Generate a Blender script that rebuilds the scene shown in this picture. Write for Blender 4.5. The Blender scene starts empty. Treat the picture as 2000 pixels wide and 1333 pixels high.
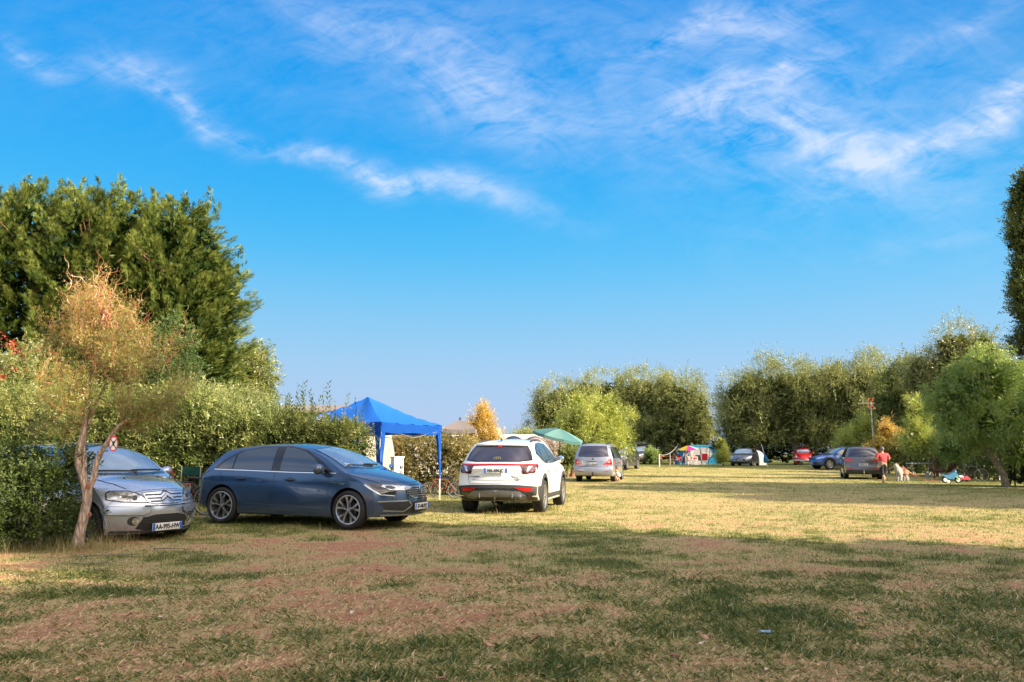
import bpy, bmesh, math, random
import numpy as np
from mathutils import Vector, Matrix
from mathutils.bvhtree import BVHTree

scene = bpy.context.scene
C = scene.collection
R = math.radians

# ------------------------------------------------------------------ camera
F_PX, HORIZON = 1540.0, 886.7
PITCH = math.atan((HORIZON - 666.5) / F_PX)
EYE = 1.30
cam_data = bpy.data.cameras.new('camera')
cam = bpy.data.objects.new('camera', cam_data)
C.objects.link(cam)
cam.location = (0, 0, EYE)
cam.rotation_euler = (R(90) + PITCH, 0, 0)
cam_data.sensor_width = 36
cam_data.lens = 36 * F_PX / 2000
cam_data.clip_start = 0.05
cam_data.clip_end = 6000
scene.camera = cam

# ------------------------------------------------------------------ sky
SUN_EL, SUN_X, SUN_Y = 26.0, 0.90, -0.436          # direction towards the sun
world = bpy.data.worlds.new('World')
scene.world = world
world.use_nodes = True
wn, wl = world.node_tree.nodes, world.node_tree.links
wn.clear()
w_out = wn.new('ShaderNodeOutputWorld')
w_bg = wn.new('ShaderNodeBackground')
w_bg.inputs['Strength'].default_value = 0.052
sky = wn.new('ShaderNodeTexSky')
sky.sky_type = 'NISHITA'
sky.sun_disc = False
sky.sun_elevation = R(SUN_EL)
sky.sun_rotation = -math.atan2(SUN_X, SUN_Y)
sky.air_density = 1.0
sky.dust_density = 2.0
sky.ozone_density = 2.0

def wmath(op, a, b=None, clamp=False):
    n = wn.new('ShaderNodeMath'); n.operation = op; n.use_clamp = clamp
    for i, v in enumerate((a, b)):
        if v is None: continue
        if isinstance(v, (int, float)): n.inputs[i].default_value = v
        else: wl.new(v, n.inputs[i])
    return n.outputs[0]

tc = wn.new('ShaderNodeTexCoord')
sep = wn.new('ShaderNodeSeparateXYZ'); wl.new(tc.outputs['Generated'], sep.inputs[0])
dx, dy, dz = sep.outputs
# the photograph's deep blue, paling to lavender at the horizon, laid over the physical sky
ramp = wn.new('ShaderNodeValToRGB'); ramp.color_ramp.interpolation = 'B_SPLINE'
cr = ramp.color_ramp
for k, (p, c) in enumerate([(0.0, (3.8, 4.9, 7.0)), (.07, (3.5, 4.9, 7.0)), (.15, (2.3, 4.9, 7.2)), (.25, (.45, 4.2, 7.6)), (.37, (.0, 3.1, 7.5)),
                            (.55, (.0, 2.3, 6.7)), (1.0, (.1, 1.5, 5.2))]):
    e = cr.elements[k] if k < 2 else cr.elements.new(p)
    e.position = p; e.color = (*[v / 8 for v in c], 1)
wl.new(dz, ramp.inputs[0])
rs = wn.new('ShaderNodeMixRGB'); rs.blend_type = 'MULTIPLY'; rs.inputs[0].default_value = 1
wl.new(ramp.outputs[0], rs.inputs[1]); rs.inputs[2].default_value = (8, 8, 8, 1)
hsv = wn.new('ShaderNodeMixRGB'); hsv.inputs[0].default_value = 0.9
# the haze round the sun stays the physical sky's own, fading smoothly with the angle from the sun
_se = R(SUN_EL)
sdot = wn.new('ShaderNodeVectorMath'); sdot.operation = 'DOT_PRODUCT'
sdot.inputs[1].default_value = (SUN_X * math.cos(_se), SUN_Y * math.cos(_se), math.sin(_se))
sfac = wn.new('ShaderNodeMapRange'); sfac.interpolation_type = 'SMOOTHSTEP'
sfac.inputs['From Min'].default_value = .1; sfac.inputs['From Max'].default_value = .95
sfac.inputs['To Min'].default_value = .9; sfac.inputs['To Max'].default_value = .1
wl.new(sdot.outputs['Value'], sfac.inputs['Value']); wl.new(sfac.outputs[0], hsv.inputs[0])
wl.new(sky.outputs[0], hsv.inputs[1]); wl.new(rs.outputs[0], hsv.inputs[2])
wl.new(tc.outputs['Generated'], sdot.inputs[0])
ysafe = wmath('MAXIMUM', dy, 0.05)
comb = wn.new('ShaderNodeCombineXYZ')
wl.new(wmath('DIVIDE', dx, ysafe), comb.inputs[0]); wl.new(wmath('DIVIDE', dz, ysafe), comb.inputs[1])
ahead = wmath('GREATER_THAN', dy, 0.1)

def sky_ab(px, py):
    u, t = (px - 1000) / F_PX, (666.5 - py) / F_PX
    y = math.cos(PITCH) - t * math.sin(PITCH); z = math.sin(PITCH) + t * math.cos(PITCH)
    return u / y, z / y

CLOUDS = [(85, 105, 75, 20, 38, .8), (265, 150, 120, 34, 18, .75), (385, 230, 120, 20, 24, 1.15), (620, 300, 80, 20, 4, .7),
          (745, 335, 150, 26, 14, 1.1), (910, 380, 150, 26, 14, .95), (690, 40, 200, 55, 20, .55), (930, 170, 150, 65, 48, .75),
          (1050, 215, 260, 60, 12, .35), (1440, 40, 170, 45, -18, .85), (1520, 120, 130, 26, -22, .95), (1420, 185, 160, 30, -12, .75),
          (1560, 250, 200, 60, 14, .8), (1650, 330, 170, 55, 18, .85), (1800, 300, 260, 36, -22, .5), (1980, 190, 120, 34, -28, 1.0),
          (1880, 60, 200, 24, -28, .4), (1900, 240, 200, 24, -24, .5), (1000, 100, 1000, 200, 5, .28), (1700, 260, 500, 230, 0, .3),
          (1820, 480, 180, 18, -12, .25), (1340, 60, 120, 22, -30, .6)]
wn1 = wn.new('ShaderNodeTexNoise'); wn1.inputs['Scale'].default_value = 6.5; wn1.inputs['Detail'].default_value = 5
wl.new(comb.outputs[0], wn1.inputs['Vector'])
wsub = wn.new('ShaderNodeVectorMath'); wsub.operation = 'SUBTRACT'; wl.new(wn1.outputs['Color'], wsub.inputs[0]); wsub.inputs[1].default_value = (.5, .5, .5)
wsc = wn.new('ShaderNodeVectorMath'); wsc.operation = 'SCALE'; wl.new(wsub.outputs[0], wsc.inputs[0]); wsc.inputs['Scale'].default_value = .10
warp = wn.new('ShaderNodeVectorMath'); warp.operation = 'ADD'; wl.new(wsc.outputs[0], warp.inputs[0]); wl.new(comb.outputs[0], warp.inputs[1])
total = None
for (px, py, rx, ry, ang, st) in CLOUDS:
    a, b = sky_ab(px, py)
    mp = wn.new('ShaderNodeMapping'); mp.vector_type = 'TEXTURE'
    mp.inputs['Location'].default_value = (a, b, 0)
    mp.inputs['Rotation'].default_value = (0, 0, -R(ang))
    k = 2.3
    mp.inputs['Scale'].default_value = (k * rx / F_PX, k * ry / F_PX, 1)
    wl.new(warp.outputs[0], mp.inputs['Vector'])
    g = wn.new('ShaderNodeTexGradient'); g.gradient_type = 'QUADRATIC_SPHERE'
    wl.new(mp.outputs[0], g.inputs[0])
    m = wmath('MULTIPLY', g.outputs['Fac'], st)
    total = m if total is None else wmath('ADD', total, m)

def wnoise(vec, scale, rot, stretch, detail, dist=0.4, rough=.6):
    mp = wn.new('ShaderNodeMapping')
    mp.inputs['Rotation'].default_value = (0, 0, R(rot))
    mp2 = wn.new('ShaderNodeMapping')
    mp2.inputs['Scale'].default_value = (1, stretch, 1)
    wl.new(vec, mp.inputs[0]); wl.new(mp.outputs[0], mp2.inputs[0])
    n = wn.new('ShaderNodeTexNoise'); n.inputs['Scale'].default_value = scale
    n.inputs['Detail'].default_value = detail; n.inputs['Distortion'].default_value = dist
    n.inputs['Roughness'].default_value = rough
    wl.new(mp2.outputs[0], n.inputs['Vector'])
    return n.outputs['Fac']
n1 = wnoise(comb.outputs[0], 8, 14, 2.0, 12, 1.1, .64)
n2 = wnoise(comb.outputs[0], 17, -20, 3.2, 10, 0.9, .62)
n3 = wnoise(comb.outputs[0], 3, 10, 1.5, 6, 0.5)
fib = wmath('ADD', wmath('MULTIPLY', n1, .55), wmath('ADD', wmath('MULTIPLY', n2, .3), wmath('MULTIPLY', n3, .25)))
fib = wmath('MULTIPLY', wmath('SUBTRACT', fib, .42), 3.6, True)
cl = wmath('MULTIPLY', wmath('MULTIPLY', total, fib), ahead, True)
cl = wmath('MULTIPLY', cl, .76)
# thicker cirrus added over the unseen sky to fill the shade
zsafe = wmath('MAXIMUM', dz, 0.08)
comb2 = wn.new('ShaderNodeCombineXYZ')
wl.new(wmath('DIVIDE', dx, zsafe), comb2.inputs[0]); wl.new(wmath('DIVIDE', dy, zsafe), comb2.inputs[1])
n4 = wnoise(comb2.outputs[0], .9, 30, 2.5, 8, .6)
fill_cirrus = wmath('MULTIPLY', wmath('MULTIPLY', wmath('SUBTRACT', n4, .30), 3.0, True), wmath('MULTIPLY', wmath('SUBTRACT', dz, .05), 3.0, True))
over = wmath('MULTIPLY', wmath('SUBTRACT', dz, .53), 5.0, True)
fill_cirrus = wmath('MULTIPLY', fill_cirrus, wmath('MULTIPLY', wmath('MAXIMUM', wmath('SUBTRACT', 1.0, ahead), over), .95))
cl = wmath('ADD', cl, fill_cirrus)
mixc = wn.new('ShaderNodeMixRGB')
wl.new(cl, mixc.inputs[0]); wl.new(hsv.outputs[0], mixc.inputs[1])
# unseen cirrus towards the sun is brightened, an added warm fill
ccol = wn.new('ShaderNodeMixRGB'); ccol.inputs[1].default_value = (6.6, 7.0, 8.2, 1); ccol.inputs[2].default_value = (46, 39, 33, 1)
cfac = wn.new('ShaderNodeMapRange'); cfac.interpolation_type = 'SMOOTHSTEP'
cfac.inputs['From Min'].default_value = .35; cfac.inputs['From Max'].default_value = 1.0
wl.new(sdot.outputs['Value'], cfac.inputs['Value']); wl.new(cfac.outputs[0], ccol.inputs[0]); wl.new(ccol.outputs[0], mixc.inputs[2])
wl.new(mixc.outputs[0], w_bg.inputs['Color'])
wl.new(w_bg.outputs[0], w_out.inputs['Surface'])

# ------------------------------------------------------------------ sun
sd = bpy.data.lights.new('sun', 'SUN')
sd.energy = 5.0
sd.angle = R(0.5)
sd.color = (1.0, 0.86, 0.66)
sun = bpy.data.objects.new('sun', sd)
C.objects.link(sun)
_e = R(SUN_EL)
sun_vec = Vector((SUN_X * math.cos(_e), SUN_Y * math.cos(_e), math.sin(_e))).normalized()
sun.rotation_euler = sun_vec.to_track_quat('Z', 'Y').to_euler()
sun.location = (30, -15, 30)

scene.render.engine = 'CYCLES'
scene.view_settings.view_transform = 'Standard'
scene.view_settings.look = 'None'
scene.view_settings.gamma = 1
scene.view_settings.exposure = 1.35
scene.view_settings.use_curve_mapping = False
scene.cycles.use_denoising = True
scene.cycles.denoiser = 'OPENIMAGEDENOISE'
scene.cycles.denoising_input_passes = 'RGB_ALBEDO_NORMAL'
scene.cycles.denoising_prefilter = 'ACCURATE'
scene.cycles.sample_clamp_indirect = 6
scene.cycles.use_adaptive_sampling = False
scene.cycles.max_bounces = 8
scene.cycles.transparent_max_bounces = 4

# ------------------------------------------------------------------ helpers
rng = np.random.default_rng(7)
random.seed(7)

def ground_z(x, y):
    """gentle rise of the meadow towards the far trees"""
    x, y = np.asarray(x, float), np.asarray(y, float)
    def S(t):
        t = np.clip(t, 0, 1); return t * t * (3 - 2 * t)
    return 0.33 * S((y - 46) / 18) + .065 * S((-x - 1.0) / 3) * S((y - 13.0) / 2.5)

def gz(x, y): return float(ground_z(x, y))

def at(px, y, off=0.0):
    """point on the ground at distance y seen in column px of the photograph"""
    d = y * math.cos(PITCH) + (gz(0, y) - EYE) * math.sin(PITCH)
    x = (px - 1000) / F_PX * d
    return (x, y, gz(x, y) + off)

def hgt(py, y):
    """height above sea level seen in row py at distance y"""
    a = PITCH + math.atan((666.5 - py) / F_PX)
    return EYE + y * math.tan(a)

MATS = {}
def node_mat(name):
    m = bpy.data.materials.new(name); m.use_nodes = True
    nt = m.node_tree; nt.nodes.clear()
    out = nt.nodes.new('ShaderNodeOutputMaterial')
    return m, nt, nt.nodes, nt.links, out

def mat(name, col, rough=.5, metal=0.0, coat=0.0, spec=.5, noise=0.0, nscale=20.0, bump=0.0, emit=None, trans=0.0, sheen=0.0, ior=None, coat_rough=.04):
    """principled material whose colour is broken up by a little noise"""
    if name in MATS: return MATS[name]
    m, nt, N, L, out = node_mat(name)
    p = N.new('ShaderNodeBsdfPrincipled'); L.new(p.outputs[0], out.inputs[0])
    p.inputs['Roughness'].default_value = rough
    p.inputs['Metallic'].default_value = metal
    p.inputs['Coat Weight'].default_value = coat
    p.inputs['Coat Roughness'].default_value = coat_rough
    p.inputs['Specular IOR Level'].default_value = spec
    if ior: p.inputs['IOR'].default_value = ior
    p.inputs['Sheen Weight'].default_value = sheen
    p.inputs['Transmission Weight'].default_value = trans
    c = (*col, 1)
    if noise:
        t = N.new('ShaderNodeTexCoord')
        n = N.new('ShaderNodeTexNoise'); n.inputs['Scale'].default_value = nscale; n.inputs['Detail'].default_value = 5
        L.new(t.outputs['Object'], n.inputs['Vector'])
        r = N.new('ShaderNodeValToRGB')
        r.color_ramp.elements[0].position = .3; r.color_ramp.elements[1].position = .7
        r.color_ramp.elements[0].color = (*[max(0, v * (1 - noise)) for v in col], 1)
        r.color_ramp.elements[1].color = (*[min(1, v * (1 + noise)) for v in col], 1)
        L.new(n.outputs['Fac'], r.inputs[0]); L.new(r.outputs[0], p.inputs['Base Color'])
        if bump:
            b = N.new('ShaderNodeBump'); b.inputs['Strength'].default_value = bump; b.inputs['Distance'].default_value = .01
            L.new(n.outputs['Fac'], b.inputs['Height']); L.new(b.outputs[0], p.inputs['Normal'])
    else:
        p.inputs['Base Color'].default_value = c
    MATS[name] = m
    return m

def leaf_mat(name, c0, c1, c2, trans=.3, hue_noise=.5, scale=1.2, gloss=.07, rough=.4):
    """foliage: colour from each leaf's own tint and soft patches; light passes through the blades"""
    if name in MATS: return MATS[name]
    m, nt, N, L, out = node_mat(name)
    at_ = N.new('ShaderNodeAttribute'); at_.attribute_name = 'tint'
    t = N.new('ShaderNodeTexCoord')
    n = N.new('ShaderNodeTexNoise'); n.inputs['Scale'].default_value = scale; n.inputs['Detail'].default_value = 3
    L.new(t.outputs['Object'], n.inputs['Vector'])
    a = N.new('ShaderNodeMath'); a.operation = 'MULTIPLY_ADD'
    L.new(n.outputs['Fac'], a.inputs[0]); a.inputs[1].default_value = hue_noise * 2
    a.inputs[2].default_value = -hue_noise
    b = N.new('ShaderNodeMath'); b.operation = 'ADD'; b.use_clamp = True
    L.new(a.outputs[0], b.inputs[0]); L.new(at_.outputs['Fac'], b.inputs[1])
    r = N.new('ShaderNodeValToRGB')
    r.color_ramp.elements[0].color = (*c0, 1); r.color_ramp.elements[0].position = .12
    r.color_ramp.elements[1].color = (*c2, 1); r.color_ramp.elements[1].position = .9
    e = r.color_ramp.elements.new(.5); e.color = (*c1, 1)
    L.new(b.outputs[0], r.inputs[0])
    d = N.new('ShaderNodeBsdfDiffuse'); tr = N.new('ShaderNodeBsdfTranslucent'); g = N.new('ShaderNodeBsdfGlossy')
    g.inputs['Roughness'].default_value = rough; g.inputs['Color'].default_value = (.9, .9, .9, 1)
    L.new(r.outputs[0], d.inputs[0]); L.new(r.outputs[0], tr.inputs[0])
    m1 = N.new('ShaderNodeMixShader'); m1.inputs[0].default_value = trans
    L.new(d.outputs[0], m1.inputs[1]); L.new(tr.outputs[0], m1.inputs[2])
    m2 = N.new('ShaderNodeMixShader'); m2.inputs[0].default_value = gloss
    L.new(m1.outputs[0], m2.inputs[1]); L.new(g.outputs[0], m2.inputs[2])
    L.new(m2.outputs[0], out.inputs[0])
    MATS[name] = m
    return m

def bark_mat(name, c0, c1, scale=8.0, bump=.8, stretch=.25):
    if name in MATS: return MATS[name]
    m, nt, N, L, out = node_mat(name)
    p = N.new('ShaderNodeBsdfPrincipled'); p.inputs['Roughness'].default_value = .9
    t = N.new('ShaderNodeTexCoord'); mp = N.new('ShaderNodeMapping'); mp.inputs['Scale'].default_value = (1, 1, stretch)
    L.new(t.outputs['Object'], mp.inputs[0])
    n = N.new('ShaderNodeTexNoise'); n.inputs['Scale'].default_value = scale * 3; n.inputs['Detail'].default_value = 8; n.inputs['Roughness'].default_value = .7
    v = N.new('ShaderNodeTexVoronoi'); v.feature = 'DISTANCE_TO_EDGE'; v.inputs['Scale'].default_value = scale * 2.4
    L.new(mp.outputs[0], n.inputs['Vector']); L.new(mp.outputs[0], v.inputs['Vector'])
    mm = N.new('ShaderNodeMath'); mm.operation = 'MULTIPLY_ADD'; L.new(v.outputs['Distance'], mm.inputs[0]); mm.inputs[1].default_value = 1.6
    L.new(n.outputs['Fac'], mm.inputs[2])
    r = N.new('ShaderNodeValToRGB'); r.color_ramp.elements[0].position = .35; r.color_ramp.elements[1].position = .95
    r.color_ramp.elements[0].color = (*c0, 1); r.color_ramp.elements[1].color = (*c1, 1)
    L.new(mm.outputs[0], r.inputs[0]); L.new(r.outputs[0], p.inputs['Base Color'])
    b = N.new('ShaderNodeBump'); b.inputs['Strength'].default_value = bump; b.inputs['Distance'].default_value = .02
    L.new(mm.outputs[0], b.inputs['Height']); L.new(b.outputs[0], p.inputs['Normal'])
    L.new(p.outputs[0], out.inputs[0])
    MATS[name] = m
    return m

# ---- objects
def tag(o, label=None, cat=None, group=None, kind=None):
    if label: o['label'] = label
    if cat: o['category'] = cat
    if group: o['group'] = group
    if kind: o['kind'] = kind
    return o

def thing(name, label, cat, loc=(0, 0, 0), rz=0.0, group=None):
    o = bpy.data.objects.new(name, None)
    o.empty_display_size = .2
    C.objects.link(o); o.location = loc; o.rotation_euler = (0, 0, rz)
    return tag(o, label, cat, group)

def link(name, me, m=None, parent=None, loc=None, rot=None):
    o = bpy.data.objects.new(name, me)
    C.objects.link(o)
    if m is not None:
        for mm in (m if isinstance(m, (list, tuple)) else [m]):
            if len(me.materials) < len(m if isinstance(m, (list, tuple)) else [m]): me.materials.append(mm)
    if parent is not None: o.parent = parent
    if loc is not None: o.location = loc
    if rot is not None: o.rotation_euler = rot
    return o

def smooth(me, ang=40):
    me.shade_smooth()
    me.set_sharp_from_angle(angle=R(ang))
    return me

def np_mesh(name, V, F, tint=None, nside=None):
    """mesh from numpy arrays; F is (m, k) of equal sided faces"""
    me = bpy.data.meshes.new(name)
    k = F.shape[1]; m = F.shape[0]
    me.vertices.add(len(V)); me.vertices.foreach_set('co', V.astype(np.float32).ravel())
    me.loops.add(m * k); me.loops.foreach_set('vertex_index', F.astype(np.int32).ravel())
    me.polygons.add(m)
    me.polygons.foreach_set('loop_start', np.arange(0, m * k, k, dtype=np.int32))
    me.update(calc_edges=True)
    if tint is not None:
        a = me.attributes.new('tint', 'FLOAT', 'POINT')
        a.data.foreach_set('value', tint.astype(np.float32))
    return me

class MB:
    """collects simple solids into one mesh"""
    def __init__(s): s.bm = bmesh.new()
    def box(s, c, d, rot=None, bevel=0.0):
        r = bmesh.ops.create_cube(s.bm, size=1)
        vs = r['verts']
        bmesh.ops.scale(s.bm, vec=d, verts=vs)
        if bevel:
            es = list({e for v in vs for e in v.link_edges})
            rb = bmesh.ops.bevel(s.bm, geom=es, offset=bevel, segments=2, affect='EDGES', profile=.6)
            vs = list({v for f in rb['faces'] for v in f.verts} | {v for v in vs if v.is_valid})
        if rot is not None:
            M = rot if isinstance(rot, Matrix) else Matrix.Rotation(rot[2], 3, 'Z') @ Matrix.Rotation(rot[1], 3, 'Y') @ Matrix.Rotation(rot[0], 3, 'X')
            bmesh.ops.rotate(s.bm, matrix=M, verts=vs)
        bmesh.ops.translate(s.bm, vec=c, verts=vs)
        return s
    def tube(s, pts, rad, n=8, cap=True):
        """pts: points; rad: radius or a radius for each point"""
        pts = [Vector(p) for p in pts]
        if not isinstance(rad, (list, tuple)): rad = [rad] * len(pts)
        rings = []
        up = None
        for i, p in enumerate(pts):
            t = (pts[min(i + 1, len(pts) - 1)] - pts[max(i - 1, 0)]).normalized()
            if up is None:
                up = Vector((0, 0, 1)) if abs(t.z) < .9 else Vector((1, 0, 0))
            a = t.cross(up)
            if a.length < 1e-4: a = t.orthogonal()
            a.normalize()
            b = a.cross(t).normalized(); up = b
            rings.append([s.bm.verts.new(p + (a * math.cos(2 * math.pi * k / n) + b * math.sin(2 * math.pi * k / n)) * rad[i]) for k in range(n)])
        for r0, r1 in zip(rings, rings[1:]):
            for k in range(n):
                s.bm.faces.new((r0[k], r0[(k + 1) % n], r1[(k + 1) % n], r1[k]))
        if cap:
            s.bm.faces.new(rings[0][::-1]); s.bm.faces.new(rings[-1])
        return s
    def lathe(s, prof, axis='Y', n=32, c=(0, 0, 0), closed=False):
        """prof: (radius, height along axis)"""
        rings = []
        for k in range(n):
            a = 2 * math.pi * k / n
            ca, sa = math.cos(a), math.sin(a)
            ring = []
            for r, h in prof:
                if axis == 'Y': p = (r * ca, h, r * sa)
                elif axis == 'Z': p = (r * ca, r * sa, h)
                else: p = (h, r * ca, r * sa)
                ring.append(s.bm.verts.new(Vector(p) + Vector(c)))
            rings.append(ring)
        m = len(prof)
        for k in range(n):
            r0, r1 = rings[k], rings[(k + 1) % n]
            for i in range(m if closed else m - 1):
                j = (i + 1) % m
                try: s.bm.faces.new((r0[i], r0[j], r1[j], r1[i]))
                except ValueError: pass
        bmesh.ops.remove_doubles(s.bm, verts=[v for r in rings for v in r], dist=1e-5)
        return s
    def prism(s, poly, d0, d1, plane='XZ', c=(0, 0, 0)):
        def P(u, v, w):
            return {'XZ': (u, w, v), 'XY': (u, v, w), 'YZ': (w, u, v)}[plane]
        a = [s.bm.verts.new(Vector(P(u, v, d0)) + Vector(c)) for u, v in poly]
        b = [s.bm.verts.new(Vector(P(u, v, d1)) + Vector(c)) for u, v in poly]
        s.bm.faces.new(a); s.bm.faces.new(b[::-1])
        n = len(a)
        for i in range(n): s.bm.faces.new((a[i], b[i], b[(i + 1) % n], a[(i + 1) % n]))
        return s
    def ball(s, c, r, sub=2, sc=(1, 1, 1), jitter=0):
        q = bmesh.ops.create_icosphere(s.bm, subdivisions=sub, radius=1)['verts']
        for v in q:
            if jitter: v.co *= 1 + random.uniform(-jitter, jitter)
            v.co = Vector((v.co.x * r * sc[0], v.co.y * r * sc[1], v.co.z * r * sc[2])) + Vector(c)
        return s
    def sheet(s, grid):
        """grid: rows of points"""
        vs = [[s.bm.verts.new(p) for p in row] for row in grid]
        for i in range(len(vs) - 1):
            for j in range(len(vs[0]) - 1):
                s.bm.faces.new((vs[i][j], vs[i + 1][j], vs[i + 1][j + 1], vs[i][j + 1]))
        return s
    def mesh(s, name, ang=40, sm=True, recalc=True):
        if recalc: bmesh.ops.recalc_face_normals(s.bm, faces=s.bm.faces)
        me = bpy.data.meshes.new(name)
        s.bm.to_mesh(me); s.bm.free()
        if sm: smooth(me, ang)
        return me
    def build(s, name, m, parent=None, ang=40, loc=None, rot=None, sm=True, recalc=True):
        return link(name, s.mesh(name, ang, sm, recalc), m, parent, loc, rot)

def copy_tree(o, parent=None):
    c = o.copy(); C.objects.link(c)
    if parent is not None: c.parent = parent
    for ch in list(o.children): copy_tree(ch, c)
    return c

def text_mesh(s, size=.1, extrude=.001, font_scale_x=1.0):
    cu = bpy.data.curves.new('text', 'FONT')
    cu.body = s; cu.size = size; cu.extrude = extrude; cu.align_x = 'CENTER'; cu.align_y = 'CENTER'; cu.offset = size * .022
    o = bpy.data.objects.new('text', cu)
    C.objects.link(o)
    dg = bpy.context.evaluated_depsgraph_get()
    me = bpy.data.meshes.new_from_object(o.evaluated_get(dg))
    bpy.data.objects.remove(o); bpy.data.curves.remove(cu)
    me.transform(Matrix.Diagonal((font_scale_x, 1, 1, 1)))
    me.name = 'lettering'
    return me

def pchip(pts):
    """monotone smooth interpolation through points"""
    x = np.array([p[0] for p in pts], float); y = np.array([p[1] for p in pts], float)
    h = np.diff(x); d = np.diff(y) / h
    m = np.zeros_like(y)
    for i in range(1, len(x) - 1):
        if d[i - 1] * d[i] > 0:
            w1, w2 = 2 * h[i] + h[i - 1], h[i] + 2 * h[i - 1]
            m[i] = (w1 + w2) / (w1 / d[i - 1] + w2 / d[i])
    m[0] = d[0]; m[-1] = d[-1]
    def f(q):
        q = min(max(q, x[0]), x[-1])
        i = min(max(int(np.searchsorted(x, q)) - 1, 0), len(h) - 1)
        t = (q - x[i]) / h[i]
        return float(y[i] * (1 + 2 * t) * (1 - t) ** 2 + m[i] * h[i] * t * (1 - t) ** 2 + y[i + 1] * t * t * (3 - 2 * t) + m[i + 1] * h[i] * t * t * (t - 1))
    return f

# ---- leaves and other scattered small shapes
def frames(dirs, roll=None):
    """rotation matrices whose x axis follows dirs"""
    d = dirs / (np.linalg.norm(dirs, axis=1, keepdims=True) + 1e-9)
    up = np.tile([0, 0, 1.0], (len(d), 1)); up[np.abs(d[:, 2]) > .95] = [1, 0, 0]
    s = np.cross(up, d); s /= np.linalg.norm(s, axis=1, keepdims=True) + 1e-9
    t = np.cross(d, s)
    if roll is not None:
        c, q = np.cos(roll)[:, None], np.sin(roll)[:, None]
        s, t = s * c + t * q, t * c - s * q
    return np.stack([d, s, t], axis=2)

def scatter(tv, tf, P, Rm, S, tint, tip=0.0):
    n, k = len(P), len(tv)
    S = np.asarray(S, float)
    if S.ndim == 1: S = S[:, None]
    V = np.einsum('nij,nkj->nki', Rm, tv[None] * (S[:, None, :] if S.shape[1] == 3 else S[:, :, None])) + P[:, None]
    F = (tf[None] + (np.arange(n) * k)[:, None, None]).reshape(-1, tf.shape[1])
    T = np.repeat(tint, k)
    if tip: T = T + np.tile(tv[:, 0] * tip, n)
    return V.reshape(-1, 3), F, T

# a single pointed leaf (two triangles folded on the rib), x along the leaf
def leaf_t(w=.35, fold=.08):
    return (np.array([[0, 0, 0], [.45, w / 2, fold], [1, 0, 0], [.45, -w / 2, fold]], float), np.array([[0, 1, 2], [0, 2, 3]]))

def leaf_tri(w=.35):
    return (np.array([[.0, -w * .22, 0], [1, 0, 0], [.35, w * .62, .06]], float), np.array([[0, 1, 2]]))

def twig_t(n=7, leaf=.32, w=.32, seed=0, spread=55, curl=0.0, fine=False):
    """a twig of length 1 with n leaves alternating along it"""
    r = np.random.default_rng(seed)
    lv, lf = leaf_t(w) if fine else leaf_tri(w)
    V, F = [], []
    def path(t): return np.array([math.sin(t * math.pi * .5 * max(curl, 1e-3) * 2) / (math.pi * max(curl, 1e-3)) if curl else t, curl * t * t * .3, -curl * .5 * t * t])
    for i in range(n):
        t = (i + .7) / n
        a = R(spread) * (1 if i % 2 else -1) * (1 - .5 * t) * r.uniform(.7, 1.3); b = r.uniform(-.6, .6)
        d = np.array([[math.cos(a), math.sin(a) * math.cos(b), math.sin(a) * math.sin(b) + .1]])
        Rm = frames(d, r.uniform(-1, 1, 1))[0]
        V.append((lv * leaf * r.uniform(.7, 1.15)) @ Rm.T + path(t)); F.append(lf + len(lv) * i)
    return np.concatenate(V), np.concatenate(F)

def blob_points(blobs, n, clump=.35, per=26, shell=.55, seed=0, squash=1.0):
    """points in leafy clumps over a union of ellipsoids (centre, radii); returns points and outward directions"""
    r = np.random.default_rng(seed)
    cs = np.array([b[0] for b in blobs], float); rs = np.array([b[1] for b in blobs], float)
    wgt = (rs[:, 0] * rs[:, 2] + rs[:, 1] * rs[:, 2] + rs[:, 0] * rs[:, 1]); wgt /= wgt.sum()
    nc = max(4, n // per)
    bi = r.choice(len(cs), nc * 3, p=wgt)
    d = r.normal(size=(nc * 3, 3)); d /= np.linalg.norm(d, axis=1, keepdims=True)
    rad = shell + (1.03 - shell) * r.random(nc * 3) ** .6
    cc = cs[bi] + d * rs[bi] * rad[:, None]
    inside = np.zeros(len(cc), int)
    for c, q in zip(cs, rs): inside += (((cc - c) / (q * .72)) ** 2).sum(1) < 1
    keep = np.where(inside == 0)[0]
    if len(keep) < nc // 3: keep = np.arange(len(cc))
    keep = keep[:nc] if len(keep) >= nc else r.choice(keep, nc)
    cc, dd = cc[keep], (d * (1 / rs[bi]))[keep]; dd /= np.linalg.norm(dd, axis=1, keepdims=True)
    which = r.integers(0, len(cc), n)
    cs_ = clump * r.uniform(.55, 1.3, len(cc))
    off = r.normal(size=(n, 3)) * .5 * cs_[which][:, None]
    off[:, 2] *= squash
    return cc[which] + off, dd[which], r.random(len(cc))[which]

def foliage(name, parts, m, parent=None, label=None):
    """joins scattered (V, F, T) triples into one mesh"""
    V, F, T, k = [], [], [], 0
    for v, f, t in parts:
        V.append(v); F.append(f + k); T.append(t); k += len(v)
    me = np_mesh(name, np.concatenate(V), np.concatenate(F), np.concatenate(T))
    return link(name, me, m, parent)

def limb_path(a, b, bend=.15, n=6, seed=None, sag=0.0):
    rr = random.Random(seed)
    a, b = Vector(a), Vector(b)
    L = (b - a).length
    o1 = Vector([rr.uniform(-1, 1) for _ in range(3)]) * bend * L
    pts = []
    for i in range(n + 1):
        t = i / n
        p = a.lerp(b, t) + o1 * math.sin(t * math.pi) * (1 - .3 * t)
        p.z += sag * L * math.sin(t * math.pi)
        p += Vector([rr.uniform(-1, 1) for _ in range(3)]) * bend * L * .12 * (0 < i < n)
        pts.append(p)
    return pts

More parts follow.
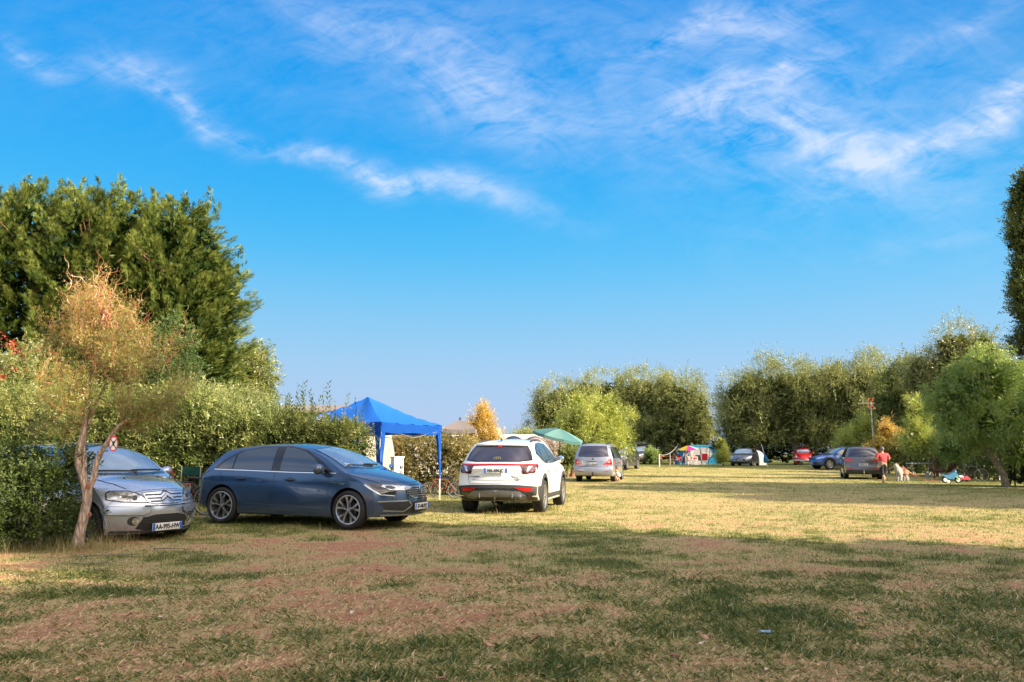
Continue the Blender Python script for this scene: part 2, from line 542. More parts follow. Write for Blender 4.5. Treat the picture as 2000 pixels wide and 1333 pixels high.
# ------------------------------------------------------------------ the meadow
_tab = np.random.default_rng(3).random((256, 256))
def vnoise(x, y, scale, seed=0):
    x = np.asarray(x, float) * scale + seed * 17.3; y = np.asarray(y, float) * scale + seed * 9.1
    xi, yi = np.floor(x).astype(int), np.floor(y).astype(int)
    fx, fy = x - xi, y - yi
    fx, fy = fx * fx * (3 - 2 * fx), fy * fy * (3 - 2 * fy)
    t = lambda a, b: _tab[a % 256, b % 256]
    return (t(xi, yi) * (1 - fx) + t(xi + 1, yi) * fx) * (1 - fy) + (t(xi, yi + 1) * (1 - fx) + t(xi + 1, yi + 1) * fx) * fy
def fbm(x, y, scale, octs=4, seed=0, gain=.55):
    s, a, n = 0, 1, 0
    for o in range(octs):
        s = s + a * vnoise(x, y, scale * 2 ** o, seed + o); n += a; a *= gain
    return s / n

def dryness(x, y):
    """0 lush green, .5 worn yellow-green, 1 bare straw and soil"""
    d = .57 + .65 * (fbm(x, y, .6, 5, 1) - .5) + .85 * (fbm(x, y, 1.9, 4, 5) - .5) + .75 * (fbm(x, y, 5.3, 3, 15) - .5)
    track = np.exp(-((x + .32 * (y - 9) + 2.2) / 1.7) ** 2) * np.exp(-((y - 9.0) / 4.5) ** 2)
    d = d + .28 * track
    d = d + .16 * np.exp(-((y - 21) / 7) ** 2) * np.clip((x - 0) / 3, 0, 1)
    d = d - .22 * np.exp(-((y - 14.6) / 1.3) ** 2) * (x < 2) - .13 * np.clip((y - 12) / 4, 0, 1)
    d = d - .07 * np.exp(-((x - 4) / 4) ** 2) * (y < 8)
    d = d - .28 * np.clip((y - 58) / 12, 0, 1)
    d = d - .25 * np.clip((x - 13) / 6, 0, 1) * (y > 24) * (y < 40)
    d = d - .15 * (x < -1) * np.clip((y - 16) / 3, 0, 1)
    far = np.clip((y - 13) / 5, 0, 1)
    d = d * (1 - far) + far * np.clip(.22 + .55 * d, 0, .62) - .30 * np.clip((y - 58) / 10, 0, 1)
    return np.clip(d, 0, 1)

def axis_grid(parts):
    out = []
    for a, b, s in parts: out.append(np.arange(a, b, s))
    return np.unique(np.concatenate(out).round(4))
gx = axis_grid([(-4000, -200, 380), (-200, -40, 16), (-40, -12, 1.0), (-12, 12, .16), (12, 45, .8), (45, 200, 16), (200, 4001, 380)])
gy = axis_grid([(-4000, -200, 380), (-200, -4, 14), (-4, 3, .6), (3, 20, .16), (20, 90, .7), (90, 200, 12), (200, 4001, 380)])
X, Y = np.meshgrid(gx, gy, indexing='ij')
near = (np.abs(X) < 13) & (Y > 2) & (Y < 21)
Z = ground_z(X, Y) + near * ((fbm(X, Y, 1.1, 3, 11) - .5) * .05 + (fbm(X, Y, 5, 3, 21) - .5) * .022)
V = np.stack([X, Y, Z], -1).reshape(-1, 3)
n = len(gy)
i, j = np.meshgrid(np.arange(len(gx) - 1), np.arange(n - 1), indexing='ij')
a = (i * n + j).ravel()
F = np.stack([a, a + n, a + n + 1, a + 1], -1)
gm = np_mesh('ground', V, F, dryness(X, Y).ravel())
gm.shade_smooth()

def ground_mat():
    m, nt, N, L, out = node_mat('meadow')
    p = N.new('ShaderNodeBsdfPrincipled'); p.inputs['Roughness'].default_value = 1; p.inputs['Specular IOR Level'].default_value = .1
    at_ = N.new('ShaderNodeAttribute'); at_.attribute_name = 'tint'
    t = N.new('ShaderNodeTexCoord')
    def noise(scale, det, rough=.6):
        n = N.new('ShaderNodeTexNoise'); n.inputs['Scale'].default_value = scale; n.inputs['Detail'].default_value = det; n.inputs['Roughness'].default_value = rough
        L.new(t.outputs['Object'], n.inputs['Vector']); return n.outputs['Fac']
    def m2(op, a, b, clamp=False):
        n = N.new('ShaderNodeMath'); n.operation = op; n.use_clamp = clamp
        for k, v in enumerate((a, b)):
            if isinstance(v, (int, float)): n.inputs[k].default_value = v
            else: L.new(v, n.inputs[k])
        return n.outputs[0]
    fine, mid = noise(38, 8, .72), noise(5, 6)
    d = m2('ADD', at_.outputs['Fac'], m2('MULTIPLY', m2('SUBTRACT', fine, .5), 1.5))
    d = m2('ADD', d, m2('MULTIPLY', m2('SUBTRACT', mid, .5), .8), True)
    r = N.new('ShaderNodeValToRGB'); cr = r.color_ramp
    for k, (q, c) in enumerate([(0.10, (.10, .115, .032)), (.36, (.22, .215, .055)), (.58, (.43, .355, .155)), (.78, (.47, .285, .15)), (.97, (.40, .185, .105))]):
        e = cr.elements[k] if k < 2 else cr.elements.new(q)
        e.position = q; e.color = (*c, 1)
    L.new(d, r.inputs[0]); L.new(r.outputs[0], p.inputs['Base Color'])
    b = N.new('ShaderNodeBump'); b.inputs['Strength'].default_value = .7; b.inputs['Distance'].default_value = .03
    L.new(fine, b.inputs['Height']); L.new(b.outputs[0], p.inputs['Normal'])
    L.new(p.outputs[0], out.inputs[0])
    return m
tag(link('ground', gm, ground_mat()), kind='structure')

# grass blades, denser near the camera
M_GRASS = leaf_mat('grass_blade', (.085, .125, .030), (.25, .24, .065), (.66, .47, .26), trans=.25, hue_noise=.15, scale=3, gloss=.03)
def grass_field(name, N, y0, y1, wide, blade, hgt_, seed, keep=None, lean=1.0, tint_shift=0.0, xfun=None, quad=False, power=1.0):
    r = np.random.default_rng(seed)
    u = r.random(N)
    y = 1 / (1 / y0 + (1 / y1 - 1 / y0) * u ** power)
    x = (r.random(N) * 2 - 1) * (wide * y + 1.0)
    if xfun is not None: x, y = xfun(r, N)
    # gather blades in tufts
    tx, ty = np.round(x / .09) * .09, np.round(y / .09) * .09
    pull = r.random(N) ** 2 * .75
    x = x + (tx + .03 * np.sin(ty * 57) - x) * pull; y = y + (ty - y) * pull
    d = dryness(x, y)
    dens = np.clip(1.25 - .62 * d + .5 * (fbm(x, y, 6, 2, 9) - .5), .42, 1)
    m = r.random(N) < dens
    if keep is not None: m &= keep(x, y)
    x, y, d = x[m], y[m], d[m]; n = len(x)
    z = ground_z(x, y) + ((np.abs(x) < 13) & (y > 2) & (y < 21)) * ((fbm(x, y, 1.1, 3, 11) - .5) * .05 + (fbm(x, y, 5, 3, 21) - .5) * .022) - .004
    az = r.random(n) * 2 * np.pi
    el = np.clip(r.normal(.55, .35, n) * (1.25 - .6 * d), .05, 1.45)
    dirs = np.stack([np.cos(az) * np.cos(el), np.sin(az) * np.cos(el), np.sin(el)], 1)
    size = hgt_ * r.uniform(.5, 1.5, n) * (1.15 - .5 * d) * (1 + y / 40)
    wd = blade * (1 + y / 9) * r.uniform(.7, 1.3, n)
    if quad:
        tv = np.array([[0, -.5, 0], [0, .5, 0], [.55, .30, .07], [1, 0, -.12]], float); tf = np.array([[0, 1, 2], [0, 2, 3]])
    else:
        tv = np.array([[0, -.5, 0], [0, .5, 0], [1, 0, -.05]], float); tf = np.array([[0, 1, 2]])
    S = np.stack([size, wd, size], 1)
    tint = np.clip(d * .95 - .06 + r.normal(0, .24, n) + tint_shift, 0, 1)
    part = scatter(tv, tf, np.stack([x, y, z], 1), frames(dirs, r.uniform(-.6, .6, n)), S, tint)
    o = foliage(name, [part], M_GRASS)
    return tag(o, kind='stuff')
grass_field('grass', 185000, 4.0, 9.0, .84, .0042, .050, 1, quad=True)
grass_field('grass', 200000, 8.5, 20.0, .82, .0045, .042, 2)
grass_field('grass', 90000, 19.0, 62.0, .80, .0050, .040, 3, tint_shift=.10)
# taller tufts of green grass and straw stalks
def tufts(name, n_t, region, seed, per=45, h=.10, tint=.3, spread=.07, blade=.005):
    r = np.random.default_rng(seed)
    cx, cy = region(r, n_t)
    k = r.integers(0, n_t, n_t * per)
    x = cx[k] + r.normal(0, spread, len(k)); y = cy[k] + r.normal(0, spread, len(k))
    az = r.random(len(k)) * 6.28; el = r.uniform(.6, 1.45, len(k))
    dirs = np.stack([np.cos(az) * np.cos(el), np.sin(az) * np.cos(el), np.sin(el)], 1)
    tv = np.array([[0, -.5, 0], [0, .5, 0], [.5, .35, .03], [.5, -.35, .03], [1, 0, -.16]], float); tf = np.array([[0, 1, 2], [0, 2, 3], [3, 2, 4]])
    s = h * r.uniform(.5, 1.3, len(k)) * r.uniform(.6, 1.2, n_t)[k]
    t = np.clip(tint + r.normal(0, .16, len(k)) + (r.random(len(k)) < .12) * .5, 0, 1)
    part = scatter(tv, tf, np.stack([x, y, ground_z(x, y) - .01], 1), frames(dirs, r.uniform(-.5, .5, len(k))), np.stack([s, np.full(len(k), blade), s], 1), t)
    return tag(foliage(name, [part], M_GRASS), kind='stuff')
def near_patches(r, n):
    x = r.uniform(-4.5, 6.5, n * 6); y = r.uniform(4.2, 14, n * 6)
    g = np.argsort(dryness(x, y))[:n]
    return x[g], y[g]
tufts('grass_tuft', 420, near_patches, 5, per=34, h=.075, tint=.20)
def pale_patches(r, n):
    x = r.uniform(-4, 6.5, n * 3); y = 1 / r.uniform(1 / 11, 1 / 4.2, n * 3)
    g = np.argsort(-x + r.normal(0, 2, len(x)))[:n]
    return x[g], y[g]
tufts('grass_tuft', 420, pale_patches, 15, per=16, h=.075, tint=.55, spread=.09, blade=.0055)
def tree_foot(r, n): return r.uniform(-8.2, -5.5, n), r.normal(11.25, .33, n)
tufts('tall_grass', 85, tree_foot, 6, per=30, h=.24, tint=.50, spread=.10, blade=.004)
def car_foot(r, n):
    t = r.random(n); return -6.0 + 7.8 * t + r.normal(0, .1, n), 13.7 + t * 4.6 + r.normal(0, .35, n) - .9 * (t < .5)
tufts('tall_grass', 70, car_foot, 8, per=22, h=.14, tint=.5, spread=.10)
def hedge_foot(r, n):
    t = r.random(n); return -11 + 8 * t, 17.2 + r.normal(0, .25, n) + 1.0 * t
tufts('tall_grass', 160, hedge_foot, 9, per=30, h=.22, tint=.35, spread=.12, blade=.006)

# ------------------------------------------------------------------ trees and hedges
L_WILLOW = leaf_mat('willow_leaf', (.125, .15, .05), (.29, .31, .10), (.46, .46, .19), trans=.25, hue_noise=.35, scale=.25, gloss=.02)
L_LIGHT = leaf_mat('light_willow_leaf', (0.203, 0.27, 0.039), (0.435, 0.486, 0.078), (0.725, 0.675, 0.156), trans=.4, hue_noise=.35, scale=.7)
L_GREEN = leaf_mat('green_willow_leaf', (0.114, 0.187, 0.034), (0.266, 0.374, 0.06), (0.57, 0.612, 0.136), trans=.4, hue_noise=.35, scale=.6)
L_GOLD = leaf_mat('golden_leaf', (0.322, 0.23, 0.033), (0.632, 0.414, 0.066), (0.828, 0.575, 0.176), trans=.4, hue_noise=.35, scale=.9)
L_CONIFER = leaf_mat('cypress_spray', (.026, .052, .012), (.10, .15, .032), (.24, .28, .065), trans=.2, hue_noise=.35, scale=.5, gloss=.02)
L_HEDGE = leaf_mat('hedge_leaf', (.075, .11, .028), (.20, .24, .068), (.40, .39, .14), trans=.3, hue_noise=.45, scale=1.1, gloss=.02)
L_DRYHEDGE = leaf_mat('dry_hedge_leaf', (.12, .12, .035), (.30, .25, .07), (.50, .38, .15), trans=.35, hue_noise=.5, scale=1.3)
L_DARK = leaf_mat('shaded_hedge_leaf', (.020, .032, .010), (.05, .07, .02), (.11, .13, .04), trans=.2, hue_noise=.35, scale=.7, gloss=.02)  # shade beneath the crowns put into the dark leaf colours
L_LAUREL = leaf_mat('laurel_leaf', (.035, .06, .016), (.085, .125, .03), (.18, .21, .06), trans=.3, hue_noise=.4, scale=2, gloss=.02, rough=.5)
L_HOLLY = leaf_mat('holly_leaf', (0.03, 0.06, 0.015), (0.072, 0.126, 0.033), (0.192, 0.252, 0.088), trans=.15, hue_noise=.3, scale=1.5, gloss=.02, rough=.5)
L_CURLY = leaf_mat('curly_willow_leaf', (.16, .22, .04), (.35, .33, .065), (.52, .27, .09), trans=.28, hue_noise=.3, scale=1.6)
L_TWIG = leaf_mat('ochre_twig', (.20, .14, .05), (.38, .22, .08), (.58, .24, .12), trans=.1, hue_noise=.2, scale=2)
L_POPLAR = leaf_mat('poplar_leaf', (.05, .07, .02), (.12, .145, .035), (.22, .24, .07), trans=.3, hue_noise=.3, scale=.6, gloss=.02)
L_YELLOWGREEN = leaf_mat('yellow_green_leaf', (0.208, 0.247, 0.036), (0.39, 0.416, 0.06), (0.585, 0.546, 0.108), trans=.35, hue_noise=.3, scale=.8)
M_REDBLOOM = leaf_mat('red_bloom', (.35, .03, .03), (.55, .06, .05), (.70, .16, .10), trans=.3, hue_noise=.2, scale=3)
M_PINKTIP = leaf_mat('pink_twig', (.45, .16, .07), (.62, .24, .12), (.75, .36, .20), trans=.3, hue_noise=.3, scale=3)
B_GREY = bark_mat('bark_grey', (.10, .08, .06), (.34, .27, .20))
B_PALE = bark_mat('bark_pale', (.16, .11, .08), (.62, .46, .36), scale=9, bump=1.0)
B_RED = bark_mat('bark_red', (.14, .05, .03), (.38, .18, .11))
B_DARK = bark_mat('bark_dark', (.03, .022, .016), (.10, .07, .05))

def dirmix(out, r, up=.2, rand=.7, droop=0.0):
    d = out + r.normal(0, rand, out.shape)
    d[:, 2] += up - droop
    return d / (np.linalg.norm(d, axis=1, keepdims=True) + 1e-9)

def lumpy(blobs, k, seed, lo=.34, hi=.58):
    """breaks each mass into a smaller heart and uneven bulges"""
    r = random.Random(seed * 7 + 1); out = []
    for c, q in blobs:
        out.append((c, tuple(v * .74 for v in q)))
        for i in range(k):
            th, ph = r.uniform(0, 6.28), math.acos(r.uniform(-.75, 1))
            d = (math.sin(ph) * math.cos(th), math.sin(ph) * math.sin(th), math.cos(ph))
            f = r.uniform(lo, hi); g = r.uniform(.55, .82)
            out.append((tuple(c[a] + d[a] * q[a] * g for a in range(3)), tuple(v * f * r.uniform(.85, 1.15) for v in q)))
    return out

def leafy_tree(name, label, cat, base, blobs, m, bark, n=9000, leaf=.22, w=.30, clump=.5, per=24, up=.1, rand=.8, droop=0.0, trunk_r=.18, seed=1, twig=True, group=None,
               shell=.5, trunk=None, shoots=0, shoot_len=.8, limbs=7, nleaf=6, tint_top=.15, curl=0.0, extra=None, tip=.0, core=.10, fine=False, lumps=6, hang=0, hang_len=.8, zmin=0):
    """a tree standing at base; blobs are relative to base"""
    r = np.random.default_rng(seed); rr = random.Random(seed)
    root = thing(name, label, cat, base, 0, group)
    heart = blobs
    if lumps: blobs = lumpy(blobs, lumps, seed)
    P, O, ct = blob_points(blobs, n, clump, per, shell, seed)
    low = P[:, 2] > (.15 if zmin <= 0 else zmin + .6 * np.sin(P[:, 0] * 2.1 + seed) + .4 * np.sin(P[:, 0] * 5.3))
    P, O, ct = P[low], O[low], ct[low]
    zs = np.array([b[0][2] + b[1][2] for b in blobs]).max(); z0 = np.array([b[0][2] - b[1][2] for b in blobs]).min()
    D = dirmix(O, r, up, rand, droop)
    parts = []
    tpl = [twig_t(nleaf, .36, w * (1 if fine else 1.15), s, curl=curl, fine=fine) for s in range(4)]
    k = r.integers(0, len(tpl), len(P))
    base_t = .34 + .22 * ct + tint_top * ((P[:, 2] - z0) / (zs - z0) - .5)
    for q, (tv, tf) in enumerate(tpl):
        s = k == q
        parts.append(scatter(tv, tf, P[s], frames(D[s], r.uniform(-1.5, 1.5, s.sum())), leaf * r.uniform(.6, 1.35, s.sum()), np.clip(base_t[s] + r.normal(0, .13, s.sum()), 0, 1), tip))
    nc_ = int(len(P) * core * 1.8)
    if nc_:           # big leaves deep in the crown close it off, tinted darker for shade
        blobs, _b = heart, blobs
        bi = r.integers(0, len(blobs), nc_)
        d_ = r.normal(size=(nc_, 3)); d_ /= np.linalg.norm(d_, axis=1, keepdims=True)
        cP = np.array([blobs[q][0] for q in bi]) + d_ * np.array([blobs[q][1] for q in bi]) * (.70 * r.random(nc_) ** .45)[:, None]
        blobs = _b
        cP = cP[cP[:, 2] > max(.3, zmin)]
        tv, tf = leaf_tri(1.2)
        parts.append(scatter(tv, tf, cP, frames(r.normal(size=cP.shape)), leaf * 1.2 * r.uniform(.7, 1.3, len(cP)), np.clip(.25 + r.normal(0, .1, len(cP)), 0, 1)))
    if shoots:        # long whippy shoots that break the outline
        b = blobs
        wsel = r.integers(0, len(b), shoots)
        d = r.normal(size=(shoots, 3)); d[:, 2] = np.abs(d[:, 2]) * .9 + .1; d /= np.linalg.norm(d, axis=1, keepdims=True)
        c = np.array([b[q][0] for q in wsel]) + d * np.array([b[q][1] for q in wsel]) * .92
        dd = d + np.array([0, 0, .8]); dd /= np.linalg.norm(dd, axis=1, keepdims=True)
        tv, tf = twig_t(14, .16, w, 9, spread=50)
        parts.append(scatter(tv, tf, c, frames(dd, r.uniform(-3, 3, shoots)), shoot_len * r.uniform(.5, 1.3, shoots), np.clip(.5 + r.normal(0, .15, shoots), 0, 1)))
    if hang:          # weeping ends
        k = r.integers(0, len(P), hang)
        dd = O[k] * .35 + r.normal(0, .15, (hang, 3)); dd[:, 2] = -1
        tv, tf = twig_t(12, .18, w, 11, spread=35)
        parts.append(scatter(tv, tf, P[k], frames(dd, r.uniform(-3, 3, hang)), hang_len * r.uniform(.5, 1.3, hang), np.clip(base_t[k] + .05, 0, 1)))
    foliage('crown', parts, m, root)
    blobs = heart
    # trunk and limbs
    b = MB()
    if trunk is None:
        top = Vector(blobs[0][0]); mid = Vector((top.x * .5, top.y * .5, max(.4, z0 + .3)))
        path = [Vector((0, 0, -.1)), Vector((0.03, 0, .3 * mid.z)), mid, (mid + top) / 2, top + Vector((0, 0, blobs[0][1][2] * .5))]
        b.tube(path, [trunk_r * 1.25, trunk_r, trunk_r * .85, trunk_r * .6, trunk_r * .15], 10)
        fork = mid
    else:
        for path, rad in trunk: b.tube(path, rad, 10)
        fork = Vector(trunk[0][0][-1])
    b.build('trunk', bark, root, ang=80)
    if limbs:
        b = MB()
        for q in range(limbs):
            bl = blobs[q % len(blobs)]
            a = rr.uniform(0, 6.28)
            e = Vector(bl[0]) + Vector((math.cos(a) * bl[1][0] * .7, math.sin(a) * bl[1][1] * .7, rr.uniform(-.2, .7) * bl[1][2]))
            pth = limb_path(fork, e, .12, 6, seed * 10 + q)
            b.tube(pth, [trunk_r * .5 * (1 - .13 * i) for i in range(len(pth))], 6)
            for z in range(2):
                s_ = pth[3 + z]; e2 = s_ + Vector((rr.uniform(-1, 1), rr.uniform(-1, 1), rr.uniform(.1, 1))) * .45 * bl[1][0]
                p2 = limb_path(s_, e2, .12, 4, seed * 31 + q * 3 + z)
                b.tube(p2, [trunk_r * .22 * (1 - .18 * i) for i in range(len(p2))], 5)
        tag(b.build('limb', bark, root, ang=80), kind='stuff')
    return root

# -- spray of cypress: a flat fan of thin fingers, tips bowed over
def spray_t(seed=0):
    r = np.random.default_rng(seed); V, F = [], []
    def fin(p0, d, L, w):
        d = np.array(d) / np.linalg.norm(d); sd_ = np.array([-d[1], d[0], .3]); sd_ /= np.linalg.norm(sd_)
        i0 = 3 * len(V)
        V.append(np.array([p0 + sd_ * w, p0 + d * L + np.array([0, 0, -.10 * L]), p0 - sd_ * w])); F.append([i0, i0 + 1, i0 + 2])
    fin(np.zeros(3), [1, 0, .05], 1.0, .046)
    for t in (.16, .40):
        for q in (-1, 1):
            fin(np.array([t, 0, .03]), [math.cos(R(36)), q * math.sin(R(36)) * r.uniform(.8, 1.2), r.uniform(-.15, .15)], .55 * (1.15 - t) * r.uniform(.8, 1.2), .052)
    return np.concatenate(V), np.array(F)

def cypress(label, base, H, Rd, n, seed, tilt=0.0, z0=.6, group='tall cypress trees behind the hedge', lean=(0, 0)):
    r = np.random.default_rng(seed); rr = random.Random(seed)
    root = thing('cypress_tree', label, 'tree', base, 0, group)
    # upswept plumes set round the stem; every plume carries many sprays
    npl = 240
    n = int(n * 4.2)
    P, D, T = [], [], []
    for q in range(npl):
        h = z0 + (H - z0) * (rr.random() ** .85)
        a = rr.uniform(0, 6.28)
        t = (h - z0) / (H - z0)
        prof = Rd * (1 - .12 * (1 - t)) * math.sqrt(max(0.02, 1 - max(0, (t - .45) / .56) ** 2.4))
        prof *= rr.uniform(.74, 1.22)
        d = np.array([math.cos(a) + .25, math.sin(a), .45 + .6 * t + rr.uniform(-.15, .25)]); d /= np.linalg.norm(d)
        tipz = h + prof * .28
        tip = np.array([math.cos(a) * prof + lean[0] * t, math.sin(a) * prof + lean[1] * t, tipz])
        L = min(prof, rr.uniform(1.1, 2.0))
        m = int(n / npl * rr.uniform(.7, 1.3))
        u = r.random(m) ** .62
        w = .23 * (1 - u * .86) + .012
        pts = tip - d * L * (1 - u)[:, None] + r.normal(0, 1, (m, 3)) * w[:, None] * np.array([1, 1, .6])
        dd = d + r.normal(0, .28, (m, 3)) + np.array([.18, 0, .05])
        P.append(pts); D.append(dd); T.append(np.clip(.08 + .62 * u + rr.uniform(-.2, .2) + r.normal(0, .1, m) + .1 * t, 0, 1))  # tint darkens towards each plume's root, painting shade into the gaps
    # leading shoots on the top
    for q in range(15):
        a = rr.uniform(0, 6.28); ro = rr.uniform(0, .75) * Rd
        tip = np.array([math.cos(a) * ro + lean[0], math.sin(a) * ro + lean[1], H + rr.uniform(-.35, .65) - .4 * (ro / Rd) ** 2])
        d = np.array([rr.uniform(-.25, .35), rr.uniform(-.2, .2), 1.0])
        m = 60; u = r.random(m) ** .7; L = rr.uniform(.8, 1.3)
        P.append(tip - d * L * (1 - u)[:, None] + r.normal(0, 1, (m, 3)) * (.17 * (1 - u) + .015)[:, None]); D.append(d * .9 + r.normal(0, .35, (m, 3))); T.append(np.clip(.5 + r.normal(0, .15, m), 0, 1))
    P, D, T = np.concatenate(P), np.concatenate(D), np.concatenate(T)
    parts = []
    k = r.integers(0, 3, len(P))
    for q in range(3):
        tv, tf = spray_t(q); s = k == q
        parts.append(scatter(tv, tf, P[s], frames(D[s], r.uniform(-.9, .9, s.sum())), .215 * r.uniform(.6, 1.35, s.sum()), T[s], .10))
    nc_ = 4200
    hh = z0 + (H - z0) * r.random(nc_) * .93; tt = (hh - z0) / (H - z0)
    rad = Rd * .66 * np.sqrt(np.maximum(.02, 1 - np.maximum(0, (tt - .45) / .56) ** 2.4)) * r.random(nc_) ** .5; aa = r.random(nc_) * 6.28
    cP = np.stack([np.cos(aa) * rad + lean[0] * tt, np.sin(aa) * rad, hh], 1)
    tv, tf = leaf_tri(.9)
    parts.append(scatter(tv, tf, cP, frames(r.normal(size=cP.shape)), .30 * r.uniform(.6, 1.3, nc_), np.clip(.05 + r.normal(0, .05, nc_), 0, 1)))  # inner leaves tinted almost to the darkest green in place of shade
    foliage('crown', parts, L_CONIFER, root)
    b = MB(); b.tube([(0, 0, -.1), (.05, 0, H * .3), (lean[0] * .6, lean[1] * .6, H * .6), (lean[0], lean[1], H * .92)], [.26, .22, .14, .03], 10)
    b.build('trunk', B_RED, root)
    b = MB()
    for q in range(16):
        h = z0 + (H - z0) * rr.uniform(.05, .8); a = rr.uniform(0, 6.28); L = Rd * .75
        b.tube(limb_path((lean[0] * h / H, lean[1] * h / H, h), (math.cos(a) * L, math.sin(a) * L, h + L * .5), .08, 5, seed * 7 + q), [.05, .045, .04, .03, .02, .01], 5)
    tag(b.build('limb', B_RED, root), kind='stuff')
    return root

def place_c(px, y): return at(px, y)
for k, (px, y, pyt, rd, n, lab, ln) in enumerate([
    (-75, 27.0, 372, 2.3, 3800, 'tall dark green cypress at the left edge, cut by the frame', (0, 0)),
    (35, 27.5, 376, 2.2, 3800, 'tall green cypress leftmost of those wholly in view', (0, 0)),
    (140, 26.6, 384, 2.2, 4300, 'tall green cypress above the orange curly willow, second from the left', (.1, 0)),
    (235, 27.2, 396, 2.1, 4000, 'tall green cypress in the middle of the row', (.1, 0)),
    (318, 26.6, 402, 2.0, 4600, 'tall green cypress with a ragged leader, second from the right end', (.2, 0)),
    (374, 27.0, 500, 1.7, 4600, 'shorter cypress with feathery side branches at the right end of the row', (.1, 0))]):
    b = at(px, y)
    cypress(lab, b, hgt(pyt, y) - b[2], rd, n, 40 + k, lean=ln, z0=.8 if k != 5 else 1.6)

# -- willows beyond the meadow
def E(px, py, y, rx, rz, ry=None, base=None):
    """ellipsoid centred where column px and row py are seen at distance y, relative to base"""
    p = at(px, y)
    c = (p[0] - base[0], y - base[1], hgt(py, y) - base[2])
    return (c, (rx, ry or rx, rz))
def willow_far(label, px, y, specs, seed, n=13000, group='large grey-green willows at the far side of the meadow', m=None, leaf=.42, **k):
    b = at(px, y)
    return leafy_tree('willow_tree', label, 'tree', b, [E(q[0], q[1], y + (q[4] if len(q) > 4 else 0), q[2], q[3], base=b) for q in specs], m or L_WILLOW, k.pop('bark', B_GREY), n=n, leaf=leaf, w=.42,
                      clump=.7, per=40, lumps=8, hang=260, zmin=k.pop('zmin', 1.9), hang_len=1.0, seed=seed, up=.25, rand=.7, droop=.2, shell=.8, trunk_r=.3, group=group, shoots=k.pop('shoots', 90), shoot_len=k.pop('shoot_len', 1.3), limbs=8, nleaf=4, core=.30, **k)
willow_far('grey-green willow with a ragged left side, leftmost of the far willows', 1105, 84, [(1098, 800, 3.2, 3.0), (1070, 815, 1.8, 2.6), (1150, 785, 3.0, 2.6), (1105, 855, 3.0, 2.2)], 61)
willow_far('broad grey-green willow behind the bright green one', 1210, 84, [(1200, 785, 3.4, 2.9), (1255, 780, 3.2, 2.9), (1225, 840, 3.6, 2.6)], 62)
willow_far('dome-shaped grey-green willow above the blue tent', 1320, 82, [(1305, 785, 3.3, 3.0), (1345, 795, 2.9, 2.9), (1372, 830, 1.5, 2.2), (1300, 845, 3.6, 2.0), (1345, 850, 2.6, 1.7)], 63, n=14500)
willow_far('grey-green willow right of the gap of sky, above the grey hatchback', 1475, 74, [(1485, 775, 3.0, 2.9), (1450, 790, 1.7, 2.6), (1440, 835, 1.4, 2.0), (1490, 845, 2.6, 1.7)], 64)
willow_far('grey-green willow above the red car', 1560, 73, [(1545, 775, 3.1, 2.9), (1590, 780, 2.8, 2.8), (1560, 830, 3.2, 2.2)], 65)
willow_far('grey-green willow between the red car and the aerial', 1645, 72, [(1635, 770, 3.0, 3.0), (1675, 785, 2.6, 2.9), (1640, 830, 3.0, 2.4)], 66)
willow_far('rounded grey-green willow behind the television aerial', 1715, 70, [(1710, 765, 2.5, 2.8), (1700, 820, 2.8, 2.6), (1745, 800, 1.9, 2.8)], 67)
# leafier trees climbing to the right
b = at(1770, 60)
leafy_tree('ash_tree', 'broad-leaved green tree between the far willows and the tall trees on the right', 'tree', b, [E(1765, 760, 60, 1.5, 2.3, base=b), (E(1790, 800, 60, 2.0, 2.4, base=b)), E(1760, 840, 60, 2.2, 2.0, base=b)],
           L_HEDGE, B_GREY, n=7000, leaf=.42, w=.55, clump=.6, seed=70, shoots=60, trunk_r=.22)
willow_far('grey-leaved willow left of the two tall trees at the right', 1830, 56, [(1822, 735, 1.5, 1.7), (1850, 780, 2.0, 2.6), (1840, 830, 2.2, 2.2)], 71, n=9000, group='tall trees on the right', leaf=.36)
willow_far('tallest yellowish willow on the right, topping the treeline', 1890, 54, [(1885, 690, 1.5, 1.7), (1915, 700, 1.5, 1.6), (1870, 730, 1.6, 1.9), (1900, 760, 2.4, 2.6), (1895, 830, 2.4, 2.4)], 72, n=11000, group='tall trees on the right', leaf=.36, shoots=40,
           m=leaf_mat('olive_willow_leaf', (.13, .15, .04), (.30, .31, .09), (.48, .44, .17), hue_noise=.4, scale=.5))
b = at(1945, 52)
leafy_tree('poplar_tree', 'conical dark green tree with a pointed tip behind the big willow', 'tree', b, [E(1942, 690, 52, .75, 1.6, base=b), E(1945, 730, 52, 1.2, 1.8, base=b), E(1945, 790, 52, 1.5, 2.6, base=b)], L_HEDGE, B_GREY, n=5000, leaf=.34, w=.5, clump=.4, seed=73, shoots=30, shoot_len=.6)
b = at(2056, 38)
leafy_tree('poplar_tree', 'very tall dark columnar poplar cut by the right edge of the frame', 'tree', b, [((0, 0, 2.6 + 1.9 * i), (1.18 - .08 * abs(i - 2) - (.35 if i == 6 else 0) + .10 * (i % 2), 1.2, 1.75)) for i in range(7)], L_POPLAR, B_GREY, lumps=2,
           n=15000, leaf=.27, w=.7, clump=.34, per=18, seed=74, core=.2, up=.9, rand=.6, shoots=60, shoot_len=.6, limbs=0, trunk_r=.25, shell=.3, nleaf=5)
